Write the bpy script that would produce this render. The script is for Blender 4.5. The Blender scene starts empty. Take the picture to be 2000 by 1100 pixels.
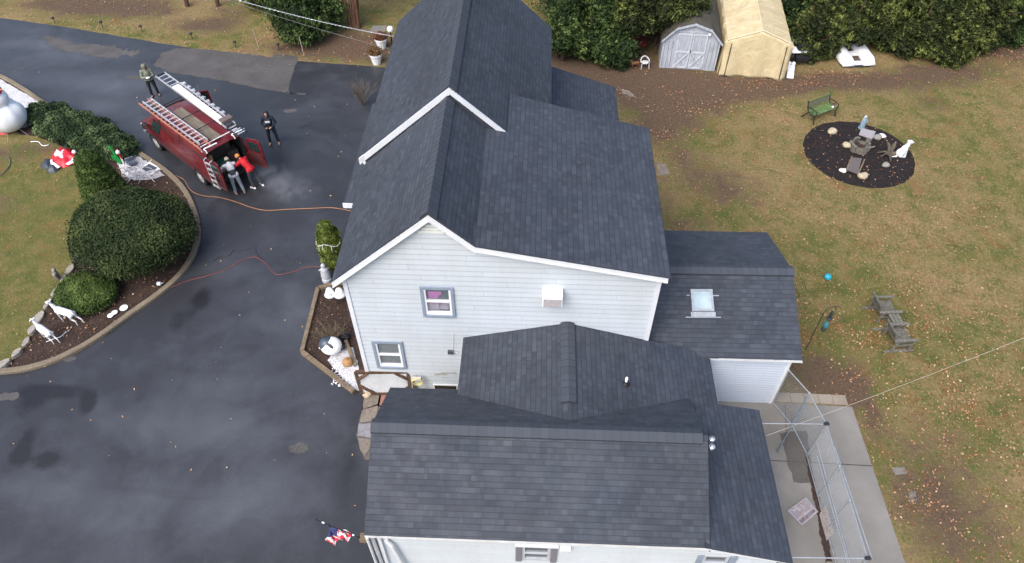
import bpy, bmesh, math, random
import numpy as np
from mathutils import Vector, Matrix, noise as mnoise
R = math.radians
random.seed(7); rng = np.random.default_rng(7)
sc = bpy.context.scene; COL = sc.collection

# ---------------- camera, sky, sun, exposure ----------------
CF, CTH, CPS, CRO, CH = 1417.0, .8369, -.0362, .00186, 20.0
_cy, _sy = math.cos(CPS), math.sin(CPS)
FW = Vector((_sy*math.cos(CTH), _cy*math.cos(CTH), -math.sin(CTH)))
RT0 = Vector((_cy, -_sy, 0)); UP0 = RT0.cross(FW)
RT = RT0*math.cos(CRO)+UP0*math.sin(CRO); UP = UP0*math.cos(CRO)-RT0*math.sin(CRO)
cam = bpy.data.cameras.new('camera'); camo = bpy.data.objects.new('camera', cam); COL.objects.link(camo)
cam.sensor_width = 36; cam.lens = CF/2000*36; cam.clip_end = 2000; cam.clip_start = .1
camo.matrix_world = Matrix(((RT.x, UP.x, -FW.x, 0), (RT.y, UP.y, -FW.y, 0), (RT.z, UP.z, -FW.z, CH), (0, 0, 0, 1)))
sc.camera = camo
w = bpy.data.worlds.new('World'); sc.world = w; w.use_nodes = True
SUN_EL, SUN_AZ = R(52), R(215)
sky = w.node_tree.nodes.new('ShaderNodeTexSky'); sky.sky_type = 'NISHITA'; sky.sun_disc = False
sky.sun_elevation = SUN_EL; sky.sun_rotation = SUN_AZ; sky.air_density = 1.0; sky.dust_density = 4.0; sky.ozone_density = 1.0
bg = w.node_tree.nodes['Background']; bg.inputs['Strength'].default_value = .15
w.node_tree.links.new(sky.outputs[0], bg.inputs[0])
sl = bpy.data.lights.new('sun', 'SUN'); sl.energy = 1.4; sl.angle = R(50); sl.color = (1, .96, .92)
so = bpy.data.objects.new('sun', sl); COL.objects.link(so)
sd = Vector((math.sin(SUN_AZ)*math.cos(SUN_EL), math.cos(SUN_AZ)*math.cos(SUN_EL), math.sin(SUN_EL)))
so.rotation_euler = sd.to_track_quat('Z', 'Y').to_euler(); so.location = (0, 0, 60)
sc.view_settings.view_transform = 'Standard'; sc.view_settings.look = 'None'; sc.view_settings.exposure = .85; sc.view_settings.gamma = 1
sc.cycles.max_bounces = 6; sc.cycles.transparent_max_bounces = 12; sc.cycles.volume_bounces = 1

def at(px, py, z=0.0):
    "world point at height z seen at that pixel of the 2000x1100 photograph"
    d = RT*((px-1000)/CF)-UP*((py-550)/CF)+FW
    t = (z-CH)/d.z
    return Vector((d.x*t, d.y*t, z))
def ats(pts, z=0.0): return [at(x, y, z) for x, y in pts]

# ---------------- object helpers ----------------
def tag(o, label=None, cat=None, group=None, kind=None):
    if label: o['label'] = label
    if cat: o['category'] = cat
    if group: o['group'] = group
    if kind: o['kind'] = kind
    return o
WM = {}
def thing(name, label, cat, loc=(0, 0, 0), rz=0, group=None):
    o = bpy.data.objects.new(name, None); COL.objects.link(o)
    o.location = loc; o.rotation_euler = (0, 0, rz); o.empty_display_size = .2
    WM[o.name] = Matrix.Translation(loc) @ Matrix.Rotation(rz, 4, 'Z')
    return tag(o, label, cat, group)
def dup(o, parent=None):
    c = o.copy(); COL.objects.link(c)
    if parent is not None: c.parent = parent
    for ch in [x for x in list(o.children)]: dup(ch, c)
    return c
def move(o, loc, rz=0, s=1):
    o.location = loc; o.rotation_euler = (0, 0, rz); o.scale = (s, s, s); return o

class MB:
    def __init__(s): s.v = []; s.f = []; s.uv = []; s.mi = []; s.cur = 0; s.cols = []
    def add(s, vs, fs, uv=None):
        b = len(s.v); s.v += [tuple(p) for p in vs]
        for i, f in enumerate(fs):
            s.f.append([b+k for k in f]); s.mi.append(s.cur)
            s.uv.append(uv[i] if uv else None)
        return s
    def box(s, c, d, rot=None):
        x, y, z = d[0]/2, d[1]/2, d[2]/2; c = Vector(c)
        vs = [Vector((a*x, b*y, e*z)) for a in (-1, 1) for b in (-1, 1) for e in (-1, 1)]
        if rot is not None: vs = [rot @ v for v in vs]
        return s.add([c+v for v in vs], [(0, 1, 3, 2), (4, 6, 7, 5), (0, 4, 5, 1), (2, 3, 7, 6), (0, 2, 6, 4), (1, 5, 7, 3)])
    def bx(s, x0, x1, y0, y1, z0, z1): return s.box(((x0+x1)/2, (y0+y1)/2, (z0+z1)/2), (abs(x1-x0), abs(y1-y0), abs(z1-z0)))
    def bar(s, a, b, w_, h, up=(0, 0, 1)):
        a, b = Vector(a), Vector(b); d = b-a; L = d.length; d.normalize(); u = Vector(up)
        if abs(d.dot(u)) > .98: u = Vector((1, 0, 0))
        sx = d.cross(u).normalized(); sz = sx.cross(d)
        m = Matrix((sx, d, sz)).transposed()
        return s.box((a+b)/2, (w_, L, h), m)
    def tube(s, pts, r, n=8, caps=True):
        pts = [Vector(p) for p in pts]; k = len(pts)
        if not isinstance(r, (list, tuple)): r = [r]*k
        vs = []; fs = []; pu = None
        for i, p in enumerate(pts):
            t = (pts[min(i+1, k-1)]-pts[max(i-1, 0)]).normalized()
            if pu is None: pu = t.orthogonal().normalized()
            pu = (pu-t*pu.dot(t)); pu = pu.normalized() if pu.length > 1e-6 else t.orthogonal().normalized()
            q = t.cross(pu)
            for j in range(n):
                a = 2*math.pi*j/n; vs.append(p+(pu*math.cos(a)+q*math.sin(a))*r[i])
        for i in range(k-1):
            for j in range(n):
                a = i*n+j; b = i*n+(j+1) % n; fs.append((a, b, b+n, a+n))
        if caps: fs.append(list(range(n))[::-1]); fs.append([(k-1)*n+j for j in range(n)])
        return s.add(vs, fs)
    def ell(s, c, r, n=12, m=8, rot=None):
        c = Vector(c); vs = []; fs = []
        if not isinstance(r, (list, tuple, Vector)): r = (r, r, r)
        for i in range(m+1):
            th = math.pi*i/m
            for j in range(n):
                a = 2*math.pi*j/n
                v = Vector((r[0]*math.sin(th)*math.cos(a), r[1]*math.sin(th)*math.sin(a), r[2]*math.cos(th)))
                if rot is not None: v = rot @ v
                vs.append(c+v)
        for i in range(m):
            for j in range(n):
                a = i*n+j; b = i*n+(j+1) % n
                if i == 0: fs.append((a, a+n, b+n))
                elif i == m-1: fs.append((a, a+n, b))
                else: fs.append((a, a+n, b+n, b))
        return s.add(vs, fs)
    def cap(s, a, b, ra, rb=None, n=10):
        rb = ra if rb is None else rb
        s.tube([a, b], [ra, rb], n); s.ell(a, ra, n, 6); s.ell(b, rb, n, 6); return s
    def lathe(s, prof, n=20, c=(0, 0, 0), axis='Z'):
        vs = []; fs = []; c = Vector(c)
        for r_, z in prof:
            for j in range(n):
                a = 2*math.pi*j/n; x, y = r_*math.cos(a), r_*math.sin(a)
                v = Vector((x, y, z)) if axis == 'Z' else (Vector((x, z, y)) if axis == 'Y' else Vector((z, x, y)))
                vs.append(c+v)
        for i in range(len(prof)-1):
            for j in range(n):
                a = i*n+j; b = i*n+(j+1) % n; fs.append((a, b, b+n, a+n))
        if prof[0][0] > 1e-4: fs.append(list(range(n))[::-1])
        if prof[-1][0] > 1e-4: fs.append([(len(prof)-1)*n+j for j in range(n)])
        return s.add(vs, fs)
    def prism(s, poly, z0, z1):
        n = len(poly)
        vs = [(p[0], p[1], z0) for p in poly]+[(p[0], p[1], z1) for p in poly]
        return s.add(vs, [list(range(n))[::-1], [n+i for i in range(n)]]+[(i, (i+1) % n, n+(i+1) % n, n+i) for i in range(n)])
    def slab(s, pts, off):
        n = len(pts); off = Vector(off); pts = [Vector(p) for p in pts]
        return s.add(pts+[p+off for p in pts], [list(range(n)), [n+i for i in range(n)][::-1]]+[((i+1) % n, i, n+i, n+(i+1) % n) for i in range(n)])
    def build(s, name, mats, parent=None, world=False, smooth=False, fixn=True, bevel=0, weld=False):
        vs = s.v
        if world and parent is not None:
            inv = WM[parent.name].inverted(); vs = [inv @ Vector(p) for p in vs]
        me = bpy.data.meshes.new(name); me.from_pydata([tuple(p) for p in vs], [], s.f)
        if any(u is not None for u in s.uv):
            lay = me.uv_layers.new(name='UVMap'); k = 0
            for fi, f in enumerate(s.f):
                for j in range(len(f)):
                    lay.data[k].uv = s.uv[fi][j] if s.uv[fi] else (0, 0); k += 1
        if not isinstance(mats, (list, tuple)): mats = [mats]
        for m in mats: me.materials.append(m)
        if len(mats) > 1: me.polygons.foreach_set('material_index', s.mi)
        if fixn or weld:
            bm = bmesh.new(); bm.from_mesh(me)
            if weld: bmesh.ops.remove_doubles(bm, verts=bm.verts, dist=.0005)
            if fixn: bmesh.ops.recalc_face_normals(bm, faces=bm.faces)
            bm.to_mesh(me); bm.free()
        if smooth: me.polygons.foreach_set('use_smooth', [True]*len(me.polygons))
        o = bpy.data.objects.new(name, me); COL.objects.link(o)
        if parent is not None: o.parent = parent; WM[o.name] = WM[parent.name]
        else: WM[o.name] = Matrix.Identity(4)
        if bevel:
            b = o.modifiers.new('bevel', 'BEVEL'); b.width = bevel; b.segments = 2; b.limit_method = 'ANGLE'
        return o
def centre(o):
    "move a one-mesh thing's origin to its base"
    vs = [v.co for v in o.data.vertices]; n = len(vs)
    c = Vector((sum(v.x for v in vs)/n, sum(v.y for v in vs)/n, min(v.z for v in vs)))
    o.data.transform(Matrix.Translation(-c)); o.location = c
    return o
def blob(o, vox=.01, smooth_it=3):
    m = o.modifiers.new('remesh', 'REMESH'); m.mode = 'VOXEL'; m.voxel_size = vox; m.use_smooth_shade = True
    if smooth_it:
        q = o.modifiers.new('smooth', 'SMOOTH'); q.iterations = smooth_it; q.factor = .5
    return o

# ---------------- material helpers ----------------
class NT:
    def __init__(s, name, rough=.7, metal=0, spec=.5):
        s.m = bpy.data.materials.new(name); s.m.use_nodes = True; s.t = s.m.node_tree
        s.b = s.t.nodes['Principled BSDF']; s.b.inputs['Roughness'].default_value = rough
        s.b.inputs['Metallic'].default_value = metal; s.b.inputs['Specular IOR Level'].default_value = spec
        s._pos = None
    def n(s, t, **k):
        x = s.t.nodes.new(t)
        for a, b in k.items(): setattr(x, a, b)
        return x
    def l(s, a, b):
        if isinstance(a, (int, float)): b.default_value = a
        elif isinstance(a, tuple): b.default_value = a if len(a) == 4 or b.type == 'VECTOR' else (*a, 1)
        else: s.t.links.new(a, b)
    def pos(s):
        if not s._pos: s._pos = s.n('ShaderNodeNewGeometry').outputs['Position']
        return s._pos
    def obj(s): return s.n('ShaderNodeTexCoord').outputs['Object']
    def uv(s): return s.n('ShaderNodeUVMap').outputs[0]
    def noise(s, sc_, det=4, rough=.55, vec=None, dist=0, stretch=None):
        x = s.n('ShaderNodeTexNoise'); v = vec or s.pos()
        if stretch:
            m = s.n('ShaderNodeMapping'); m.inputs['Scale'].default_value = stretch; s.l(v, m.inputs[0]); v = m.outputs[0]
        s.l(v, x.inputs['Vector']); x.inputs['Scale'].default_value = sc_; x.inputs['Detail'].default_value = det
        x.inputs['Roughness'].default_value = rough; x.inputs['Distortion'].default_value = dist
        return x.outputs['Fac']
    def ramp(s, f, stops, interp='LINEAR'):
        x = s.n('ShaderNodeValToRGB'); s.l(f, x.inputs[0]); e = x.color_ramp.elements; x.color_ramp.interpolation = interp
        while len(e) < len(stops): e.new(.5)
        for i, (p, c) in enumerate(stops):
            e[i].position = p; e[i].color = (*c, 1) if isinstance(c, tuple) else (c, c, c, 1)
        return x.outputs[0]
    def mix(s, f, a, b, mode='MIX'):
        x = s.n('ShaderNodeMix', data_type='RGBA', blend_type=mode, clamp_factor=True); s.l(f, x.inputs[0]); s.l(a, x.inputs[6]); s.l(b, x.inputs[7]); return x.outputs[2]
    def math(s, op, a, b=0.0, c=0.0):
        x = s.n('ShaderNodeMath', operation=op); s.l(a, x.inputs[0]); s.l(b, x.inputs[1]); s.l(c, x.inputs[2]); return x.outputs[0]
    def mr(s, v, a, b, c=0.0, d=1.0):
        x = s.n('ShaderNodeMapRange'); s.l(v, x.inputs[0])
        for i, q in enumerate((a, b, c, d)): x.inputs[i+1].default_value = q
        return x.outputs[0]
    def attr(s, name, out='Fac'):
        x = s.n('ShaderNodeAttribute', attribute_name=name); return x.outputs[out]
    def bump(s, h, st=.5, d=.02):
        x = s.n('ShaderNodeBump'); x.inputs['Strength'].default_value = st; x.inputs['Distance'].default_value = d
        s.l(h, x.inputs['Height']); s.l(x.outputs[0], s.b.inputs['Normal']); return x
    def col(s, c): s.l(c, s.b.inputs['Base Color']); return s
    def rough(s, r): s.l(r, s.b.inputs['Roughness']); return s
MATS = {}
def flat(name, c, rough=.6, metal=0, var=.18, scale=6, spec=.5, emit=None, alpha=None, bump=0):
    "plain paint / plastic / metal with a little uneven tone and dirt"
    if name in MATS: return MATS[name]
    t = NT(name, rough, metal, spec); o = t.obj()
    n = t.noise(scale, 5, .6, o)
    t.col(t.mix(t.mr(n, .3, .72), tuple(x*(1-var) for x in c), tuple(min(1, x*(1+var)) for x in c)))
    t.rough(t.mr(t.noise(scale*3, 3, .5, o), .3, .7, max(.03, rough-.08), min(1, rough+.1)))
    if bump: t.bump(t.noise(scale*8, 4, .6, o), .4, bump)
    if emit:
        t.b.inputs['Emission Color'].default_value = (*emit[0], 1); t.b.inputs['Emission Strength'].default_value = emit[1]
    if alpha: t.b.inputs['Alpha'].default_value = alpha
    MATS[name] = t.m; return t.m

def shingle_mat(name, tint=(1, 1, 1)):
    t = NT(name, .75, spec=.42); uv = t.uv()
    sep = t.n('ShaderNodeSeparateXYZ'); t.l(uv, sep.inputs[0])
    cw = .145
    row = t.math('FLOOR', t.math('DIVIDE', sep.outputs[1], cw)); fr = t.math('FRACT', t.math('DIVIDE', sep.outputs[1], cw))
    wn = t.n('ShaderNodeTexWhiteNoise', noise_dimensions='1D'); t.l(row, wn.inputs['W'])
    def cells(width, k, jit):
        u = t.math('ADD', t.math('DIVIDE', sep.outputs[0], width), t.math('MULTIPLY', wn.outputs[0], k))
        u = t.math('ADD', u, t.math('MULTIPLY', t.math('SINE', t.math('ADD', t.math('MULTIPLY', u, 2.3), t.math('MULTIPLY', row, 1.7))), jit))
        c = t.n('ShaderNodeCombineXYZ'); t.l(t.math('FLOOR', u), c.inputs[0]); t.l(row, c.inputs[1])
        q = t.n('ShaderNodeTexWhiteNoise', noise_dimensions='2D'); t.l(c.outputs[0], q.inputs['Vector'])
        return q.outputs[0], t.math('FRACT', u)
    a, fa = cells(.21, 7.3, .3); b, fb = cells(.135, 19.1, .28); c3, _ = cells(.9, 3.3, .2)
    tone = t.math('ADD', t.math('MULTIPLY', a, .5), t.math('ADD', t.math('MULTIPLY', b, .35), t.math('MULTIPLY', c3, .15)))
    col = t.ramp(tone, [(.12, (.026, .0315, .044)), (.45, (.034, .0415, .056)), (.68, (.041, .049, .065)), (.92, (.054, .063, .081))])
    col = t.mix(t.mr(t.noise(.55, 5, .6), .35, .7, 0, .3), col, (.047, .058, .078))
    big = t.mr(t.noise(.5, 5, .65, stretch=(1, .35, 1)), .3, .7, .84, 1.16)
    gr = t.mr(t.noise(90, 2, .6), .3, .7, .82, 1.2)
    col = t.mix(1.0, col, t.ramp(t.math('MULTIPLY', t.math('MULTIPLY', big, gr), .5), [(0, 0.0), (1, 1.0)]), 'MULTIPLY')
    col = t.mix(1.0, col, (2*tint[0], 2*tint[1], 2*tint[2]), 'MULTIPLY')
    edge = t.mr(fr, 0.0, .16, 0.0, 1.0)          # lower lip of each course
    col = t.mix(t.math('SUBTRACT', 1.0, edge), col, (.012, .015, .02))
    tabs = t.math('GREATER_THAN', a, .52)
    h = t.math('ADD', t.math('MULTIPLY', t.math('SUBTRACT', 1.0, fr), .55), t.math('MULTIPLY', tabs, .35))
    h = t.math('ADD', h, t.math('MULTIPLY', t.noise(60, 3, .6), .18))
    t.col(col); t.bump(h, .75, .012); t.rough(t.mr(t.noise(1.2, 4), .3, .7, .62, .86))
    return t.m

# ---------------- surface materials ----------------
M_SH = shingle_mat('asphalt_shingles')
def cap_mat():
    t = NT('ridge_cap_shingles', .75, spec=.42); sep = t.n('ShaderNodeSeparateXYZ'); t.l(t.uv(), sep.inputs[0])
    u = t.math('DIVIDE', sep.outputs[0], .22); wn = t.n('ShaderNodeTexWhiteNoise', noise_dimensions='1D'); t.l(t.math('FLOOR', u), wn.inputs['W'])
    c = t.mix(wn.outputs[0], (.034, .041, .056), (.043, .052, .070))
    c = t.mix(t.mr(t.math('FRACT', u), 0, .12, .6, 0), c, (.014, .017, .023))
    c = t.mix(t.mr(t.noise(70, 2), .3, .7, 0, .4), c, (.07, .08, .1)); t.col(c); t.bump(t.noise(60, 3), .4, .006); return t.m
M_CAP = cap_mat()
def siding_mat(name, c, dirt=(.40, .42, .42), exp=.2):
    t = NT(name, .5, spec=.4); p = t.pos()
    st = t.noise(1.1, 5, .6, p, 0, (1, 1, .35)); fine = t.noise(7, 4, .6, p, 0, (1.6, 1.6, .3))
    col = t.mix(t.mr(st, .42, .75, 0, .38), c, dirt); col = t.mix(t.mr(fine, .5, .85, 0, .25), col, tuple(x*.72 for x in c))
    sp_ = t.n('ShaderNodeSeparateXYZ'); t.l(p, sp_.inputs[0]); fz = t.math('FRACT', t.math('DIVIDE', sp_.outputs[2], exp))
    rowf = t.math('FLOOR', t.math('DIVIDE', sp_.outputs[2], exp)); w1_ = t.n('ShaderNodeTexWhiteNoise', noise_dimensions='1D'); t.l(rowf, w1_.inputs['W'])
    uu = t.math('ADD', t.math('DIVIDE', t.math('ADD', sp_.outputs[0], sp_.outputs[1]), 3.66), t.math('MULTIPLY', w1_.outputs[0], 9.0)); cb_ = t.n('ShaderNodeCombineXYZ'); t.l(rowf, cb_.inputs[0]); t.l(t.math('FLOOR', uu), cb_.inputs[1])
    w2_ = t.n('ShaderNodeTexWhiteNoise', noise_dimensions='2D'); t.l(cb_.outputs[0], w2_.inputs['Vector']); col = t.mix(t.mr(w2_.outputs[0], 0, 1, 0, .22), col, tuple(x*.72 for x in c))
    col = t.mix(t.mr(t.math('FRACT', uu), .006, .0, 0, .5), col, (.2, .22, .26))
    col = t.mix(t.mr(fz, .76 if exp > .15 else .6, .97, 0, .66 if exp > .15 else .8), col, (.20, .22, .26))        # lap shade painted into the colour as a dark line under each lip
    t.col(col); t.rough(t.mr(fine, .3, .7, .42, .62)); return t.m
M_SID = siding_mat('pale_blue_siding', (.52, .575, .625))
M_SIDN = siding_mat('pale_blue_narrow_siding', (.52, .575, .625), exp=.125)
M_TRIM = flat('white_trim', (.62, .65, .69), .45, var=.06, scale=3)
M_GUT = flat('weathered_white_gutter', (.60, .62, .64), .5, var=.16, scale=4)
M_BTRIM = flat('slate_blue_trim', (.22, .27, .34), .55, var=.1)
M_PURP = flat('grey_purple_shutter', (.16, .165, .21), .5, var=.08)
M_DARK = flat('dark_metal', (.02, .022, .026), .5, var=.2)
M_BLACK = flat('black_plastic', (.012, .013, .016), .5)
M_WHITE = flat('white_plastic', (.80, .82, .85), .4, var=.05)
M_GALV = flat('galvanised_steel', (.42, .45, .48), .38, .6, var=.15, scale=9)
M_ALU = flat('aluminium', (.66, .68, .71), .33, .55, var=.12, scale=8)
def glass_mat():
    t = NT('window_glass', .04, spec=.6); t.b.inputs['Alpha'].default_value = .28
    t.b.inputs['Base Color'].default_value = (.25, .3, .34, 1); t.bump(t.noise(3, 2), .05, .01); return t.m
M_GLASS = glass_mat()
M_DGLASS = flat('dark_glass', (.012, .016, .02), .06, var=.3, scale=3, spec=.7)
def wood_mat(name, a, b, stretch=(1, 14, 1), rough=.8, sc_=3.0, use='OBJ'):
    if name in MATS: return MATS[name]
    t = NT(name, rough, spec=.3); v = t.obj() if use == 'OBJ' else t.pos()
    n = t.noise(sc_, 6, .65, v, .6, stretch); n2 = t.noise(2.2, 4, .6, v)
    c = t.ramp(n, [(.28, tuple(x*.6 for x in a)), (.5, a), (.72, b)]); c = t.mix(t.mr(n2, .5, .8, 0, .5), c, tuple(x*.55 for x in a))
    t.col(c); t.bump(n, .5, .01); MATS[name] = t.m; return t.m
M_TIMB = wood_mat('weathered_timber', (.165, .125, .085), (.27, .215, .15), (1, 1, 1), sc_=9, use='POS')
M_BRWD = wood_mat('stained_brown_wood', (.085, .048, .03), (.17, .105, .07), (1, 1, 1), sc_=8)
M_GYWD = wood_mat('silvered_wood', (.135, .13, .11), (.26, .25, .215), (2, 2, 2), sc_=7)

def lawn_mat():
    t = NT('lawn', .95, spec=.15); p = t.pos()
    big = t.noise(.22, 6, .62, p); mid = t.noise(1.3, 6, .65, p, .4); fine = t.noise(9, 5, .7, p); vf = t.noise(45, 3, .7, p)
    g = t.mix(t.mr(mid, .35, .66), (.092, .118, .030), (.200, .170, .058))
    tan = t.mix(t.mr(fine, .3, .7), (.225, .150, .075), (.43, .305, .160))
    f = t.math('ADD', t.mr(big, .3, .72, -.2, .9), t.mr(mid, .3, .7, -.25, .45)); f = t.math('ADD', f, t.mr(fine, .3, .7, -.5, .5))
    f = t.math('SUBTRACT', f, t.math('MULTIPLY', t.attr('green'), .85))
    c = t.mix(t.math('MAXIMUM', 0.0, f), g, tan)
    rust = t.mr(t.noise(.8, 6, .75, p, .8), .54, .70, 0, .75); c = t.mix(rust, c, (.25, .115, .050))
    d = t.math('ADD', t.math('MULTIPLY', t.attr('dirt'), 1.9), t.mr(mid, .3, .7, -.95, .25)); d = t.math('ADD', d, t.mr(fine, .3, .7, -.4, .35))
    dirt = t.mix(t.mr(fine, .3, .7), (.070, .046, .034), (.175, .118, .084))
    c = t.mix(t.mr(d, -.05, .9), c, dirt)
    c = t.mix(t.mr(vf, .45, .68, .0, .7), c, (.060, .046, .022)); c = t.mix(t.mr(t.noise(17, 5, .75, p), .52, .66, 0, .5), c, (.075, .060, .026)); c = t.mix(t.mr(t.noise(70, 2, .6, p), .6, .75, 0, .5), c, (.32, .26, .15))
    t.col(c); t.bump(t.math('ADD', fine, vf), .7, .05); return t.m
M_LAWN = lawn_mat()
def asphalt_mat():
    t = NT('wet_asphalt', .5, spec=.5); p = t.pos()
    cl = t.noise(.23, 6, .6, p, 1.1); md = t.noise(1.0, 6, .65, p, .5); fn = t.noise(28, 4, .7, p)
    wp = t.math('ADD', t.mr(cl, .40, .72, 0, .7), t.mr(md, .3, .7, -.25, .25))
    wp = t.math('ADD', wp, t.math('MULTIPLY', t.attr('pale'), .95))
    c = t.mix(t.mr(wp, .1, 1.6), (.029, .031, .037), (.084, .095, .118))  # cloudy sky sheen painted into the asphalt colour as paler blue-grey
    c = t.mix(t.mr(t.math('ADD', t.attr('dark'), t.mr(md, .3, .7, -.45, .25)), .15, .7), c, (.010, .010, .012))
    c = t.mix(t.mr(fn, .35, .7, 0, .35), c, (.014, .014, .016)); c = t.mix(t.mr(t.noise(60, 2, .5, p), .68, .76, 0, .5), c, (.16, .155, .15))
    seam = t.noise(.8, 3, .5, p, 0, (.15, 2.5, 1)); c = t.mix(t.mr(seam, .62, .7, 0, .22), c, (.02, .02, .022))
    t.col(c); t.rough(t.mr(wp, -.2, 1.3, .36, .62)); t.bump(fn, .35, .008); return t.m
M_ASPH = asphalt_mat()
def speckle(name, base, dark, light, sc1=2, sc2=30, rough=.85, bd=.01, bs=.5, light_amt=.5):
    if name in MATS: return MATS[name]
    t = NT(name, rough, spec=.25); p = t.pos(); a = t.noise(sc1, 5, .6, p, .3); b = t.noise(sc2, 4, .7, p)
    c = t.mix(t.mr(a, .3, .7), dark, base); c = t.mix(t.mr(b, .5, .72, 0, light_amt), c, light); c = t.mix(t.mr(b, .48, .3, 0, .55*min(1, light_amt*2)), c, tuple(x*.5 for x in dark))
    t.col(c); t.bump(b, bs, bd); MATS[name] = t.m; return t.m
M_MULCH = speckle('bark_mulch', (.058, .036, .028), (.030, .021, .018), (.14, .09, .065), 1.5, 24, bd=.04, bs=.9)
M_DMULCH = speckle('dark_mulch', (.020, .017, .019), (.011, .010, .012), (.055, .045, .042), 1.5, 22, bd=.04, bs=.9)
M_CONC = speckle('concrete', (.225, .215, .20), (.145, .138, .125), (.26, .25, .235), .55, 40, bd=.003, bs=.2, light_amt=.15)
M_PAVER = speckle('tan_pavers', (.30, .265, .21), (.22, .19, .15), (.38, .34, .28), 1.2, 25, bd=.004, light_amt=.3)
M_FLAG = speckle('flagstone', (.22, .185, .155), (.135, .115, .10), (.30, .26, .23), 1.1, 14, bd=.006, light_amt=.4)
M_OLDASPH = speckle('worn_old_asphalt', (.098, .094, .093), (.058, .057, .058), (.17, .16, .155), .8, 26, bd=.006, light_amt=.5)
M_GRAV = speckle('white_marble_chips', (.62, .63, .66), (.40, .40, .43), (.82, .82, .85), 3, 16, bd=.05, bs=1, light_amt=.8)
M_STONE = speckle('pale_fieldstone', (.34, .31, .27), (.22, .2, .175), (.45, .42, .38), 3, 14, bd=.02)

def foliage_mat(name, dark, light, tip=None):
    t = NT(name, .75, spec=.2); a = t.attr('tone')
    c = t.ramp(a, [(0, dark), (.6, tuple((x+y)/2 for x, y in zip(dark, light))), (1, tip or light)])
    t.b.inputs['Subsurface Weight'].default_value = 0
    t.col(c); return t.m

# ---------------- roof and wall builders ----------------
def roof_slab(mb, pts, th=.05):
    pts = [Vector(p) for p in pts]; n = Vector((0, 0, 0))
    for i in range(len(pts)): n += pts[i].cross(pts[(i+1) % len(pts)])
    n.normalize()
    if n.z < 0: n = -n; pts = pts[::-1]
    u = Vector((0, 0, 1)).cross(n).normalized(); v = n.cross(u)
    if v.z < 0: v = -v
    uv = [(p.dot(u), p.dot(v)) for p in pts]; k = len(pts); lo = [p-Vector((0, 0, th)) for p in pts]
    fs = [list(range(k))]+[[k+i for i in range(k)][::-1]]+[(i, k+i, k+(i+1) % k, (i+1) % k) for i in range(k)]
    us = [uv, uv[::-1]]+[[(.05, .07)]*4]*k
    mb.add(pts+lo, fs, us)
def ridge_cap(a, b, slope_l, slope_r, hw=.19, lift=.055, parent=None):
    "raised shingle-capped ridge vent from a to b; slopes = drop per metre on either side"
    a, b = Vector(a), Vector(b); d = (b-a); L = d.length; d.normalize(); s = Vector((0, 0, 1)).cross(d).normalized()
    mb = MB(); n = max(2, int(L/.22)); st = L/n
    for i in range(n):
        p = a+d*(i*st); q = a+d*((i+1)*st+.012); l0 = lift+.010; l1 = lift
        def row(c, l): return [c+s*hw+Vector((0, 0, l-hw*slope_l)), c+Vector((0, 0, l+.012)), c-s*hw+Vector((0, 0, l-hw*slope_r))]
        P0, P1 = row(p, l0), row(q, l1)
        D = Vector((0, 0, -lift)); u0, u1 = i*.22+.001, (i+1)*.22-.001
        vs = P0+P1+[P0[0]+D, P0[2]+D, P1[0]+D, P1[2]+D, P0[1]+D]
        fs = [(0, 1, 4, 3), (1, 2, 5, 4), (0, 3, 8, 6), (2, 7, 9, 5), (0, 6, 10, 1), (1, 10, 7, 2)]
        us = [[(u0, 0), (u0, 1), (u1, 1), (u1, 0)]]*2+[[(u0, 0)]*4]*4
        mb.add(vs, fs, us)
    return mb.build('ridge_cap', M_CAP, parent, world=True)
def clip(poly, ax, val, keep_less):
    out = []; n = len(poly)
    for i in range(n):
        a, b = poly[i], poly[(i+1) % n]
        ia = (a[ax] <= val) == keep_less or a[ax] == val; ib = (b[ax] <= val) == keep_less or b[ax] == val
        if ia: out.append(a)
        if ia != ib:
            t = (val-a[ax])/(b[ax]-a[ax]); out.append((a[0]+(b[0]-a[0])*t, a[1]+(b[1]-a[1])*t))
    return out if len(out) > 2 else []
def siding(mb, polys, o, u, n, exp=.2, lap=.014, holes=()):
    "lapped boards: polys in (u, z); o origin, u unit direction along the wall, n outward normal"
    o, u, n = Vector(o), Vector(u), Vector(n)
    pcs = list(polys)
    for (u0, u1, z0, z1) in holes:
        new = []
        for p in pcs:
            for q in (clip(p, 0, u0, True), clip(p, 0, u1, False)):
                if q: new.append(q)
            m = clip(p, 0, u0, False); m = clip(m, 0, u1, True) if m else []
            if m:
                for q in (clip(m, 1, z0, True), clip(m, 1, z1, False)):
                    if q: new.append(q)
        pcs = new
    for p in pcs:
        zs = [q[1] for q in p]; k0 = math.floor(min(zs)/exp); k1 = math.ceil(max(zs)/exp)
        for k in range(k0, k1):
            s = clip(p, 1, (k+1)*exp, True); s = clip(s, 1, k*exp, False) if s else []
            if not s: continue
            vs = [o+u*a+Vector((0, 0, z))+n*(lap*(1-(z-k*exp)/exp)) for a, z in s]; mb.add(vs, [list(range(len(vs)))])
            low = [q for q in s if abs(q[1]-k*exp) < 1e-6]
            if len(low) >= 2:
                a0, a1 = min(q[0] for q in low), max(q[0] for q in low); z = k*exp
                b = [o+u*a0+Vector((0, 0, z)), o+u*a1+Vector((0, 0, z))]; mb.add([b[0], b[1], b[1]+n*lap, b[0]+n*lap], [(0, 1, 2, 3)])
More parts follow.
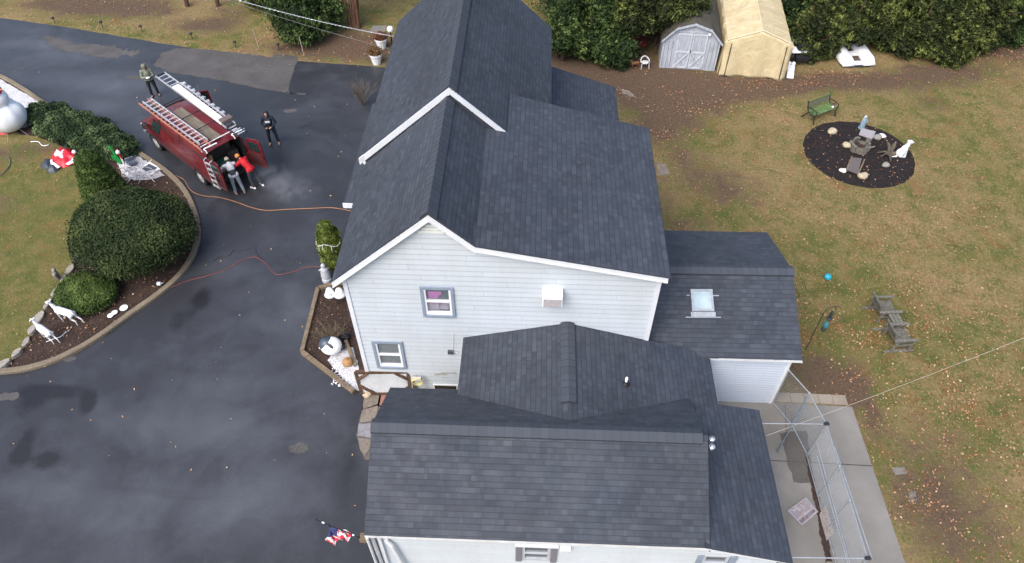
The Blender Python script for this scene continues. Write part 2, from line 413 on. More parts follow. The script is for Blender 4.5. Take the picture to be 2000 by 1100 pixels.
def grid_sheet(name, poly, z, mat, step=.4, attrs=None, kind='structure', thick=0):
    "flat polygon cut into a grid so that per-point attributes can vary over it"
    bm = bmesh.new(); f = bm.faces.new([bm.verts.new((p[0], p[1], z)) for p in poly]); bm.normal_update()
    if f.normal.z < 0: f.normal_flip()
    xs = [p[0] for p in poly]; ys = [p[1] for p in poly]
    for ax, lo, hi in ((0, min(xs), max(xs)), (1, min(ys), max(ys))):
        v = lo+step
        while v < hi:
            nn = (1, 0, 0) if ax == 0 else (0, 1, 0); co = (v, 0, 0) if ax == 0 else (0, v, 0)
            bmesh.ops.bisect_plane(bm, geom=bm.verts[:]+bm.edges[:]+bm.faces[:], plane_co=co, plane_no=nn); v += step
    me = bpy.data.meshes.new(name); bm.to_mesh(me); bm.free(); me.materials.append(mat)
    for an, fn in (attrs or {}).items():
        at_ = me.attributes.new(an, 'FLOAT', 'POINT'); at_.data.foreach_set('value', [fn(v.co.x, v.co.y) for v in me.vertices])
    o = bpy.data.objects.new(name, me); COL.objects.link(o); tag(o, kind=kind); WM[name] = Matrix.Identity(4); return o
def blobs_fn(lst):
    "lst of (x, y, radius_x, radius_y, amount) in metres -> smooth field"
    def f(x, y):
        s = 0
        for (cx, cy, rx, ry, a) in lst:
            d = ((x-cx)/rx)**2+((y-cy)/ry)**2
            if d < 4: s += a*math.exp(-d*1.2)
        return max(-1, min(1.2, s))
    return f
def pb(lst):
    out = []
    for (px, py, rx, ry, a) in lst:
        p = at(px, py); out.append((p.x, p.y, rx, ry, a))
    return out

# ---------------- ground, drive, beds ----------------
dirt_f = blobs_fn(pb([(1290, 180, 3.2, 2.2, 1), (1250, 150, 3, 1.2, 1), (1380, 190, 2.5, 1.2, .6), (1330, 240, 1.2, 1, .5), (1500, 180, 2.5, .7, .5), (1290, 400, .6, 1.5, .4), (1880, 900, 1.5, 2, .35), (1900, 1050, 1.5, 1.5, .4), (1830, 960, .8, 2, .35), (1700, 820, .5, .8, .5), (1420, 165, 3, .8, .8), (1560, 160, 2.5, .8, .7), (1700, 160, 3, .9, .9), (1850, 140, 3, 1.3, .8), (1980, 95, 3, 1.6, .9),
    (1390, 350, 1.6, 1.5, .55), (1330, 300, 1, 1.5, .4), (1450, 380, 1.5, 1, .35), (1350, 440, 1.2, .6, .4), (1600, 735, 1.4, 1.0, .9), (1660, 760, .8, .7, .7), (1760, 980, 1, 2.5, .35), (1820, 200, 1, .6, .6), (1280, 250, .8, 1.5, .7),
    (200, 12, 4, 1.3, .85), (110, 8, 3, .8, .4), (390, 50, 1.8, .7, .7), (300, 20, 2.5, 1.5, .35), (690, 85, 2.6, 1.7, .75), (600, 95, 3, 1.0, .8), (740, 105, 1, 1, .6), (450, 30, 1.5, 2, .5),
    (20, 300, 1.6, .8, .45), (90, 290, 1.3, .5, .5), (15, 400, .8, .8, .4), (1150, 110, 4, 2.6, 1), (900, -60, 5, 3, .5)]))
green_f = blobs_fn(pb([(60, 430, 3.5, 2.5, 1), (60, 600, 2.5, 2.5, .8), (100, 370, 2, 1.5, .6), (1700, 270, 2.6, 1.1, .7), (1950, 330, 2.5, 2, .7), (1600, 480, 2.5, 1.5, .6), (1860, 500, 2.5, 1.2, .5), (1960, 700, 2, 2, .6),
    (1560, 670, 1, .8, .9), (1600, 690, .9, .8, .8), (1400, 260, 2, 1, .3), (270, 62, 2.5, .8, .4), (500, 30, 1.5, .7, .6), (770, 40, 2, 2, .5), (1750, 630, 1.5, 1.2, .5), (1440, 430, 1.5, .8, .5), (1900, 850, 1.2, 1, .4), (1680, 560, 1.5, 1, .5)]))
mb = MB(); big = 420; 
grid_sheet('ground', [(-45, 2), (45, 2), (45, 62), (-45, 62)], 0, M_LAWN, .5, {'dirt': dirt_f, 'green': green_f})
far = MB()
for (x0, x1, y0, y1) in ((-400, 400, 62, 500), (-400, 400, -300, 2), (-400, -45, 2, 62), (45, 400, 2, 62)): far.add([(x0, y0, 0), (x1, y0, 0), (x1, y1, 0), (x0, y1, 0)], [(0, 1, 2, 3)])
tag(far.build('distant_ground', M_LAWN), kind='structure')

edge = ats([(-420, -8), (-200, 12), (0, 35), (120, 52), (240, 72), (360, 92), (480, 108), (600, 121), (740, 131), (900, 145)])
drive = [(p.x, p.y) for p in edge]+[(-4.9, 26), (-4.9, 13.6), (-3.2, 11.2), (-3.4, 4), (-30, 4), (-45, 10), (-45, edge[0].y)]
d2 = []
for i in range(len(drive)):
    a, b = Vector(drive[i]), Vector(drive[(i+1) % len(drive)]); k = max(1, int((b-a).length/.5)) if i < 9 else 1
    for j in range(k):
        p = a.lerp(b, j/k); q = Vector((0, .07*mnoise.noise(Vector((p.x*1.7, p.y, 0))))) if i < 9 else Vector((0, 0)); d2.append(tuple(p+q))
pale_f = blobs_fn(pb([(150, 110, 3, .8, .9), (60, 85, 2.6, .6, .9), (230, 170, 3, 1.1, .9), (120, 150, 4, .8, .55), (330, 110, 1, .4, .2), (200, 210, 2, .8, .55), (330, 260, 1.6, .8, .4), (545, 350, 1.0, .6, .8), (580, 380, 1, .6, .5),  # where the painted sky sheen and drifting haze lie on the drive
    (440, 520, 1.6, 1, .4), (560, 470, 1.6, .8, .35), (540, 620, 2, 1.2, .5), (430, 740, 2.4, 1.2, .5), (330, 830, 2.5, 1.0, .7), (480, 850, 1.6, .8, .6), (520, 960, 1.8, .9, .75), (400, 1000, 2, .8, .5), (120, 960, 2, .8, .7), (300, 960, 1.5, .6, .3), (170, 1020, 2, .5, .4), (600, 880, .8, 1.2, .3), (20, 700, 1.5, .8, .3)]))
dark_f = blobs_fn(pb([(395, 585, .45, .7, 1), (355, 620, .5, .3, .6), (345, 640, .4, .2, .7), (45, 870, .25, .6, 1.6), (40, 895, .35, .25, 1.4), (100, 765, 1.3, .3, 1.3), (60, 790, .5, .5, .9), (170, 790, .3, .5, 1.2), (95, 900, .4, .3, 1.2), (150, 905, .4, .2, .4), (400, 470, .3, 1.2, .5), (260, 360, .3, .3, .2),
    (240, 905, 1.5, .2, .3), (660, 640, .5, 2.5, .4), (690, 900, .6, 2, .5), (640, 250, 2.2, 1.2, .5), (660, 380, 1.3, .8, .4)]))
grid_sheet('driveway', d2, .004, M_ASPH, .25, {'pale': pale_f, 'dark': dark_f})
def ragged(pts, amp=.12, step=.12, seed=0):
    out = []
    for i in range(len(pts)):
        a, b = Vector(pts[i][:2]), Vector(pts[(i+1) % len(pts)][:2]); d = b-a; k = max(1, int(d.length/step)); nn = Vector((-d.y, d.x)).normalized()
        for j in range(k):
            p = a+d*(j/k); out.append(tuple(p+nn*amp*(mnoise.noise(Vector((p.x*3+seed, p.y*3, 1)))+.7*mnoise.noise(Vector((p.x*9, p.y*9+seed, 2)))+.4*mnoise.noise(Vector((p.x*26, p.y*26+seed, 2))))))
    return out
def sheet(name, poly, z, mat, kind='structure'):
    m = MB(); m.add([(p[0], p[1], z) for p in poly], [list(range(len(poly)))]); o = m.build(name, mat, fixn=False)
    if o.data.polygons[0].normal.z < 0: o.data.flip_normals()
    if kind: tag(o, kind=kind)
    return o
sheet('worn_pavement', ragged(ats([(300, 128), (318, 104), (345, 94), (420, 98), (530, 112), (542, 104), (582, 112), (575, 140), (560, 182), (600, 183), (596, 186), (520, 176), (420, 155), (330, 142)]), .09, .05), .008, M_OLDASPH)
sheet('worn_pavement', ragged(ats([(85, 72), (110, 72), (160, 88), (180, 84), (215, 92), (270, 98), (273, 108), (240, 112), (200, 112), (150, 104), (105, 96)]), .3, .12, 5), .008, M_OLDASPH)
for k, (a, b) in enumerate([((262, 152), .3), ((565, 217), .25), ((583, 875), .24), ((15, 775), .3), ((135, 700), .2)]):
    c = at(*a); sheet('worn_pavement', ragged([(c.x+b*1.3*math.cos(t), c.y+b*.6*math.sin(t)) for t in np.linspace(0, 6.0, 10)], .1, .1, k*3), .008, M_OLDASPH)

KERB = [(-160, 92), (-60, 128), (0, 150), (45, 175), (90, 205), (150, 235), (210, 268), (262, 295), (305, 322), (335, 345), (357, 368), (373, 395), (384, 425), (388, 455), (382, 487), (366, 520), (342, 549), (305, 580), (262, 610), (210, 648), (160, 680), (105, 706), (50, 722), (0, 728), (-80, 735), (-170, 725)]
kp = ats(KERB)
sheet('planting_bed', [(p.x, p.y) for p in kp]+[(-32, 13), (-36, 25)], .030, M_MULCH)
STL = [(165, 492), (150, 510), (135, 535), (118, 565), (100, 590), (80, 620), (65, 650), (45, 685), (25, 705), (8, 718)]
lawnL = ats([(-400, 60), (-60, 150), (-20, 200), (40, 265), (70, 268), (110, 282), (160, 305), (190, 320), (190, 400), (160, 480)]+STL+[(-60, 735), (-300, 720)])
grid_sheet('island_lawn', [(p.x, p.y) for p in lawnL], .05, M_LAWN, .4, {'dirt': dirt_f, 'green': lambda x, y: min(1.3, green_f(x, y)+.35)})
sheet('white_gravel', ragged(ats([(-100, 120), (0, 156), (45, 182), (84, 205), (72, 222), (62, 246), (20, 262), (-60, 262), (-160, 200)]), .05), .056, M_GRAV)
sheet('white_gravel', ragged(ats([(232, 292), (262, 301), (300, 325), (324, 345), (300, 352), (262, 355), (240, 340), (228, 318)]), .06), .056, M_GRAV)
def kerb(name, pts, w_, h, mat, label, cat):
    "a continuous low edging swept along the ground"
    pts = [Vector((p[0], p[1], 0)) for p in pts]; vs = []; fs = []
    fine = []
    for i in range(len(pts)-1):
        p0, p1, p2, p3 = pts[max(0, i-1)], pts[i], pts[i+1], pts[min(len(pts)-1, i+2)]
        for j in range(6):
            t = j/6; fine.append(.5*((2*p1)+(p2-p0)*t+(2*p0-5*p1+4*p2-p3)*t*t+(3*p1-p0-3*p2+p3)*t**3))
    fine.append(pts[-1])
    for i, p in enumerate(fine):
        d = (fine[min(i+1, len(fine)-1)]-fine[max(i-1, 0)]).normalized(); s = Vector((-d.y, d.x, 0)); j = .012*mnoise.noise(p*3)
        for (a, z) in ((-w_/2, 0), (-w_/2, h*.8+j), (-w_*.36, h+j), (w_*.36, h+j), (w_/2, h*.8+j), (w_/2, 0)): vs.append(p+s*a+Vector((0, 0, z)))
    for i in range(len(fine)-1):
        for k in range(5): a = i*6+k; fs.append((a, a+1, a+7, a+6))
    m = MB(); m.add(vs, fs); o = m.build(name, mat); tag(o, label, cat); return centre(o)
M_KERB = speckle('tan_kerb', (.225, .185, .13), (.145, .12, .088), (.30, .26, .20), 1.2, 16, bd=.01, bs=.6)
kerb('kerb', [(p.x, p.y) for p in kp], .21, .13, M_KERB, 'long curved tan kerb round the planted island beside the driveway', 'kerb')

# ---------------- the house ----------------
HS = thing('house', 'large pale blue sided house with dark shingle roofs and several wings', 'house', (-.8, 14, 0))
def rf(name, *pls, label=None):
    mb = MB()
    for p in pls: roof_slab(mb, p)
    o = mb.build(name, M_SH, HS, world=True)
    if label: o['label'] = label
    return o
Yf, Yb = 12.94, 17.9
AE, AR, ABK, AD = (-5.35, 5.45), (-2.52, 8.02), (-1.41, 6.95), (3.70, 5.97)
BE, BRg, BRr = (-5.44, 5.68), (-2.46, 8.32), (.58, 5.52)
def P(xz, y): return Vector((xz[0], y, xz[1]))
rA = rf('roof', [P(AE, Yf), P(AE, Yb), P(AR, Yb), P(AR, Yf)], [P(AR, Yf), P(AR, Yb), P(ABK, Yb), P(ABK, Yf)], label='steep gable roof of the middle section')
rD = rf('roof', [P(ABK, Yf), P(AD, Yf), P(AD, 19.45), (-.80, 19.9, 6.84), (-.80, Yb, 6.84), P(ABK, Yb)], label='wide shallow shed roof on the right of the gable')
rB = rf('roof', [P(BE, Yb), P(BE, 26.5), P(BRg, 26.5), P(BRg, Yb)], [P(BRg, Yb), P(BRg, 26.5), P(BRr, 26.5), P(BRr, Yb)], label='higher steep gable roof at the back')
ridge_cap((AR[0], Yf-.01, AR[1]), (AR[0], Yb-.05, AR[1]), .9, .96, .21, .06, rA)
ridge_cap((BRg[0], Yb+.02, BRg[1]), (BRg[0], 26.5, BRg[1]), .9, .9, .21, .06, rB)
rP = rf('roof', [(.45, 19.0, 3.75), (.45, 26.75, 3.75), (3.35, 26.45, 2.95), (3.35, 19.0, 2.95)], label='low lean-to roof of the back porch')
# sunroom
SX = 8.12
rS = rf('roof', [(3.2, 12.92, 2.55), (SX, 12.94, 2.55), (SX, 15.58, 3.6), (3.2, 15.5, 3.6)], [(3.2, 15.5, 3.6), (SX, 15.58, 3.6), (SX, 18.3, 2.6), (3.2, 18.25, 2.6)], label='gable roof of the sunroom with a skylight')
ridge_cap((3.6, 15.5, 3.6), (SX, 15.58, 3.6), .38, .4, .2, .07, rS)
# lower front wing, connector and lean-to (one sloping plane)
PS = .29
def pz(x): return 3.73-PS*(x-1.12)
GY = 13.12
FE, FR, FBk = (7.13, 2.70), (9.40, 4.08), (11.42, 2.70)
fl, fr_ = -3.86, 4.53
bs = (FR[1]-FBk[1])/(FBk[0]-FR[0])
def fy(z): return FR[0]+(FR[1]-z)/bs
rF = rf('roof', [(fl, FE[0], FE[1]), (fr_, FE[0], FE[1]), (fr_, FR[0], FR[1]), (fl, FR[0], FR[1])], [(fl, FR[0], FR[1]), (fr_, FR[0], FR[1]), (fr_, FBk[0], FBk[1]), (fl, FBk[0], FBk[1])], label='gable roof of the low front wing')
ridge_cap((fl-.01, FR[0], FR[1]), (fr_-.15, FR[0], FR[1]), .6, .66, .2, .065, rF)
gl = -1.92; glz = 3.73-.273*(1.12-gl)
rG = rf('roof', [(gl, fy(glz)-.15, glz), (gl, GY, glz), (1.12, GY, 3.73), (1.12, fy(3.73)-.15, 3.73)],
        [(1.12, GY, 3.73), (5.42, GY, pz(5.42)), (5.42, 11.35, pz(5.42)), (6.68, 11.44, pz(6.68)), (6.68, 7.06, pz(6.68)), (4.40, 7.10, pz(4.40)), (4.40, fy(pz(4.40))-.1, pz(4.40)), (1.12, fy(3.73)-.15, 3.73)], label='low connector roof sloping down to the kennel side')
ridge_cap((1.12, 10.44, 3.73), (1.12, GY+.02, 3.73), .29, .27, .2, .06, rG)
# entry awning on the driveway side
rf('awning_roof', [(-6.62, 18.95, 2.86), (-6.62, 25, 2.86), (-5.1, 25, 3.2), (-5.1, 18.95, 3.2)], label='dark low entry roof over the driveway side')
g_ = MB(); g_.bx(-6.66, -6.3, 18.90, 18.945, 2.66, 2.86); g_.build('gutter', M_TRIM, HS, world=True)

# rake boards
def rake(name, pts, Y, h, t=.06, depth=.05, mat=None, lip=True):
    m = MB()
    for i in range(len(pts)-1):
        (x0, z0), (x1, z1) = pts[i], pts[i+1]; h0 = h[i] if isinstance(h, list) else h
        a = h0
        m.slab([(x0, Y, z0-t), (x1, Y, z1-t), (x1, Y, z1-t-a), (x0, Y, z0-t-a)], (0, -depth, 0))
        if lip: m.slab([(x0, Y-depth, z0-t-a), (x1, Y-depth, z1-t-a), (x1, Y-depth, z1-t-a-.035), (x0, Y-depth, z0-t-a-.035)], (0, -.02, 0))
    return m.build(name, mat or M_TRIM, HS, world=True)
rake('rake_board', [(-5.36, 5.44), (-2.52, 8.02), (-1.41, 6.95)], Yf+.05, .17)
rake('rake_board', [(-1.41, 6.95), (3.64, 5.98)], Yf+.052, .13)
rake('rake_board', [(-5.46, 5.68), (-2.46, 8.32)], Yb+.03, .22, t=.0, lip=False)
rake('rake_board', [(-2.46, 8.32), (-.76, 6.76)], Yb+.03, .2, t=.0, lip=False)
m = MB(); m.slab([(-5.0, Yb+.02, 5.4), (-2.46, Yb+.02, 7.7), (-.9, Yb+.02, 6.4), (-.9, Yb+.02, 6.72), (-2.46, Yb+.02, 8.14), (-5.3, Yb+.02, 5.6)], (0, .05, 0)); m.build('step_flashing', flat('dark_flashing', (.035, .042, .058), .7), HS, world=True)
m = MB(); m.slab([(-5.46, Yb-.02, 5.7), (-5.30, Yb-.02, 5.84), (-5.22, Yb-.02, 5.3)], (0, .04, 0)); m.build('rake_end', M_TRIM, HS, world=True)
rake('rake_board', [(4.52, 2.70), (6.68, pz(6.68))], 7.12, .07, depth=.03, lip=False)
rake('rake_board', [(SX, 2.55), (SX+.01, 2.55)], 12.95, .06, lip=False)
# shingle rake-end starter on A's rear visible dark end
# walls
WY = 13.14
wl = -5.10
def top(x):
    pts = [(-5.35, 5.45), (-2.52, 8.02), (-1.41, 6.95), (3.70, 5.97)]
    for (a, za), (b, zb) in zip(pts, pts[1:]):
        if a <= x <= b: return za+(zb-za)*(x-a)/(b-a)-.05
WIN1 = (-2.93, -2.17, 3.95, 5.05); WIN2 = (-4.62, -3.86, 1.32, 2.52)
m = MB()
siding(m, [[(wl, -.05), (-2.52, -.05), (-2.52, top(-2.52)), (wl, top(wl))], [(-2.52, -.05), (-1.41, -.05), (-1.41, top(-1.41)), (-2.52, top(-2.52))], [(-1.41, -.05), (3.49, -.05), (3.49, top(3.49)), (-1.41, top(-1.41))]],
       (0, WY, 0), (1, 0, 0), (0, -1, 0), holes=(WIN1, WIN2))
wg = m.build('gable_wall', M_SID, HS, world=True)
m = MB()
siding(m, [[(WY, -.05), (Yb+.2, -.05), (Yb+.2, 5.6), (WY, 5.6)]], (wl, 0, 0), (0, 1, 0), (-1, 0, 0))
siding(m, [[(Yb, -.05), (26.3, -.05), (26.3, 5.7), (Yb, 5.7)]], (wl-.07, 0, 0), (0, 1, 0), (-1, 0, 0))
siding(m, [[(WY, 2.2), (19.3, 2.2), (19.3, 5.9), (WY, 5.9)]], (3.49, 0, 0), (0, 1, 0), (1, 0, 0))
siding(m, [[(19.3, -.05), (26.3, -.05), (26.3, 5.6), (19.3, 5.6)]], (.32, 0, 0), (0, 1, 0), (1, 0, 0))
siding(m, [[(.32, 2.5), (3.49, 2.5), (3.49, 5.95), (.32, 6.5)]], (0, 19.3, 0), (1, 0, 0), (0, 1, 0))
siding(m, [[(wl, 0), (.32, 0), (.32, 5.7), (-2.46, 8.2), (wl, 5.8)]], (0, 26.3, 0), (1, 0, 0), (0, 1, 0))
siding(m, [[(.32, -.05), (3.1, -.05), (3.1, 2.95), (.32, 3.7)]], (0, 26.2, 0), (1, 0, 0), (0, 1, 0))
siding(m, [[(19, -.05), (26.2, -.05), (26.2, 2.95), (19, 2.95)]], (3.1, 0, 0), (0, 1, 0), (1, 0, 0))
m.build('side_wall', M_SID, HS, world=True)
M_SID2 = siding_mat('sunroom_siding', (.49, .55, .64), exp=.125)
m = MB()
siding(m, [[(5.0, -.05), (7.87, -.05), (7.87, 2.52), (5.0, 2.52)]], (0, 13.09, 0), (1, 0, 0), (0, -1, 0), exp=.125)
siding(m, [[(13.09, -.05), (18.1, -.05), (18.1, 2.55), (15.6, 3.5), (13.09, 2.55)]], (7.87, 0, 0), (0, 1, 0), (1, 0, 0), exp=.125)
siding(m, [[(3.3, -.05), (7.87, -.05), (7.87, 2.55), (3.3, 2.55)]], (0, 18.1, 0), (1, 0, 0), (0, 1, 0), exp=.125)
m.build('sunroom_wall', M_SID2, HS, world=True)
m = MB()
FW1 = (.02, .72, 1.05, 1.95); FW2 = (4.62, 5.25, .9, 1.75)
siding(m, [[(-3.68, -.05), (4.5, -.05), (4.5, 2.62), (-3.68, 2.62)], [(4.5, -.05), (6.5, -.05), (6.5, pz(6.5)-.05), (4.5, pz(4.5)-.07)]], (0, 7.33, 0), (1, 0, 0), (0, -1, 0), exp=.125, holes=(FW1, FW2))
siding(m, [[(7.33, -.05), (11.2, -.05), (11.2, 2.6), (9.4, 3.95), (7.33, 2.6)]], (-3.68, 0, 0), (0, 1, 0), (-1, 0, 0), exp=.125)
siding(m, [[(7.33, -.05), (11.3, -.05), (11.3, 2.1), (7.33, 2.1)]], (6.5, 0, 0), (0, 1, 0), (1, 0, 0), exp=.125)
siding(m, [[(-3.68, -.05), (-1.8, -.05), (-1.8, 2.65), (-3.68, 2.65)]], (0, 11.2, 0), (1, 0, 0), (0, 1, 0), exp=.125)
siding(m, [[(11.1, -.05), (13.1, -.05), (13.1, 2.75), (11.1, 2.75)]], (-1.80, 0, 0), (0, 1, 0), (-1, 0, 0), exp=.125)
siding(m, [[(11.2, -.05), (13.1, -.05), (13.1, 2.45), (11.2, 2.45)]], (5.25, 0, 0), (0, 1, 0), (1, 0, 0), exp=.125)
siding(m, [[(5.25, -.05), (6.5, -.05), (6.5, 2.05), (5.25, 2.3)]], (0, 11.3, 0), (1, 0, 0), (0, 1, 0), exp=.125)
m.build('wing_wall', M_SIDN, HS, world=True)
m = MB(); m.add([(fr_-.05, 7.3, 2.6), (fr_-.05, 11.3, 2.6), (fr_-.05, FR[0], FR[1]-.06)], [(0, 1, 2)]); m.build('wing_gable_end', M_SID, HS, world=True)
# trims
m = MB(); m.bx(wl-.03, wl+.09, WY-.035, WY+.06, 0, top(wl)-.05); m.build('corner_trim', M_TRIM, HS, world=True)
m = MB(); m.bx(3.40, 3.53, WY-.035, WY+.06, 2.9, top(3.45)-.12); m.build('corner_trim', M_TRIM, HS, world=True)
m = MB(); m.bx(7.80, 7.92, 13.055, 13.15, 0, 2.5); m.build('corner_trim', M_TRIM, HS, world=True)
m = MB(); m.bx(3.9, SX, 12.93, 12.99, 2.42, 2.52); m.bx(5.0, SX, 12.99, 13.09, 2.42, 2.45); m.build('eave_board', M_GUT, HS, world=True)
m = MB(); m.bx(-3.84, 4.55, 7.12, 7.17, 2.56, 2.66); m.bx(-3.84, 4.55, 7.17, 7.33, 2.56, 2.585); m.build('eave_board', M_GUT, HS, world=True)
m = MB(); m.bx(4.50, 4.56, 7.09, 7.14, 2.5, 2.7); m.build('eave_return', M_TRIM, HS, world=True)
# gable vent (three slats) under the peak
m = MB()
for k, (z, hw) in enumerate([(7.20, .30), (7.31, .2), (7.42, .1)]): m.slab([(-2.52-hw-.05, WY-.02, z), (-2.52+hw+.05, WY-.02, z), (-2.52+hw, WY-.02, z+.085), (-2.52-hw, WY-.02, z+.085)], (0, -.03, 0))
m.build('gable_vent', flat('cream_vent', (.68, .72, .69), .5, var=.05), HS, world=True)
# windows
def window(x0, x1, z0, z1, Y, trim, frame, border=.075, mid=.5, depth=.06, name='window', topb=None, shutter=None):
    m = MB(); b = border
    if trim:
        m.bx(x0-b, x0, Y-depth, Y+.06, z0-b, z1+b); m.bx(x1, x1+b, Y-depth, Y+.06, z0-b, z1+b)
        m.bx(x0, x1, Y-depth, Y+.06, z1, z1+b); m.bx(x0, x1, Y-depth-.02, Y+.06, z0-b, z0)
    wn = m.build('window', trim or M_TRIM, HS, world=True)
    f = MB(); t = .06; Y2 = Y-.025
    f.bx(x0, x0+t, Y2, Y+.05, z0, z1); f.bx(x1-t, x1, Y2, Y+.05, z0, z1); f.bx(x0+t, x1-t, Y2, Y+.05, z1-t*.7, z1); f.bx(x0+t, x1-t, Y2, Y+.05, z0, z0+t*1.6)
    zm = z0+(z1-z0)*mid; f.bx(x0+t, x1-t, Y2-.01, Y+.05, zm-.028, zm+.028)
    f.build('sash', frame, wn, world=True)
    g1 = MB(); g1.bx(x0+t, x1-t, Y+.015, Y+.02, z0+t*1.6, zm-.028); g1.build('pane', M_GLASS, wn, world=True)
    g2 = MB(); g2.bx(x0+t, x1-t, Y+.005, Y+.01, zm+.028, z1-t*.7); g2.build('pane', M_GLASS, wn, world=True)
    return wn
M_ROOM = flat('room_walls', (.055, .045, .06), .9)
def room(x0, x1, z0, z1, Y, d, mat):
    m = MB(); e = .12
    m.add([(x0-e, Y, z0-e), (x1+e, Y, z0-e), (x1+e, Y, z1+e), (x0-e, Y, z1+e), (x0-e, Y+d, z0-e), (x1+e, Y+d, z0-e), (x1+e, Y+d, z1+e), (x0-e, Y+d, z1+e)], [(4, 5, 6, 7), (0, 4, 7, 3), (1, 2, 6, 5), (0, 1, 5, 4), (3, 7, 6, 2)])
    return m.build('room_interior', mat, HS, world=True)
w1 = window(*WIN1, WY, M_BTRIM, M_WHITE, .085, .52)
w1['label'] = 'upper gable window with magenta light inside'
rm = room(*WIN1, WY+.07, .55, M_ROOM)
m = MB(); m.box((-2.74, WY+.45, 4.68), (.07, .05, .2)); m.build('grow_lamp', flat('magenta_lamp', (.9, .3, .8), emit=((1, .15, .8), 8)), rm, world=True)
m = MB(); m.bx(-2.88, -2.56, WY+.12, WY+.28, 3.98, 4.24); m.bx(-2.55, -2.3, WY+.15, WY+.3, 3.98, 4.12); m.build('box', flat('pale_pink_box', (.75, .62, .72)), rm, world=True)
m = MB(); m.ell((-2.42, WY+.25, 4.38), (.17, .08, .13)); m.box((-2.3, WY+.3, 4.3), (.22, .1, .16)); m.build('bag', M_BLACK, rm, world=True)
m = MB(); m.box((-2.72, WY+.5, 4.2), (.36, .06, .22)); m.build('glow_panel', flat('pink_glow', (.35, .08, .3), emit=((1, .18, .8), .3)), rm, world=True)  # slab given its own glow to add pink lamplight behind the glass
w2 = window(*WIN2, WY, M_BTRIM, M_WHITE, .085, .5); w2['label'] = 'lower gable window with closed blinds'
room(*WIN2, WY+.07, .3, M_ROOM)
m = MB()
for k in range(24): m.box((-4.24, WY+.1, 1.36+k*.05), (.66, .035, .006), Matrix.Rotation(R(28), 3, 'X'))
m.build('blinds', flat('grey_blinds', (.13, .14, .135), .6, var=.12), w2, world=True)
w3 = window(*FW1, 7.33, None, flat('grey_sash', (.42, .45, .5), .5, var=.08), .04); room(*FW1, 7.40, .4, M_ROOM); w3['label'] = 'front wing window between grey purple shutters'
for sx in ((-.16, 0), (.74, .90)):
    m = MB(); m.bx(sx[0], sx[1], 7.275, 7.31, 1.0, 2.0); m.build('shutter', M_PURP, HS, world=True)
m = MB(); m.bx(-.18, .92, 7.25, 7.32, 2.0, 2.05); m.build('window_head', M_TRIM, HS, world=True)
m = MB(); m.bx(.96, 1.22, 7.22, 7.31, 1.92, 2.02); m.bx(.95, .98, 7.2, 7.31, 1.9, 2.04); m.build('awning_roller', M_WHITE, HS, world=True)
w4 = window(*FW2, 7.33, None, flat('grey_sash', (.42, .45, .5)), .04); room(*FW2, 7.40, .3, flat('tan_curtain', (.20, .15, .09), .9, var=.4, scale=9)); w4['label'] = 'window at the right end of the front wing with tan curtains'
for sx in ((4.46, 4.60), (5.27, 5.45)):
    m = MB(); m.bx(sx[0], sx[1], 7.275, 7.31, .85, 1.78); m.build('shutter', M_BTRIM, HS, world=True)
# basement window, through-wall box, meter box and its cable, peeled siding patch
m = MB(); m.bx(-3.02, -2.22, WY-.05, WY+.02, .08, .13); m.bx(-3.02, -2.97, WY-.05, WY+.02, .13, .36); m.bx(-2.27, -2.22, WY-.05, WY+.02, .13, .36); m.bx(-3.02, -2.22, WY-.05, WY+.02, .36, .40)
bw = m.build('basement_window', M_GUT, HS, world=True); m = MB(); m.bx(-2.97, -2.27, WY-.03, WY-.02, .13, .36); m.build('pane', M_DGLASS, bw, world=True)
m = MB(); m.bx(.36, .91, 12.80, WY, 4.80, 5.22); ac = m.build('wall_unit', M_WHITE, HS, world=True, bevel=.01)
m = MB(); m.bx(.39, .88, 12.785, 12.797, 4.82, 5.12)
def grille():
    t = NT('grille', .7); a = t.n('ShaderNodeTexVoronoi'); t.l(t.obj(), a.inputs['Vector']); a.inputs['Scale'].default_value = 42
    t.col(t.mix(t.mr(a.outputs[0], .1, .5), (.10, .085, .09), (.42, .40, .42))); return t.m
m.build('grille', grille(), ac, world=True)
m = MB(); m.bx(-2.42, -2.24, 13.04, WY, 2.14, 2.26); mt = m.build('meter_box', flat('meter_grey', (.06, .07, .09), .4), HS, world=True)
m = MB(); m.tube([(-2.28, 13.1, 2.24), (-2.24, 13.11, 2.6), (-2.2, 13.11, 3.1)], .008, 5); m.tube([(-2.25, 13.1, 2.2), (-2.12, 13.1, 2.15)], .02, 6); m.build('cable', M_GUT, mt, world=True)
m = MB()
for (a, b, c, d) in ((-2.95, -2.45, .88, 1.0), (-2.75, -2.2, .99, 1.08), (-2.7, -2.5, .72, .82)): m.add([(x, WY-.017, z) for x, z in ragged([(a, c), (b, c+.01), (b-.05, d), (a+.06, d)], .05, .06, a)], [list(range(len(ragged([(a, c), (b, c+.01), (b-.05, d), (a+.06, d)], .05, .06, a))))])
m.build('peeled_paint', flat('bare_plaster', (.42, .39, .36), .8, var=.15), HS, world=True)
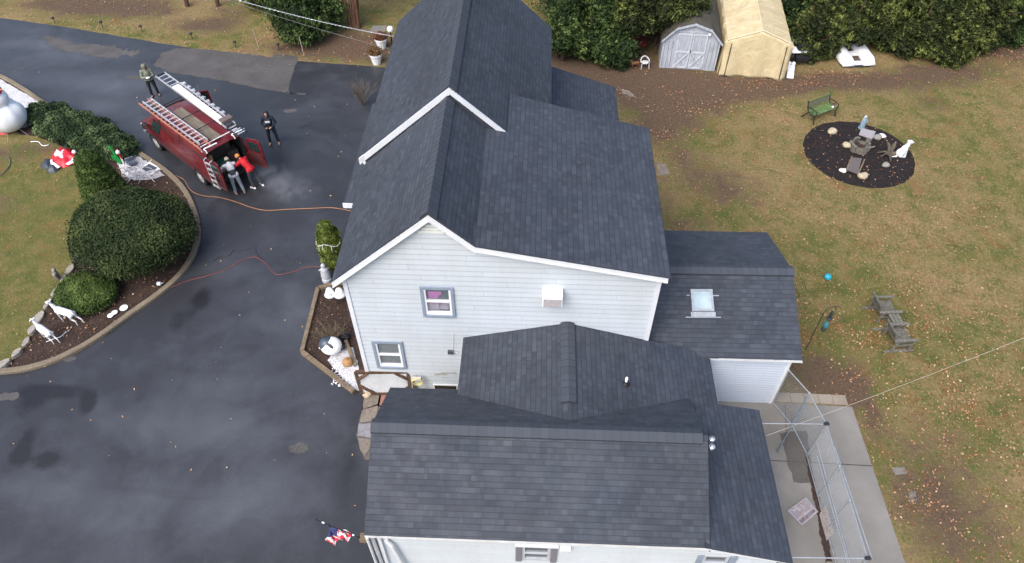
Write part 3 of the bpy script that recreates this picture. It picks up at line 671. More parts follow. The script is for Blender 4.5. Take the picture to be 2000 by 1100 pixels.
# skylight
def on_plane(px, py, p, n):
    d = RT*((px-1000)/CF)-UP*((py-550)/CF)+FW; c = Vector((0, 0, CH)); n = Vector(n); p = Vector(p); return c+d*((p-c).dot(n)/d.dot(n))
sp, sn = (SX, 12.94, 2.55), Vector((0, -(3.6-2.55), 2.64)).normalized()
sk = [on_plane(x, y, sp, sn) for x, y in ((1351, 609), (1394, 609), (1391, 568), (1349, 567))]
su = (sk[1]-sk[0]).normalized(); sv = sn.cross(su)
so_ = sk[0]; W_, L_ = (sk[1]-sk[0]).length, (sk[3]-sk[0]).length
def skb(mb, u0, u1, v0, v1, h0, h1): mb.box(so_+su*(u0+u1)/2+sv*(v0+v1)/2+sn*(h0+h1)/2, (u1-u0, v1-v0, h1-h0), Matrix((su, sv, sn)).transposed())
m = MB(); t = .06; skb(m, 0, t, 0, L_, 0, .1); skb(m, W_-t, W_, 0, L_, 0, .1); skb(m, t, W_-t, 0, t, 0, .1); skb(m, t, W_-t, L_-t, L_, 0, .1); skf = m.build('skylight', M_GALV, HS, world=True)
m = MB(); skb(m, t, W_-t, t, L_-t, .03, .06); m.build('pane', flat('skylight_glass', (.38, .48, .52), .08, var=.2, scale=2, spec=.8), skf, world=True)
for q in ((-.03, W_+.05, -.16, -.01), (-.2, W_+.2, -.19, -.165), (-.2, -.02, L_*.74, L_*.74+.025), (W_+.02, W_+.2, L_*.72, L_*.72+.03)):
    m = MB(); skb(m, *q, .0, .013); m.build('flashing', M_GALV, skf, world=True)
# pipe vent and two metal caps
c = on_plane(1222, 750, (1.12, 12, 3.73), (PS, 0, 1))
m = MB(); m.tube([c-Vector((0, 0, .05)), c+Vector((0, 0, .3))], .035, 12); pv = m.build('vent_pipe', M_WHITE, HS, world=True, smooth=True)
m = MB(); m.lathe([(.12, -.01), (.09, .04), (.05, .09), (.045, .12)], 14, c); m.build('boot', M_BLACK, pv, world=True)
for (px, py, h) in ((1387, 866, .3), (1388, 879, .22)):
    c = on_plane(px, py, (4.6, 9, pz(4.6)), (PS, 0, 1)); m = MB(); m.lathe([(.045, -.02), (.045, h*.6), (.085, h*.62), (.085, h*.85), (.03, h)], 14, c); m.build('flue_cap', flat('bright_metal', (.8, .82, .84), .2, .8, var=.1), HS, world=True, smooth=False)
# downspout, corner boards and porch rail at the near left corner
m = MB(); m.tube([(-3.83, 7.16, 2.6), (-3.74, 7.24, 2.3), (-3.72, 7.26, .2)], .05, 6); m.tube([(-3.80, 7.1, 2.6), (-3.80, 7.12, .2)], .035, 6); m.build('downspout', M_GUT, HS, world=True)
m = MB(); m.bx(-3.62, -3.54, 7.24, 7.32, 0, 2.55); m.build('corner_trim', M_TRIM, HS, world=True)
m = MB(); m.tube([(-3.42, 7.26, 2.1), (-3.30, 7.22, 1.9), (-3.1, 7.2, .4)], .055, 8); m.build('downspout', M_TRIM, HS, world=True)
m = MB(); m.bx(-4.02, -3.84, 7.1, 7.3, 2.28, 2.42); m.build('bird_block', M_TIMB, HS, world=True)
m = MB(); m.bx(5.36, 5.44, 11.35, 13.05, pz(5.4)-.13, pz(5.4)-.055); m.build('eave_board', M_GUT, HS, world=True)
# lights on the sunroom gable
for (px, py, z) in ((1550, 521, 3.1), (1556, 567, 2.8), (1566, 690, 2.2)):
    c = at(px, py, z); c.x = SX+.03; m = MB(); m.ell(c, (.05, .06, .07), 10, 6); m.build('gable_light', M_WHITE, HS, world=True, smooth=True)

# ---------------- vegetation ----------------
def leaves_mesh(name, pts, nrm, size, mat, parent=None, world=True, tone=None, aspect=.55, spread=.7, core=None, tri=False):
    "many small leaf-clump faces at pts, roughly facing nrm"
    n = len(pts); d = nrm+rng.normal(0, spread, (n, 3)); d /= np.linalg.norm(d, axis=1)[:, None]+1e-9
    a = np.cross(d, rng.normal(0, 1, (n, 3))); a /= np.linalg.norm(a, axis=1)[:, None]+1e-9; b = np.cross(d, a)
    s = (size*rng.uniform(.6, 1.35, n))[:, None]
    P0 = pts-a*s; P1 = pts+b*s*aspect+d*s*.15; P2 = pts+a*s; P3 = pts-b*s*aspect+d*s*.15
    V = np.stack([P0, P1, P2, P3], 1).reshape(-1, 3)
    if tone is None: tone = rng.uniform(0, 1, n)
    T = np.repeat(tone, 4); F = np.arange(4*n).reshape(n, 4)
    cv, cf = core if core else ([], [])
    cv = np.array(cv, float).reshape(-1, 3)
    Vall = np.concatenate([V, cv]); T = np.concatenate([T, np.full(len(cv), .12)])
    if parent is not None and world: Vall = Vall-np.array(WM[parent.name].translation)
    me = bpy.data.meshes.new(name); me.vertices.add(len(Vall)); me.vertices.foreach_set('co', Vall.ravel())
    lens = [4]*n+[len(f) for f in cf]; loops = list(F.ravel())+[4*n+k for f in cf for k in f]
    me.loops.add(len(loops)); me.loops.foreach_set('vertex_index', np.array(loops, dtype=np.int32))
    me.polygons.add(len(lens)); st = np.concatenate([[0], np.cumsum(lens)[:-1]]); me.polygons.foreach_set('loop_start', st.astype(np.int32))
    me.update(calc_edges=True); me.validate()
    at_ = me.attributes.new('tone', 'FLOAT', 'POINT'); at_.data.foreach_set('value', T.astype(np.float32))
    me.materials.append(mat); o = bpy.data.objects.new(name, me); COL.objects.link(o)
    if parent is not None: o.parent = parent; WM[o.name] = WM[parent.name]
    return o
def shell(blobs, n, lump=.12, inner=.78, up=-1.0, seed=0):
    "points on lumpy ellipsoids; points in the hollows between lumps get a darker tone"
    areas = np.array([b[3]*b[4]+b[3]*b[5]+b[4]*b[5] for b in blobs]); k = rng.choice(len(blobs), n, p=areas/areas.sum())
    d = rng.normal(0, 1, (n, 3)); d /= np.linalg.norm(d, axis=1)[:, None]; d[:, 2] = np.where(d[:, 2] < up, -d[:, 2], d[:, 2])
    B = np.array([b[:6] for b in blobs])[k]; C_, R_ = B[:, :3], B[:, 3:6]
    lum = 1+lump*(np.sin(d[:, 0]*7+k*1.3+seed)*np.sin(d[:, 1]*6+k+seed)+.6*np.sin(d[:, 2]*9+d[:, 0]*5+k*2))
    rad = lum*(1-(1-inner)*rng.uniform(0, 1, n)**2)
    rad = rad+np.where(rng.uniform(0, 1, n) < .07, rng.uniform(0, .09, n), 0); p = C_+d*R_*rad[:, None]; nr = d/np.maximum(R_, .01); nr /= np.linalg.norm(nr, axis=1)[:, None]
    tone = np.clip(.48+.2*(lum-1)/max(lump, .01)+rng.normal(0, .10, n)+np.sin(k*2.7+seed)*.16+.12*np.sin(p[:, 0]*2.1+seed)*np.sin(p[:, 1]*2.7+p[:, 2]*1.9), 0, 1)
    return p, nr, tone
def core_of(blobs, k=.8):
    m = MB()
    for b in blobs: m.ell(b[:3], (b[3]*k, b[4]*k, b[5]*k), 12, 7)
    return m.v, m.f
FM_YEW = foliage_mat('yew_leaves', (.012, .022, .008), (.062, .094, .030), (.12, .15, .05))
FM_HEDGE = foliage_mat('juniper_leaves', (.012, .024, .012), (.066, .115, .044), (.15, .20, .085))
FM_ARB = foliage_mat('bright_arborvitae_leaves', (.035, .055, .008), (.13, .17, .03), (.20, .23, .06))
FM_CONE = foliage_mat('cone_shrub_leaves', (.022, .045, .009), (.105, .155, .036), (.16, .21, .06))
FM_CED = foliage_mat('dark_cedar_leaves', (.006, .010, .004), (.060, .084, .022), (.17, .20, .05))
FM_CED2 = foliage_mat('green_cedar_leaves', (.007, .016, .006), (.054, .094, .026), (.14, .20, .055))
M_BARK = wood_mat('bark', (.075, .05, .035), (.16, .11, .08), (3, 3, .6), sc_=6)
M_BARKR = wood_mat('red_bark', (.10, .05, .03), (.20, .13, .09), (3, 3, .6), sc_=6)
M_TWIG = wood_mat('bare_twigs', (.16, .125, .085), (.26, .21, .15), (2, 2, 2), sc_=6)

def shrub(name, label, cat, blobs, n, size, mat, group=None, lump=.08, inner=.8, spread=.7, aspect=.55, up=-.2, stem=True):
    c = np.mean([b[:2] for b in blobs], 0); t = thing(name, label, cat, (c[0], c[1], .03), 0, group)
    p, nr, tn = shell(blobs, n, lump, inner, up, seed=c[0]); ok = p[:, 2] > .02
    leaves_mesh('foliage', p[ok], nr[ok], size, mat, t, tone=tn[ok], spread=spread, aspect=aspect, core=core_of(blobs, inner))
    if stem:
        m = MB(); 
        for k in range(5): a = k*1.3; m.tube([(c[0], c[1], 0), (c[0]+.12*math.cos(a), c[1]+.12*math.sin(a), blobs[0][2])], [.05, .02], 6)
        m.build('trunk', M_BARK, t, world=True)
    return t
q = at(262, 462, 1.0)
shrub('round_bush', 'very large round clipped dark yew bush inside the curved kerb', 'bush', [(q.x, q.y, 1.05, 2.28, 2.1, 1.35), (q.x-.3, q.y+.2, 1.35, 1.85, 1.7, 1.2), (q.x+.5, q.y-.3, 1.1, 1.6, 1.5, 1.15)], 52000, .042, FM_YEW, lump=.03)
q = at(168, 572, .35)
shrub('round_bush', 'small low round green bush beside the white deer', 'bush', [(q.x, q.y, .3, 1.08, .98, .62)], 14000, .036, FM_CONE, lump=.02)
q = at(192, 352, 1.2)
cb = []
for k in range(7):
    z = .25+k*.33; r = 1.0*(1-z/3.0)**.55; cb.append((q.x, q.y, z, r, r, .35))
shrub('cone_bush', 'smooth cone shaped green shrub behind the big round bush', 'bush', cb, 26000, .036, FM_CONE, lump=.02)
hb = []
for (px, py, rx, ry, h) in [(95, 222, 1.05, .8, .45), (125, 240, 1.25, 1.0, .5), (160, 255, 1.25, 1.0, .52), (192, 272, 1.15, .95, .5), (222, 285, .95, .75, .48), (238, 293, .6, .5, .42), (75, 215, .6, .5, .4)]:
    q = at(px, py, .35); hb.append((q.x, q.y, .22, rx, ry, h))
shrub('juniper_hedge', 'long low spreading juniper hedge along the driveway kerb', 'hedge', hb, 42000, .05, FM_HEDGE, lump=.16, inner=.72, spread=.9)
q = at(641, 522)
ab = [(q.x, q.y, .35+k*.38, r, r, .38) for k, r in enumerate((.36, .46, .5, .5, .44, .3))]
q = at(646, 486, 1.1); ab = [(q.x, q.y, .3+k*.36, r, r, .36) for k, r in enumerate((.34, .44, .47, .46, .42, .28))]
arb = shrub('column_arborvitae', 'bright green column shaped arborvitae wrapped in white string lights beside the house', 'bush', ab, 16000, .04, FM_ARB, lump=.06)
m = MB(); tp = [(q.x+.44*math.cos(a), q.y+.44*math.sin(a), 1.62+.12*math.sin(a*3)) for a in np.linspace(2.6, 6.1, 16)]
m.tube(tp, .010, 5)
for k in (3, 6, 8, 11): m.tube([tp[k], (tp[k][0]*1.0, tp[k][1]-.03, tp[k][2]-.22)], .008, 5)
o = m.build('string_lights', M_WHITE); tag(o, 'white string of lights draped round the bright green arborvitae', 'string lights'); centre(o)

def twig_bush(name, label, px, py, r, h, n=34, mat=None, cat='bush', group=None, z=.03, depth=3):
    q = at(px, py, z); m = MB(); rr = random.Random(px)
    def br(p, d, L, rad, k):
        e = p+d*L; mid = p.lerp(e, .5)+Vector((rr.uniform(-1, 1), rr.uniform(-1, 1), 0))*L*.08; m.tube([p, mid, e], [rad, rad*.8, rad*.55], 4, caps=False)
        if k > 0:
            for _ in range(3):
                nd = (d+Vector((rr.uniform(-.6, .6), rr.uniform(-.6, .6), rr.uniform(-.2, .4)))).normalized(); br(p.lerp(e, rr.uniform(.45, 1)), nd, L*rr.uniform(.45, .7), rad*.6, k-1)
    for _ in range(n):
        a = rr.uniform(0, 6.28); s = rr.uniform(.15, 1); d = Vector((math.cos(a)*s*r/h, math.sin(a)*s*r/h, 1)).normalized(); br(q, d, h*rr.uniform(.5, .75), .013, depth-1)
    o = m.build(name, mat or M_TWIG, fixn=False); tag(o, label, cat, group); return centre(o)
twig_bush('bare_shrub', 'bare twiggy shrub in the mulch bed by the gable corner', 651, 668, .75, .8, 26)
twig_bush('bare_shrub', 'leafless tan shrub beside the white rake of the back roof', 708, 206, .9, 1.3, 22, flat('tan_twigs', (.13, .11, .085), .9), z=0)

def tree(label, x, y, h, r, mat, n=9000, size=.14, trunk=1.0, cat='tree', name='evergreen_tree', group='evergreen trees along the back of the yard', lean=(0, 0), stems=3, shape='cedar', bark=None, top=.2):
    t = thing(name, label, cat, (x, y, 0), 0, group); rr = random.Random(int(x*100)+int(y*10)); bl = []
    L = max(3, int((h-trunk)/.8))
    for k in range(L):
        f = k/(L-1); z = trunk+.5+(h-trunk-.8)*f; rad = r*(1-(1-top)*f**1.3)
        nb = max(1, int(5*(1-f)+1.5))
        for j in range(nb):
            a = 6.28*j/nb+k*1.1+rr.uniform(-.3, .3); o = rad*.52 if nb > 1 else 0; q = rr.uniform(.40, .58)*rad if nb > 1 else rad
            bl.append((x+o*math.cos(a)+lean[0]*f, y+o*math.sin(a)+lean[1]*f, z+rr.uniform(-.3, .3), max(.35, q), max(.35, q), rr.uniform(.5, .85)))
    p, nr, tn = shell(bl, n, .26, .5, -1, seed=x); nr = nr*np.array([1, 1, .5])+np.array([0, 0, .35])
    tb = rng.normal(0, .13, len(bl)); 
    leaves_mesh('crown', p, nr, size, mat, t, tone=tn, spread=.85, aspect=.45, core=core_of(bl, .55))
    m = MB(); rr2 = random.Random(int(x*7))
    for k in range(stems):
        a = k*2.1+rr2.random(); s = .25 if stems > 1 else 0
        b = Vector((x+s*math.cos(a), y+s*math.sin(a), 0)); e = Vector((x+lean[0]+s*2.5*math.cos(a), y+lean[1]+s*2.5*math.sin(a), h*.6))
        m.tube([b, b.lerp(e, .3)+Vector((.05, 0, 0)), e], [.13, .10, .03], 7)
        for _ in range(4):
            f = rr2.uniform(.12, .6); c0 = b.lerp(e, f); aa = rr2.uniform(0, 6.28); m.tube([c0, c0+Vector((math.cos(aa)*r*.6, math.sin(aa)*r*.6, .5))], [.045, .015], 5)
    m.build('trunk', bark or M_BARK, t, world=True)
    return t
GA = 'evergreen trees between the house and the shed'; GB = 'dark hedge trees behind the pedal boat'
for (px, py, h, r, l, mt, n, tr) in [
    (1098, 112, 3.0, 1.15, 'short bushy evergreen nearest the back roof eave', FM_CED2, 7000, .8),
    (1150, 92, 6.4, 2.1, 'broad evergreen tree directly behind the porch roof', FM_CED2, 15000, .6),
    (1196, 122, 2.0, 1.2, 'low leafy evergreen skirt on the bare dirt behind the porch', FM_CED2, 6000, .2),
    (1232, 96, 6.6, 1.9, 'evergreen tree with reddish bare trunks left of the grey shed', FM_CED, 14000, 1.6),
    (1290, 92, 6.2, 1.9, 'evergreen tree leaning over the corner of the grey shed', FM_CED, 14000, 2.0),
    (1240, 40, 8, 2.4, 'tall evergreen behind the trees beside the shed', FM_CED, 9000, 1.5),
    (1110, 30, 7, 2.4, 'tall evergreen farthest back behind the house roof', FM_CED2, 9000, 1.0)]:
    q = at(px, py); tree(l, q.x, q.y, h, r, mt, int(n*2.3), .08, tr, group=GA, bark=M_BARKR if 'red' in l else None)
for (px, py, h, r, l, mt, n, tr) in [
    (1585, 104, 4.2, 1.35, 'hedge tree just right of the tan shelter and tractor', FM_CED, 10000, .3),
    (1640, 88, 4.6, 1.5, 'hedge tree overhanging the left side of the pedal boat', FM_CED, 10000, .6),
    (1712, 84, 4.6, 1.5, 'hedge tree overhanging the right side of the pedal boat', FM_CED, 10000, .6),
    (1775, 98, 4.6, 1.6, 'full hedge tree right of the pedal boat', FM_CED, 11000, .2),
    (1838, 108, 4.6, 1.5, 'hedge tree whose skirt reaches lowest onto the leaves', FM_CED, 11000, .1),
    (1900, 84, 4.8, 1.6, 'second hedge tree from the right edge of the picture', FM_CED, 10000, .3),
    (1968, 70, 4.8, 1.6, 'hedge tree at the right edge of the picture', FM_CED2, 10000, .3),
    (1560, 52, 6.0, 1.6, 'darker evergreen behind the hedge next to the shelter roof', FM_CED2, 9000, .3),
    (1690, 40, 6.5, 2.0, 'tall evergreen behind the pedal boat hedge', FM_CED, 9000, .8),
    (1800, 40, 6.5, 2.0, 'tall evergreen behind the middle of the hedge', FM_CED, 9000, .8),
    (1910, 38, 6.5, 2.0, 'tall evergreen behind the right end of the hedge', FM_CED, 9000, .8)]:
    q = at(px, py); tree(l, q.x, q.y, h, r, mt, int(n*2.3), .08, tr, group=GB)
q = at(600, 62); tree('wide dark evergreen on the front lawn beyond the driveway', q.x, q.y, 5.0, 2.2, FM_CED2, 34000, .08, .3, group=None)
q = at(510, 25); tree('smaller evergreen at the top edge left of the wide dark one', q.x, q.y+.8, 4.2, 1.3, FM_CED, 16000, .08, .3, group=None)
# reddish multi-stem tree trunk by the front lawn
q = at(694, 56); t = thing('tree', 'reddish many stemmed tree trunk at the top beside the dark evergreen', 'tree', (q.x, q.y, 0)); m = MB()
for k, (dx, dy) in enumerate(((-.5, .5), (-.1, 1.2), (.25, .8), (.6, 1.4), (.1, .3))): m.tube([(q.x+.1*k-.2, q.y, 0), (q.x+.1*k-.2+dx*.3, q.y+dy*.3, 1.6), (q.x+dx, q.y+dy, 4.5)], [.10, .075, .04], 8)
m.build('trunk', M_BARKR, t, world=True)
bl = [(q.x+dx, q.y+1.0+dy, z, 1.5, 1.4, .9) for dx, dy, z in ((-.9, 0, 4.6), (.9, .3, 4.9), (0, 1, 5.6))]; p, nr, tn = shell(bl, 7000, .2, .5); leaves_mesh('crown', p, nr, .12, FM_CED2, t, tone=tn, core=core_of(bl, .6))
for i, (px, py, l) in enumerate([(366, 12, 'thin bare tree trunk at the top left, left of its pair'), (426, 12, 'thin bare tree trunk at the top left, right of its pair')]):
    q = at(px, py); t = thing('tree', l, 'tree', (q.x, q.y, 0), 0, 'thin bare trunks at the top left'); m = MB(); m.tube([q, q+Vector((.1, .1, 2)), q+Vector((-.1, .3, 6))], [.13, .10, .06], 8); m.build('trunk', M_BARK, t, world=True)
    m = MB(); rr = random.Random(i)
    for k in range(9):
        z = 2.5+k*.4; a = k*2.4; m.tube([q+Vector((0, .1, z)), q+Vector((math.cos(a)*1.2, math.sin(a)*1.2, z+.9))], [.03, .01], 5)
    m.build('branch', M_BARK, t, world=True)

# fallen leaves, grass tufts
M_LEAF = (lambda t: (t.col(t.ramp(t.attr('tone'), [(0, (.11, .045, .022)), (.35, (.27, .115, .055)), (.62, (.38, .21, .115)), (.88, (.48, .32, .20)), (1, (.55, .43, .30))])), t.m)[1])(NT('dry_leaves', .8, spec=.2))
def scatter(name, n, x0, x1, y0, y1, dens, size, mat, zf, label=None, lift=.02, aspect=.5, spread=.35, tone=None):
    X = rng.uniform(x0, x1, n*3); Y = rng.uniform(y0, y1, n*3); D = np.array([dens(a, b) for a, b in zip(X, Y)]); ok = rng.uniform(0, 1, n*3) < D
    X, Y = X[ok][:n], Y[ok][:n]; Z = np.array([zf(a, b) for a, b in zip(X, Y)])+rng.uniform(.01, lift, len(X))
    p = np.stack([X, Y, Z], 1); nr = np.tile([0, 0, 1.0], (len(X), 1))
    o = leaves_mesh(name, p, nr, size, mat, spread=spread, aspect=aspect, tone=tone(len(X)) if tone else None); return tag(o, kind='stuff')
def inpoly(poly):
    P = [(p[0], p[1]) for p in poly]
    def f(x, y):
        c = False; j = len(P)-1
        for i in range(len(P)):
            if (P[i][1] > y) != (P[j][1] > y) and x < (P[j][0]-P[i][0])*(y-P[i][1])/(P[j][1]-P[i][1])+P[i][0]: c = not c
            j = i
        return c
    return f
leafc = blobs_fn(pb([(1620, 640, 2.5, 2.2, .5), (1800, 620, 3, 2.5, .45), (1900, 800, 2.5, 3, .5), (1800, 960, 1.5, 3, .35), (1560, 160, 2.6, .7, .9), (1640, 150, 2.5, .6, .8), (1420, 200, 2.5, 1.2, .5), (1570, 290, .6, 1.2, .9), (1600, 240, .8, .4, .8), (1640, 360, 1.5, .5, .5), (1930, 110, 3, 1.6, .9),
    (1300, 290, .8, 1.6, .5), (1700, 440, 4, 1.6, .2), (1740, 660, 1.2, 1.2, .5), (1690, 590, 1.2, .8, .3), (1360, 240, 1.5, 1, .4), (1450, 400, 1.5, .8, .2), (1880, 420, 3, 1.5, .15)]))
slabp = inpoly(ats([(1500, 768), (1650, 773), (1665, 796), (1768, 1100), (1400, 1200)]))
circ = (lambda a, b: ((a-CM.x)/1.0)**2+((b-CM.y)/1.0)**2 < 1)
CC = at(1676, 300); CR = 2.36
def dR(x, y):
    if (4 < x < 8.1 and y < 18.2) or slabp(x, y) or x < 3.5: return 0
    if (x-CC.x)**2+(y-CC.y)**2 < CR*CR: return .10
    return max(0, .13+leafc(x, y))*(.25+.75*max(0, .4+2.2*mnoise.noise(Vector((x*.9, y*.9, 0)))))
Lz = lambda x, y: .02
scatter('fallen_leaves', 30000, 3, 27, 7, 36, dR, .037, M_LEAF, Lz, lift=.05, aspect=.62, tone=lambda n: np.clip(rng.beta(1.5, 1.7, n), 0, 1))
dL = lambda x, y: .35 if y < 38.5 and y > 30 else 0
topb = inpoly([(p.x, p.y+.15) for p in edge]+[(-4, 42), (-40, 42)])
scatter('fallen_leaves', 2600, -30, -5, 28, 41, lambda x, y: (.5 if x > -16 else .25) if topb(x, y) else 0, .045, M_LEAF, Lz, lift=.04, aspect=.6, tone=lambda n: np.clip(rng.beta(2, 2.2, n), 0, 1))
bedp = inpoly([(p.x, p.y) for p in kp]+[(-32, 13), (-36, 25)]); lawnp = inpoly(lawnL)
scatter('fallen_leaves', 900, -25, -11, 12, 24, lambda x, y: (0 if not bedp(x, y) else (.12 if lawnp(x, y) else .8)), .042, M_LEAF, lambda x, y: .05, lift=.03, aspect=.6)
drv = inpoly(drive)
scatter('fallen_leaves', 170, -28, -4.5, 9, 34, lambda x, y: .5 if drv(x, y) and not bedp(x, y) else 0, .035, M_LEAF, lambda x, y: .006, lift=.03, aspect=.6, tone=lambda n: rng.uniform(.6, 1, n))
FM_GR = foliage_mat('grass_blades', (.06, .075, .022), (.24, .22, .085), (.48, .38, .21))
def gd(x, y):
    if (x > 3 and ((4 < x < 8.1 and y < 18.2) or slabp(x, y) or (x-CC.x)**2+(y-CC.y)**2 < CR*CR)): return 0
    if x < 3 and not (topb(x, y)): return 0
    return max(.05, 1-dirt_f(x, y)*1.3)
def gd2(x, y): return max(0, 1-dirt_f(x, y)) if lawnp(x, y) else 0
scatter('grass', 110000, 3, 28, 7, 37, gd, .045, FM_GR, lambda x, y: .0, lift=.05, aspect=.13, spread=1.6)
scatter('grass', 9000, -26, -14, 12, 25, gd2, .045, FM_GR, lambda x, y: .05, lift=.05, aspect=.13, spread=1.6)
scatter('grass', 7000, -32, -3, 28, 41, gd, .05, FM_GR, lambda x, y: .0, lift=.05, aspect=.13, spread=1.6)

M_CHIP = (lambda t: (t.col(t.ramp(t.attr('tone'), [(0, (.018, .012, .010)), (.55, (.065, .040, .030)), (.85, (.15, .10, .075)), (1, (.30, .24, .19))])), t.m)[1])(NT('bark_chip_colours', .9, spec=.2))
scatter('bark_chips', 9000, -27, -10, 12, 26, lambda x, y: 1 if bedp(x, y) and not lawnp(x, y) else 0, .030, M_CHIP, lambda x, y: .03, lift=.03, aspect=.4)
scatter('bark_chips', 5000, CC.x-CR, CC.x+CR, CC.y-CR, CC.y+CR, lambda x, y: 1 if (x-CC.x)**2+(y-CC.y)**2 < CR*CR*.97 else 0, .026, M_CHIP, lambda x, y: .014, lift=.03, aspect=.4, tone=lambda n: rng.beta(1.2, 3.2, n))
hbp = inpoly([(p.x, p.y) for p in ats([(700, 548), (622, 566), (591, 690), (660, 690), (690, 668)])])
scatter('bark_chips', 1800, -9, -5, 13, 18, lambda x, y: 1 if hbp(x, y) else 0, .028, M_CHIP, lambda x, y: .03, lift=.03, aspect=.4)
scatter('twigs_and_litter', 9000, 2, 27, 9, 36, lambda x, y: 0 if ((4 < x < 8.1 and y < 18.2) or slabp(x, y) or x < 3.5 or (x-CC.x)**2+(y-CC.y)**2 < CR*CR) else max(0, dirt_f(x, y)), .028, M_CHIP, Lz, lift=.03, aspect=.25, tone=lambda n: rng.beta(2, 1.6, n))
scatter('twigs_and_litter', 5000, -32, -4, 29, 41, lambda x, y: max(0, dirt_f(x, y)) if topb(x, y) else 0, .03, M_CHIP, Lz, lift=.03, aspect=.25, tone=lambda n: rng.beta(2, 1.6, n))
kl = [Vector((p.x, p.y)) for p in kp]
def nk(x, y):
    if bedp(x, y) or not drv(x, y): return 0
    d = min((Vector((x, y))-(a+(b-a)*max(0, min(1, (Vector((x, y))-a).dot(b-a)/(b-a).length_squared)))).length for a, b in zip(kl, kl[1:])); return 1 if d < .14 else (.25 if d < .4 else 0)
scatter('kerb_litter', 420, -26, -10, 12, 30, nk, .026, M_LEAF, lambda x, y: .008, lift=.02, aspect=.6)

# ---------------- yard, beds and yard objects ----------------
def rotz(a): return Matrix.Rotation(a, 3, 'Z')
def one(mb, name, mat, label, cat, group=None, **k):
    o = mb.build(name, mat, **k); tag(o, label, cat, group); return centre(o)
def cyl_on(px, py, z=0): return at(px, py, z)
# concrete, pavers, mulch ring
sheet('concrete_slab', [(p.x, p.y) for p in ats([(1500, 786), (1664, 795), (1768, 1100)])]+[(10.6, 4), (5, 4), (5, 13.02)], .006, M_CONC)
sheet('slab_joint', [(6.5, 11.02), (10.5, 10.93), (10.5, 10.96), (6.5, 11.05)], .010, flat('joint_dirt', (.05, .045, .04)))
sheet('slab_joint', [(8.0, 11.2), (8.02, 11.2), (8.34, 13.0), (8.32, 13.0)], .010, MATS['joint_dirt'])
sheet('damp_slab', ragged(ats([(1522, 846), (1576, 842), (1590, 945), (1550, 942)]), .06, .15), .009, speckle('damp_concrete', (.10, .095, .085), (.075, .07, .065), (.16, .15, .14), .9, 18, bd=.003, light_amt=.2))
sheet('fence_debris', ragged(ats([(1573, 893), (1579, 893), (1592, 950), (1612, 1030), (1628, 1100), (1612, 1100), (1594, 1000), (1582, 940)]), .06, .06), .012, M_MULCH)
pv = ats([(1513, 767), (1650, 773)]); a, b = pv; d = (b-a)/5
for k in range(6):
    m = MB(); c = a+d*(k-.5); m.box((c.x, c.y-.19, .025), (d.length-.012, .36, .05)); o = m.build('paver', M_PAVER, bevel=.004); tag(o, 'square tan paver, number %s from the house wall in the strip above the slab' % ('one two three four five six'.split()[k]), 'paver', 'tan pavers along the top of the concrete slab'); centre(o)
ring = [(CC.x+CR*math.cos(t), CC.y+CR*math.sin(t)) for t in np.linspace(0, 6.2832, 61)[:-1]]
sheet('mulch_ring', ragged(ring, .05, .15), .014, M_DMULCH)
sheet('flat_paving', ragged(ats([(1742, 915), (1765, 912), (1772, 925), (1750, 928)]), .04), .007, M_CONC); sheet('flat_paving', ragged(ats([(1775, 963), (1788, 960), (1792, 978), (1778, 980)]), .04), .007, M_CONC)
sheet('flat_paving', ragged(ats([(728, 50), (757, 50), (750, 66), (722, 62)]), .05), .007, M_CONC)
sheet('bare_sand', ragged(ats([(1205, 170), (1225, 178), (1248, 192), (1240, 192), (1215, 182)]), .12), .006, flat('sandy_dirt', (.20, .17, .145), .9, var=.3))
sheet('bare_sand', ragged(ats([(1282, 320), (1300, 320), (1308, 340), (1284, 342)]), .12), .006, MATS['sandy_dirt'])
# front bed beside the house
HB = ats([(700, 548), (622, 566), (591, 690), (692, 768), (740, 764)])
sheet('house_bed', [(p.x, p.y) for p in HB]+[(-4.9, 13.3), (-4.9, 18)], .03, M_MULCH)
sheet('white_gravel', ragged([(p.x, p.y) for p in ats([(640, 705), (662, 672), (690, 680), (706, 735), (715, 757), (700, 766), (690, 762)])], .05), .036, M_GRAV)
fl = ats([(715, 768), (752, 764), (775, 768), (770, 820), (730, 900), (712, 898), (696, 850), (703, 815), (713, 788)])
M_FL2 = MATS['flagstone']
sheet('flagstone_walk', [(p.x, p.y) for p in fl]+[(-3.7, 10), (-3.7, 13)], .010, flat('walk_mortar', (.10, .09, .08), .9))
for k, (pp, mt) in enumerate([([(712, 770), (742, 769), (738, 790), (709, 800)], 0), ([(745, 769), (772, 768), (760, 800), (741, 792)], 1), ([(707, 802), (738, 793), (735, 824), (703, 826)], 0), ([(740, 795), (758, 803), (750, 828), (737, 824)], 0), ([(701, 828), (733, 827), (728, 856), (698, 852)], 2), ([(699, 856), (727, 859), (722, 880), (712, 892), (704, 880)], 0)]):
    m = MB(); q = [(p.x, p.y) for p in ats(pp)]; m.prism(ragged(q, .02, .12), .012, .03); mm = [M_FLAG, flat('red_flagstone', (.26, .13, .10), .85, var=.2), flat('blue_flagstone', (.20, .20, .22), .85, var=.2)][mt]
    one(m, 'flagstone', mm, ['pinkish grey flagstone at the top of the walk by the bed corner', 'reddish flagstone beside the lattice frame', 'grey flagstone, second down the left of the walk', 'small flagstone touching the front wing roof edge', 'bluish flagstone third down the walk', 'last flagstone at the lower end of the walk'][k], 'flagstone', 'flagstones of the side walk')
def timber(a, b, w_, h, label, group='timbers edging the bed beside the house'):
    m = MB(); m.bar((a.x, a.y, h/2), (b.x, b.y, h/2), w_, h); return one(m, 'edging_timber', M_TIMB, label, 'timber', group, bevel=.01)
timber(HB[0], HB[1], .13, .15, 'short far timber of the bed edging by the grey statue')
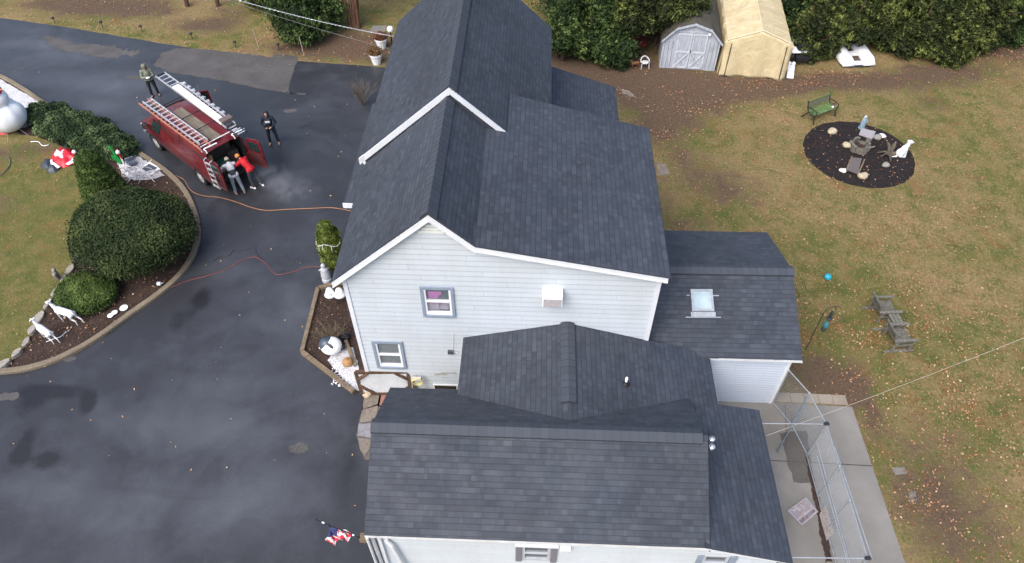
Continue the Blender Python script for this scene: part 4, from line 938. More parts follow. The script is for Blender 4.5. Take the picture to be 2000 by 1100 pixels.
timber(HB[1], HB[2], .14, .15, 'long left timber of the bed edging beside the asphalt')
timber(HB[2], HB[3], .14, .15, 'near diagonal timber of the bed edging below the white gravel')
# fieldstones along the island bed
rr = random.Random(3); L = ats(STL)
cnt = 0; lab = 'first second third fourth fifth sixth seventh eighth ninth tenth eleventh twelfth thirteenth fourteenth fifteenth sixteenth seventeenth eighteenth nineteenth twentieth'.split()
pts = [Vector((p.x, p.y, 0)) for p in L]; tot = sum((pts[i+1]-pts[i]).length for i in range(len(pts)-1))
def along(s):
    for i in range(len(pts)-1):
        l = (pts[i+1]-pts[i]).length
        if s <= l: return pts[i].lerp(pts[i+1], s/l), (pts[i+1]-pts[i]).normalized()
        s -= l
    return pts[-1], (pts[-1]-pts[-2]).normalized()
s = .25
while s < tot-.1 and cnt < 20:
    ln = rr.uniform(.4, .68); p, d = along(s+ln/2); sd = Vector((-d.y, d.x, 0)); m = MB(); w_ = rr.uniform(.16, .3)
    poly = [p+d*(ln/2-.03)*math.cos(a)*(1+.12*rr.uniform(-1, 1))+sd*w_/2*math.sin(a)*(1+.2*rr.uniform(-1, 1)) for a in np.linspace(0, 5.5, 8)]
    m.prism([(q.x, q.y) for q in poly], .02, rr.uniform(.12, .2)); one(m, 'edging_stone', M_STONE, '%s pale edging stone from the big yew bush down the island bed' % lab[cnt], 'stone', 'pale stones edging the island bed', bevel=.02); s += ln; cnt += 1
# rocks
def rock(px, py, r, mat, label, group=None, z=.03, flatn=.6, cat='stone', name='rock'):
    q = at(px, py, z); m = MB(); m.ell((q.x, q.y, z+r*flatn*.5), (r, r*.85, r*flatn), 12, 8); rs = random.Random(px); ph = rs.uniform(0, 6)
    m.v = [(v[0]+.12*r*math.sin(v[1]*17+ph), v[1]+.1*r*math.sin(v[0]*19+ph), max(z-.02, v[2]+.1*r*math.sin(v[0]*13+v[1]*9+ph))) for v in m.v]
    return one(m, name, mat, label, cat, group, smooth=True)
M_WST = flat('white_stone', (.78, .78, .77), .7, var=.06); M_TST = flat('tan_stone', (.40, .34, .24), .85, var=.2, scale=12); M_GST = flat('grey_stone', (.22, .22, .20), .85, var=.25, scale=14)
rock(718, 771, .17, M_TST, 'rounded tan rock at the lower corner of the house bed')
G = 'rocks in the round mulch bed'
rock(1624, 259, .22, M_TST, 'tan rock at the upper left of the round mulch bed', G); rock(1654, 286, .21, M_TST, 'yellowish round rock beside the hollow stump', G); rock(1646, 334, .17, M_WST, 'white round rock left of the weathered plank panel', G, flatn=.4)
rock(1684, 346, .23, M_TST, 'ragged tan rock below the weathered plank panel', G); rock(1730, 324, .17, M_GST, 'small greyish rock below the driftwood', G); rock(1723, 266, .19, M_WST, 'white flat stone right of the grey plaque', G, flatn=.3); rock(1714, 270, .2, M_GST, 'brown broken rock tucked under the white flat stone', G)
# plaque and plank panel in the ring
def panel(name, pts, z0, th, mat, label, cat):
    m = MB(); c = [at(x, y, z0) for x, y in pts]; m.slab(c, (0, 0, th)); return one(m, name, mat, label, cat, bevel=.008)
def stripes(name, a, b, scale, ang=0, rough=.7):
    t = NT(name, rough); x = t.n('ShaderNodeTexWave'); mp = t.n('ShaderNodeMapping'); mp.inputs['Rotation'].default_value = (0, 0, ang); t.l(t.obj(), mp.inputs[0]); t.l(mp.outputs[0], x.inputs[0]); x.inputs['Scale'].default_value = scale; x.inputs['Distortion'].default_value = 1.2
    t.col(t.mix(x.outputs[1], a, b)); t.bump(x.outputs[1], .5, .01); return t.m
panel('stone_plaque', [(1677, 264), (1682, 252), (1710, 259), (1703, 273)], .08, .06, stripes('plaque_face', (.26, .25, .26), (.36, .34, .36), 9, .5), 'grey rectangular stone plaque behind the hollow stump', 'plaque')
wp = panel('plank_panel', [(1653, 333), (1663, 309), (1683, 311), (1675, 341)], .10, .05, stripes('plank_face', (.075, .065, .06), (.15, .13, .125), 7, 1.25), 'weathered brown plank panel lying in the round mulch bed', 'panel')
m = MB(); 
for a, b in (((1653, 333), (1663, 307)), ((1676, 341), (1688, 313))): m.bar(at(*a, .1), at(*b, .1), .06, .12)
o = m.build('panel_frame', M_TIMB); o.parent = wp; 
o.data.transform(Matrix.Translation(-wp.location))
# hollow stump
q = at(1676, 291); t_ = thing('hollow_stump', 'hollow grey driftwood stump in the middle of the round mulch bed', 'stump', (q.x, q.y, 0)); m = MB()
for k in range(15):
    a = k/15*6.28; r = .36+.05*math.sin(k*2.3); h = .30+.10*math.sin(k*1.7)+.06*math.cos(k*5); m.box((q.x+r*math.cos(a), q.y+r*math.sin(a), h/2), (.09, .2, h), rotz(a) @ Matrix.Rotation(.18*math.sin(k), 3, 'Y'))
m.build('stump_wall', M_GYWD, t_, world=True); m = MB(); m.lathe([(.32, 0), (.32, .12), (.01, .1)], 14, q); m.build('soil', M_MULCH, t_, world=True)
m = MB()
for k, (dx, dy, dz) in enumerate([(.55, -.25, .35), (.5, .1, .25), (.62, -.05, .15)]): m.tube([(q.x+.3, q.y-.15+k*.1, .15), (q.x+dx, q.y+dy, dz)], [.06, .02], 6)
m.build('root', M_GYWD, t_, world=True)
# driftwood
q = at(1736, 304); m = MB()
for (dx, dy, dz, r) in ((-.5, .05, .12, .04), (.55, -.12, .1, .06), (-.1, -.5, .05, .05), (-.2, .25, .55, .06), (.15, .2, .6, .07), (.35, .35, .25, .04), (-.45, -.2, .08, .03)): m.tube([(q.x, q.y, .1), (q.x+dx*.5, q.y+dy*.5+.03, .1+dz*.6), (q.x+dx, q.y+dy, dz)], [.1, r*1.2, r*.5], 7)
one(m, 'driftwood', wood_mat('dark_drift', (.09, .075, .055), (.27, .23, .18), (1, 1, 1), sc_=5), 'twisted brown driftwood stump beside the white dog statue', 'driftwood')
# blue robed statue
q = at(1682, 251); t_ = thing('garden_statue', 'small pale blue robed statue at the top of the round mulch bed', 'statue', (q.x, q.y, 0), R(20)); m = MB()
m.lathe([(.15, 0), (.15, .05), (.13, .06), (.12, .3), (.085, .5), (.06, .56)], 14); m.ell((0, 0, .61), .055); m.tube([(.07, -.02, .48), (.12, -.1, .42), (.04, -.13, .42)], .025, 6); m.tube([(-.07, -.02, .48), (-.12, -.1, .42), (-.04, -.13, .42)], .025, 6)
m.build('figure', flat('pale_blue_paint', (.20, .29, .36), .6, var=.2), t_); m = MB(); m.ell((0, .015, .62), (.065, .06, .07)); m.tube([(-.065, .02, .6), (-.09, .03, .4)], .02, 5); m.build('veil', flat('veil_white', (.5, .56, .6), .6), t_)
# white dog statue (sitting, looking up right)
def creature(name, label, cat, loc, rz, segs, ells, mat, parts=(), vox=.012, s=1.0, group=None):
    t = thing(name, label, cat, loc, rz, group); m = MB(); f = lambda p: Vector(p)*s
    for a, b, ra, rb in segs: m.cap(f(a), f(b), ra*s, rb*s, 10)
    for e in ells: m.ell(f(e[0]), f(e[1]), 14, 9, Matrix.Rotation(e[2], 3, 'Y') if len(e) > 2 else None)
    blob(m.build('body', mat, t, fixn=False), vox)
    for nm, mt, es in parts:
        for k, e in enumerate(es):
            m = MB(); m.ell(f(e[0]), f(e[1]), 10, 6, Matrix.Rotation(e[2], 3, 'Y') if len(e) > 2 else None); m.build(nm, mt, t, smooth=True)
    return t
M_PWH = flat('white_paint', (.78, .80, .82), .5, var=.05)
q = at(1757, 306)
creature('dog_statue', 'white sitting dog statue at the right edge of the round mulch bed', 'statue', (q.x, q.y, 0), R(20),
    [((-.1, .09, .14), (.16, .12, .02), .08, .04), ((-.1, -.09, .14), (.16, -.12, .02), .08, .04), ((.12, .07, .42), (.2, .08, .03), .06, .04), ((.12, -.07, .42), (.2, -.08, .03), .06, .04), ((.1, 0, .5), (.2, 0, .68), .1, .08), ((.24, 0, .72), (.38, 0, .68), .075, .045), ((-.2, 0, .06), (-.38, .05, .05), .04, .02)],
    [((-.06, 0, .24), (.2, .17, .2)), ((.06, 0, .4), (.15, .14, .2)), ((.22, 0, .73), (.11, .1, .1))], M_PWH,
    [('ear', flat('grey_ear', (.45, .47, .5)), [((.17, .1, .74), (.04, .02, .08)), ((.17, -.1, .74), (.04, .02, .08))]), ('nose', M_BLACK, [((.43, 0, .69), (.02, .025, .02))])])
# two white deer figures
def deer(label, px, py, rz, graze=False, s=.9):
    q = at(px, py, .03)
    segs = [((-.38, 0, .72), (.3, 0, .76), .17, .18), ((.36, 0, .82), (.55, 0, 1.18), .12, .06), ((.55, 0, 1.22), (.78, 0, 1.14), .075, .04),
            ((.3, .09, .65), (.34, .1, .34), .075, .035), ((.34, .1, .34), (.30, .1, .02), .035, .022), ((.3, -.09, .65), (.42, -.1, .36), .075, .035), ((.42, -.1, .36), (.32, -.1, .05), .035, .022),
            ((-.42, .1, .68), (-.34, .11, .44), .11, .05), ((-.34, .11, .44), (-.54, .11, .32), .045, .032), ((-.54, .11, .32), (-.5, .11, .02), .032, .022),
            ((-.42, -.1, .68), (-.44, -.11, .42), .11, .05), ((-.44, -.11, .42), (-.66, -.11, .3), .045, .032), ((-.66, -.11, .3), (-.7, -.11, .02), .032, .022), ((-.52, 0, .82), (-.6, 0, .74), .03, .02)]
    return creature('deer_figure', label, 'deer figure', (q.x, q.y, .03), rz, segs, [((.56, 0, 1.22), (.09, .07, .08))], M_PWH, [('ear', M_PWH, [((.5, .1, 1.3), (.03, .07, .05)), ((.5, -.1, 1.3), (.03, .07, .05))]), ('nose', M_BLACK, [((.815, 0, 1.13), (.015, .02, .018))])], s=s, group='white deer figures in the island bed')
deer('white deer figure standing nearer the low round bush', 138, 628, R(165), s=.74)
deer('smaller white deer figure at the lower left of the bed', 98, 662, R(150), s=.66)
# squirrel-like stone figure on the edging, purple ornament, white plates
q = at(118, 548); creature('squirrel_statue', 'grey stone squirrel statue on the pale edging stones', 'statue', (q.x, q.y, .12), R(120), [((0, 0, .1), (.02, 0, .3), .1, .08), ((-.12, 0, .08), (-.2, 0, .4), .06, .08), ((.08, .05, .2), (.14, .03, .24), .03, .02), ((.08, -.05, .2), (.14, -.03, .24), .03, .02)], [((.05, 0, .4), (.1, .07, .08))], M_STONE, vox=.012)
q = at(185, 530, .03); m = MB(); m.lathe([(.03, 0), (.05, .02), (.06, .2), (.05, .32), (.01, .36)], 12, q); one(m, 'ornament', flat('mauve_plastic', (.55, .35, .55), .4), 'pale mauve candle shaped ornament under the big yew bush', 'ornament', smooth=True)
for k, (px, py, r) in enumerate(((243, 603, .15), (225, 612, .11), (217, 618, .11))):
    q = at(px, py, .035); m = MB(); m.lathe([(r*.5, 0), (r*.6, .03), (r, .05), (r*.96, .062), (r*.5, .04), (.005, .04)], 18, q); one(m, 'white_disc', M_WHITE, ['large white disc beside the kerb, rightmost of three', 'middle pale blue white disc of the three by the kerb', 'leftmost small white disc of the three by the kerb'][k], 'disc', 'white discs by the island kerb', smooth=True)
q = at(311, 556, .12); m = MB(); m.box((q.x, q.y, .17), (.13, .1, .1)); m.cap((q.x+.08, q.y, .17), (q.x+.12, q.y+.06, .15), .02); one(m, 'plug_box', M_WHITE, 'small white outdoor socket box on the kerb', 'socket box', bevel=.01)
rock(222, 558, .07, M_WST, 'small white pebble in the mulch right of the low round bush', z=.03)

# inflatable snowman (standing) at the left edge
q = at(30, 255, 0); sx, sy = q.x-.15, q.y+.1
t_ = thing('inflatable_snowman', 'large white inflatable snowman with black hat and striped scarf at the left edge', 'snowman', (sx, sy, .03))
m = MB(); m.ell((0, 0, .72), (.88, .84, .74), 36, 24); m.v = [tuple(Vector(v)*(1+.05*mnoise.noise(Vector(v)*2.2)+.018*math.sin(10*math.atan2(v[1], v[0])))) for v in m.v]; m.build('base_ball', M_PWH, t_, smooth=True)
m = MB(); m.ell((0, .0, 1.58), (.55, .53, .46), 30, 18); m.v = [(v[0]*(1+.05*mnoise.noise(Vector(v)*3)), v[1]*(1+.05*mnoise.noise(Vector(v)*3)), v[2]) for v in m.v]; m.build('middle_ball', M_PWH, t_, smooth=True)
m = MB(); m.ell((-.03, 0, 2.2), (.42, .40, .38), 24, 14); m.build('head', M_PWH, t_, smooth=True)
m = MB(); m.lathe([(.001, 0), (.42, 0), (.42, .05), (.28, .07), (.27, .42), (.001, .42)], 20, (-.08, 0, 2.46)); m.build('hat', M_BLACK, t_)
for k, (c_, a0, a1) in enumerate(((('scarf_red'), -2.6, -1.4), (('scarf_green'), -1.4, -.5), (('scarf_red'), -.5, .3), (('scarf_green'), .3, 3.6))):
    m = MB(); m.tube([(-.02+.40*math.cos(a), .40*math.sin(a), 1.93) for a in np.linspace(a0, a1, 8)], .085, 8); m.build('scarf', flat(c_, (.6, .02, .05) if 'red' in c_ else (.02, .25, .2), .6), t_, smooth=True)
m = MB(); m.slab([(.1, -.42, 1.93), (.26, -.38, 1.93), (.3, -.52, 1.6), (.16, -.56, 1.58)], (0, -.05, 0)); m.build('scarf_end', flat('scarf_blue', (.05, .08, .4), .6), t_)
m = MB(); m.tube([(.32, -.1, 2.2), (.78, -.12, 2.12)], [.08, .01], 10); m.build('carrot_nose', flat('carrot', (.75, .3, .12), .5), t_, smooth=True)
m = MB()
for a in (-.5, -1.3, -2.1, .6): m.tube([(.5*math.cos(a), .5*math.sin(a), .3), (1.15*math.cos(a), 1.1*math.sin(a), 0)], .008, 4)
m.build('tether', flat('grey_cord', (.3, .3, .3)), t_)
# deflated cloth shapes
def puddle(mb, pts, z0, h, rings=3, seed=0):
    P_ = [at(x, y, z0) for x, y in pts]; rg = []; 
    n0 = len(P_); fine = []
    for i in range(n0):
        for j in range(4): fine.append(P_[i].lerp(P_[(i+1) % n0], j/4))
    n = len(fine); c = sum(fine, Vector())/n; vs = []; fs = []
    for r in range(rings+1):
        f = 1-r/(rings+.6)
        for p in fine:
            v = c.lerp(p, f); hh = h*(1-f**2.4)+h*.55*mnoise.noise(Vector((v.x*3.2+seed, v.y*3.2, r*.3)))*(1 if r else 0); vs.append((v.x, v.y, z0+max(0, hh)+(0 if r else 0)))
    vs.append((c.x, c.y, z0+h*1.05))
    for r in range(rings):
        for i in range(n): fs.append((r*n+i, r*n+(i+1) % n, (r+1)*n+(i+1) % n, (r+1)*n+i))
    for i in range(n): fs.append((rings*n+i, rings*n+(i+1) % n, len(vs)-1))
    mb.add(vs, fs)
M_RED = flat('red_nylon', (.55, .012, .03), .4, var=.25, scale=5); M_WNY = flat('white_nylon', (.75, .74, .77), .4, var=.08); M_BNY = flat('dark_nylon', (.035, .045, .06), .35, var=.25)
q = at(125, 322); t_ = thing('deflated_inflatable', 'collapsed red and white inflatable with two dark boots lying on the lawn', 'inflatable', (q.x, q.y, .05))
def pud(name, pts, z0, h, mat, seed, par=t_):
    m = MB(); puddle(m, pts, z0, h, seed=seed); return m.build(name, mat, par, world=True, smooth=True)
pud('suit', [(98, 310), (106, 296), (118, 290), (135, 289), (150, 300), (164, 308), (163, 318), (145, 320), (125, 328), (105, 328)], .06, .24, M_RED, 1)
pud('boot', [(78, 322), (88, 311), (100, 311), (104, 322), (96, 331), (84, 330)], .055, .16, M_BNY, 2); pud('boot', [(88, 330), (98, 323), (112, 326), (117, 332), (108, 338), (94, 338)], .055, .2, M_BNY, 3)
pud('white_trim', [(98, 312), (102, 311), (104, 320), (118, 326), (112, 329), (99, 323)], .16, .1, M_WNY, 4); pud('white_trim', [(105, 302), (111, 291), (116, 305), (126, 314), (128, 303), (122, 299), (130, 291), (139, 300), (128, 303), (126, 316), (112, 310)], .2, .15, M_WNY, 5)
pud('white_trim', [(128, 321), (138, 316), (145, 306), (152, 310), (144, 318), (134, 322)], .2, .06, M_WNY, 6); pud('white_trim', [(155, 317), (160, 310), (165, 309), (163, 317)], .12, .06, M_WNY, 7)
m = MB(); m.ell(at(145, 297, .22), .1); m.build('pompom', M_WNY, t_, world=True, smooth=True); pud('dark_cloth', [(120, 290), (126, 284), (138, 288), (150, 295), (160, 304), (150, 300), (136, 290)], .05, .1, M_BNY, 8)
m = MB(); puddle(m, [(-10, 235), (4, 240), (14, 254), (16, 262), (2, 264), (-14, 264)], .06, .3, seed=4); one(m, 'red_cloth', M_RED, 'crumpled red inflatable cloth at the left edge behind the snowman', 'cloth', smooth=True)
# decorations by the gravel tip
m = MB(); q = at(236, 321, .05)
def cut(mb, prof, base, ang, th=.04, s=1, tilt=0):
    u = Vector((math.cos(ang), math.sin(ang), 0)); n = Vector((-u.y, u.x, 0)); v = (Vector((0, 0, 1))*math.cos(tilt)+n*math.sin(tilt)); mb.slab([base+u*(a*s)+v*(b*s) for a, b in prof], n*th)
cut(m, [(0, 0), (-.22, .22), (-.30, .45), (-.2, .42), (-.12, .55), (-.2, 1.0), (-.08, .95), (0, .5), (.1, .15)], q, R(-5), .05, .95)
one(m, 'green_cutout', flat('bright_green_paint', (.01, .22, .05), .4), 'bright green forked wooden cut-out between the juniper hedge and the gravel', 'cut-out')
q = at(247, 332, .05); t_ = thing('painted_cutout', 'oval white painted cut-out figure with a red and white cap beside the green cut-out', 'cut-out', (q.x, q.y, .05), R(-50)); m = MB()
m.slab([(.2*math.sin(a), 0, .42-.42*math.cos(a)) for a in np.linspace(0, 6.0, 18)], (0, .04, 0)); m.build('board', M_WHITE, t_); m = MB(); m.slab([(-.19, -.01, .72), (.19, -.01, .72), (.14, -.01, .98), (-.02, -.01, 1.08), (-.2, -.01, .92)], (0, .06, 0)); m.build('cap', M_RED, t_)
m = MB(); m.ell((.12, 0, 1.02), .09); m.build('pompom', M_PWH, t_, smooth=True)
q = at(292, 331, .06); t_ = thing('solar_panel', 'dark square solar panel lying in a white tray on the gravel', 'solar panel', (q.x, q.y, .06), R(-30)); m = MB(); m.bx(-.4, .42, -.34, .34, 0, .05); m.build('tray', M_PWH, t_, bevel=.02); m = MB(); m.bx(-.22, .26, -.2, .2, .055, .085); m.build('panel', flat('dark_panel', (.07, .08, .095), .35), t_)
m = MB(); rr = random.Random(5); q = at(268, 345, .06)
for k in range(46):
    a = Vector((q.x+rr.uniform(-.55, .6), q.y+rr.uniform(-.35, .35), rr.uniform(.05, .5))); b = a+Vector((rr.uniform(-.6, .6), rr.uniform(-.5, .5), rr.uniform(-.3, .3))); b.z = max(.05, b.z); c = a.lerp(b, .5)+Vector((0, 0, rr.uniform(-.02, .12))); m.tube([a, c, b], .014, 5)
one(m, 'wire_frame_reindeer', flat('pale_wire', (.6, .6, .62), .4), 'tangled collapsed white wire frame decoration with lights on the gravel', 'wire frame')
m = MB(); c = at(256, 318, .07); m.box((c.x, c.y, .2), (.35, .06, .32), rotz(.6)); m.box((c.x+.12, c.y-.1, .12), (.3, .25, .12), rotz(.9)); one(m, 'grey_box', flat('grey_plastic', (.16, .19, .24), .5), 'grey plastic box among the fallen decorations on the gravel', 'box', bevel=.015)
# cords
def cord(name, pts, r, col, label, z=.015, cat='cord', extra=None):
    P_ = [at(x, y, z) for x, y in pts]; fine = []
    for i in range(len(P_)-1):
        p0, p1, p2, p3 = P_[max(0, i-1)], P_[i], P_[i+1], P_[min(len(P_)-1, i+2)]
        for j in range(6): t = j/6; fine.append(.5*((2*p1)+(p2-p0)*t+(2*p0-5*p1+4*p2-p3)*t*t+(3*p1-p0-3*p2+p3)*t**3))
    fine.append(P_[-1]); m = MB(); m.tube(fine, r, 6); return one(m, name, col, label, cat, smooth=True)
M_ORG = flat('orange_rubber', (.40, .19, .09), .5); M_RDC = flat('red_rubber', (.22, .05, .045), .5); M_BKC = flat('black_rubber', (.02, .024, .034), .5)
cord('extension_cord', [(322, 338), (345, 344), (360, 352), (373, 372), (395, 382), (430, 386), (462, 395), (490, 405), (520, 411), (560, 409), (610, 407), (650, 406), (690, 413)], .013, M_ORG, 'orange extension cord running from the island past the van to the house')
cord('extension_cord', [(300, 575), (330, 563), (365, 549), (400, 540), (440, 527), (470, 510), (497, 502), (520, 515), (540, 536), (575, 530), (600, 522), (640, 521)], .011, M_RDC, 'red extension cord crossing the driveway to the arborvitae')
cord('extension_cord', [(414, 512), (430, 502), (447, 499), (458, 488), (475, 489), (498, 484), (500, 492), (512, 507), (535, 522), (560, 527), (590, 525), (640, 522)], .011, M_BKC, 'black extension cord beside the red one on the driveway')
cord('light_string', [(90, 668), (105, 662), (118, 658), (125, 652), (135, 645), (140, 638)], .012, M_WHITE, 'white string of lights on the mulch between the two deer', z=.05)
cord('light_string', [(60, 277), (75, 277), (82, 284), (92, 284), (96, 281)], .018, M_WHITE, 'white cord on the lawn below the juniper hedge', z=.07)
cord('garden_hose', [(16, 305), (20, 318), (14, 330), (2, 342), (-10, 348)], .02, flat('dull_hose', (.12, .13, .10)), 'dull grey hose on the island lawn at the left edge', z=.075)
# house bed objects
q = at(639, 549); t_ = thing('garden_statue', 'grey robed garden statue at the top corner of the house bed', 'statue', (q.x, q.y, .03), R(200)); m = MB()
m.lathe([(.17, 0), (.17, .12), (.13, .14), (.12, .2), (.17, .26), (.15, .45), (.13, .62), (.06, .7)], 16); m.ell((0, 0, .79), (.085, .085, .1)); m.tube([(.12, -.02, .58), (.17, -.12, .48), (.03, -.17, .5)], .035, 7); m.tube([(-.12, -.02, .58), (-.17, -.12, .48), (-.03, -.17, .5)], .035, 7)
m.build('figure', flat('grey_cast_stone', (.38, .40, .44), .75, var=.15, scale=10), t_)
q = at(652, 566, .9)
t_ = thing('bell_decoration', 'pair of white bell shaped decorations hanging at the gable corner', 'decoration', (q.x, q.y, .03)); 
for sx_ in (-.17, .17):
    m = MB(); m.lathe([(.01, .95), (.1, .9), (.14, .78), (.18, .66), (.22, .62), (.2, .63), (.12, .74), (.01, .8)], 16, (sx_, 0, 0)); m.build('bell', M_WHITE, t_, smooth=True)
    m = MB(); m.ell((sx_*.6, -.12, .74), .03); m.build('clapper', M_BLACK, t_)
m = MB(); m.tube([(0, .05, 0), (0, .05, .95)], .015, 6); m.build('stake', M_DARK, t_)
q = at(650, 686, .03); t_ = thing('penguin_figure', 'round black and white plastic bird figure lying in the house bed', 'figure', (q.x, q.y, .03)); m = MB(); m.ell((0, 0, .3), (.36, .33, .3), 24, 14); m.build('body', M_PWH, t_, smooth=True)
m = MB(); m.ell((-.13, .03, .36), (.28, .27, .27), 20, 12); m.build('back', flat('slate_plastic', (.05, .07, .10), .35), t_, smooth=True); m = MB(); m.ell((-.02, -.12, .42), (.22, .1, .17), 16, 8, rotz(-.5)); m.build('wing', flat('navy_plastic', (.02, .025, .04), .35), t_, smooth=True)
m = MB(); m.ell((-.36, .0, .18), (.09, .07, .06)); m.build('head', flat('tan_plastic', (.5, .42, .34)), t_, smooth=True); m = MB(); m.ell((.36, .04, .2), (.1, .12, .08)); m.build('foot', M_BLACK, t_, smooth=True)
a, b = at(676, 668, .05), at(694, 716, .05); m = MB(); m.bar(a+Vector((0, 0, .08)), b+Vector((0, 0, .05)), .11, .09); t_ = thing('wooden_post', 'fallen weathered wooden post with a black lantern head in the house bed', 'post', (a.x, a.y, .05)); m.build('post', M_TIMB, t_, world=True)
m = MB(); m.box(a+Vector((-.02, .12, .14)), (.26, .22, .18)); m.box(a+Vector((-.02, .12, .25)), (.16, .14, .06)); m.build('lantern', M_BLACK, t_, world=True, bevel=.015)
q = at(680, 712, .04); m = MB(); m.lathe([(.01, 0), (.13, .02), (.18, .1), (.18, .17), (.12, .26), (.03, .28)], 20, q); m.tube([(q.x, q.y, .31), (q.x+.02, q.y, .36)], .02, 5); one(m, 'pumpkin', flat('orange_brown_gourd', (.34, .19, .08), .6, var=.2), 'orange brown pumpkin on the white gravel of the house bed', 'pumpkin', smooth=True)
m = MB(); rr = random.Random(2)
for k in range(260):
    u, v = rr.random(), rr.random(); a = at(648+u*45, 702+v*50+u*8, .04)
    if a.x < -5.2: m.ell((a.x, a.y, .045), (rr.uniform(.02, .04), rr.uniform(.015, .03), .02), 5, 3, rotz(rr.random()*3))
o = one(m, 'gravel_chips', flat('white_chips', (.72, .72, .76), .7, var=.15, scale=2), None, None); tag(o, kind='stuff')
# white lattice in a stained timber frame (bay cover) standing on the gable side
t_ = thing('lattice_frame', 'white diagonal lattice panel in a brown timber frame below the lower gable window', 'lattice panel', (-4.6, 12.6, 0))
FA, FB_ = at(694, 727, .95), at(796, 726, .95); FD, FC_ = at(706, 768, .12), at(803, 768, .12)
m = MB()
for a, b in ((FA, FB_), (FB_, FC_), (FD, FA)): m.bar(a, b, .1, .1)
m.bar(FD, FC_, .08, .08); m.build('frame', M_BRWD, t_, world=True)
def lp(u, v): return (FA.lerp(FB_, u)).lerp(FD.lerp(FC_, u), v)
m = MB()
for a, b in (((.02, .32), (.24, .04)), ((.76, .04), (.98, .32)), ((.02, .62), (.28, .98)), ((.72, .98), (.98, .7))): m.bar(lp(*a)+Vector((0, -.04, .03)), lp(*b)+Vector((0, -.04, .03)), .09, .05)
m.build('corner_brace', M_BRWD, t_, world=True)
m = MB(); nb = 20; ext = 1.9
for sgn in (1, -1):
    for k in range(-nb, 2*nb):
        u0 = k/nb; pts_ = []
        a = (u0, 0.0); b = (u0+sgn*.62, 1.0)
        ts = [t for t in np.linspace(0, 1, 21) if .03 < a[0]+(b[0]-a[0])*t < .97]
        if len(ts) > 1: m.bar(lp(a[0]+(b[0]-a[0])*ts[0], ts[0])+Vector((0, 0, .012*sgn)), lp(a[0]+(b[0]-a[0])*ts[-1], ts[-1])+Vector((0, 0, .012*sgn)), .036, .008)
m.build('lattice', flat('lattice_white', (.58, .60, .62), .6, var=.1), t_, world=True)
m = MB(); m.slab([lp(.03, .03)+Vector((0, .02, -.05)), lp(.97, .03)+Vector((0, .02, -.05)), lp(.97, .97)+Vector((0, .02, -.05)), lp(.03, .97)+Vector((0, .02, -.05))], (0, 0, -.02)); m.build('backing', flat('shaded_backing', (.34, .36, .38), .8), t_, world=True)
m = MB(); m.bar(at(800, 722, .95), at(808, 766, .1), .13, .04); m.bar(at(804, 722, .9), at(813, 766, .08), .06, .04); one(m, 'leaning_boards', M_TIMB, 'pair of yellowish boards leaning beside the lattice frame', 'boards')
# hose reel
t_ = thing('hose_reel', 'metal hose hanger with coiled yellow hose on the gable wall', 'hose reel', (-3.5, 13.0, 0)); m = MB()
for k in range(5): m.tube([(-3.5+.17*math.cos(a)+.01*k, 12.98-.02*k, .78+.15*math.sin(a)) for a in np.linspace(0, 6.28, 18)], .014, 5)
m.build('hose', flat('yellow_hose', (.50, .45, .22), .5), t_, world=True); m = MB()
for x in (-3.66, -3.34): m.tube([(x, 13.05, .9), (x, 12.95, .5), (x-.02, 12.9, 0)], .015, 5)
m.tube([(-3.72, 12.95, .35), (-3.28, 12.95, .35)], .012, 5); m.tube([(-3.66, 12.98, .92), (-3.34, 12.98, .92)], .05, 8); m.build('stand', flat('beige_metal', (.42, .40, .36)), t_, world=True)
m = MB(); m.tube([(-3.75, 12.9, .38), (-3.5, 12.86, .33), (-3.2, 12.9, .40)], .014, 5); m.build('green_hose', flat('green_hose', (.05, .30, .18)), t_, world=True)
# flag on its pole at the front-left corner
A_, B_ = Vector((-3.9, 7.15, 2.35)), at(617, 1015, 2.9)
t_ = thing('house_flag', 'striped flag on a black pole angled off the front corner of the house', 'flag', tuple(A_)); m = MB(); m.tube([A_, B_], .014, 8); m.ell(B_, .03); m.build('pole', M_BLACK, t_, world=True)
m = MB(); m.tube([A_+Vector((.03, 0, -.08)), A_+(B_-A_)*.12], .03, 8); m.build('bracket', M_DARK, t_, world=True)
m = MB(); m.tube([A_+(B_-A_)*.83, A_+(B_-A_)*.88], .022, 6); m.tube([A_+(B_-A_)*.22, A_+(B_-A_)*.26], .022, 6); m.build('clip', M_WHITE, t_, world=True)
dr = (B_-A_).normalized(); fm = [flat('flag_red', (.55, .03, .06), .7), flat('flag_white', (.72, .72, .74), .7), flat('flag_blue', (.03, .04, .14), .7)]
m = MB(); nu, nv = 26, 12; P0 = A_+dr*(B_-A_).length*.30; Lf = (B_-A_).length*.44; grid = []
for i in range(nu+1):
    for j in range(nv+1):
        u, v = i/nu, j/nv; gath = .38 if u > .45 else .2
        hang = v*(.16+.62*max(0, min(1, (u-.38)/.35)))
        p = P0+dr*(Lf*u)+Vector((.05*math.sin(u*19+v*5)-.35*v*max(0, u-.5), -.05*math.cos(u*15+v*7)-.12*v, -hang))+Vector((0, 0, .02*math.sin(v*14+u*8)))
        grid.append(p)
for i in range(nu):
    for j in range(nv):
        m.cur = 2 if (i > nu*.68 and j < nv*.55) else (0 if (int((i*.5+j*.9)) % 4) < 2 else 1)
        a = i*(nv+1)+j; m.add([grid[a], grid[a+1], grid[a+nv+2], grid[a+nv+1]], [(0, 1, 2, 3)])
fo = m.build('cloth', fm, t_, world=True, smooth=True, weld=True); sd_ = fo.modifiers.new('solidify', 'SOLIDIFY'); sd_.thickness = .006
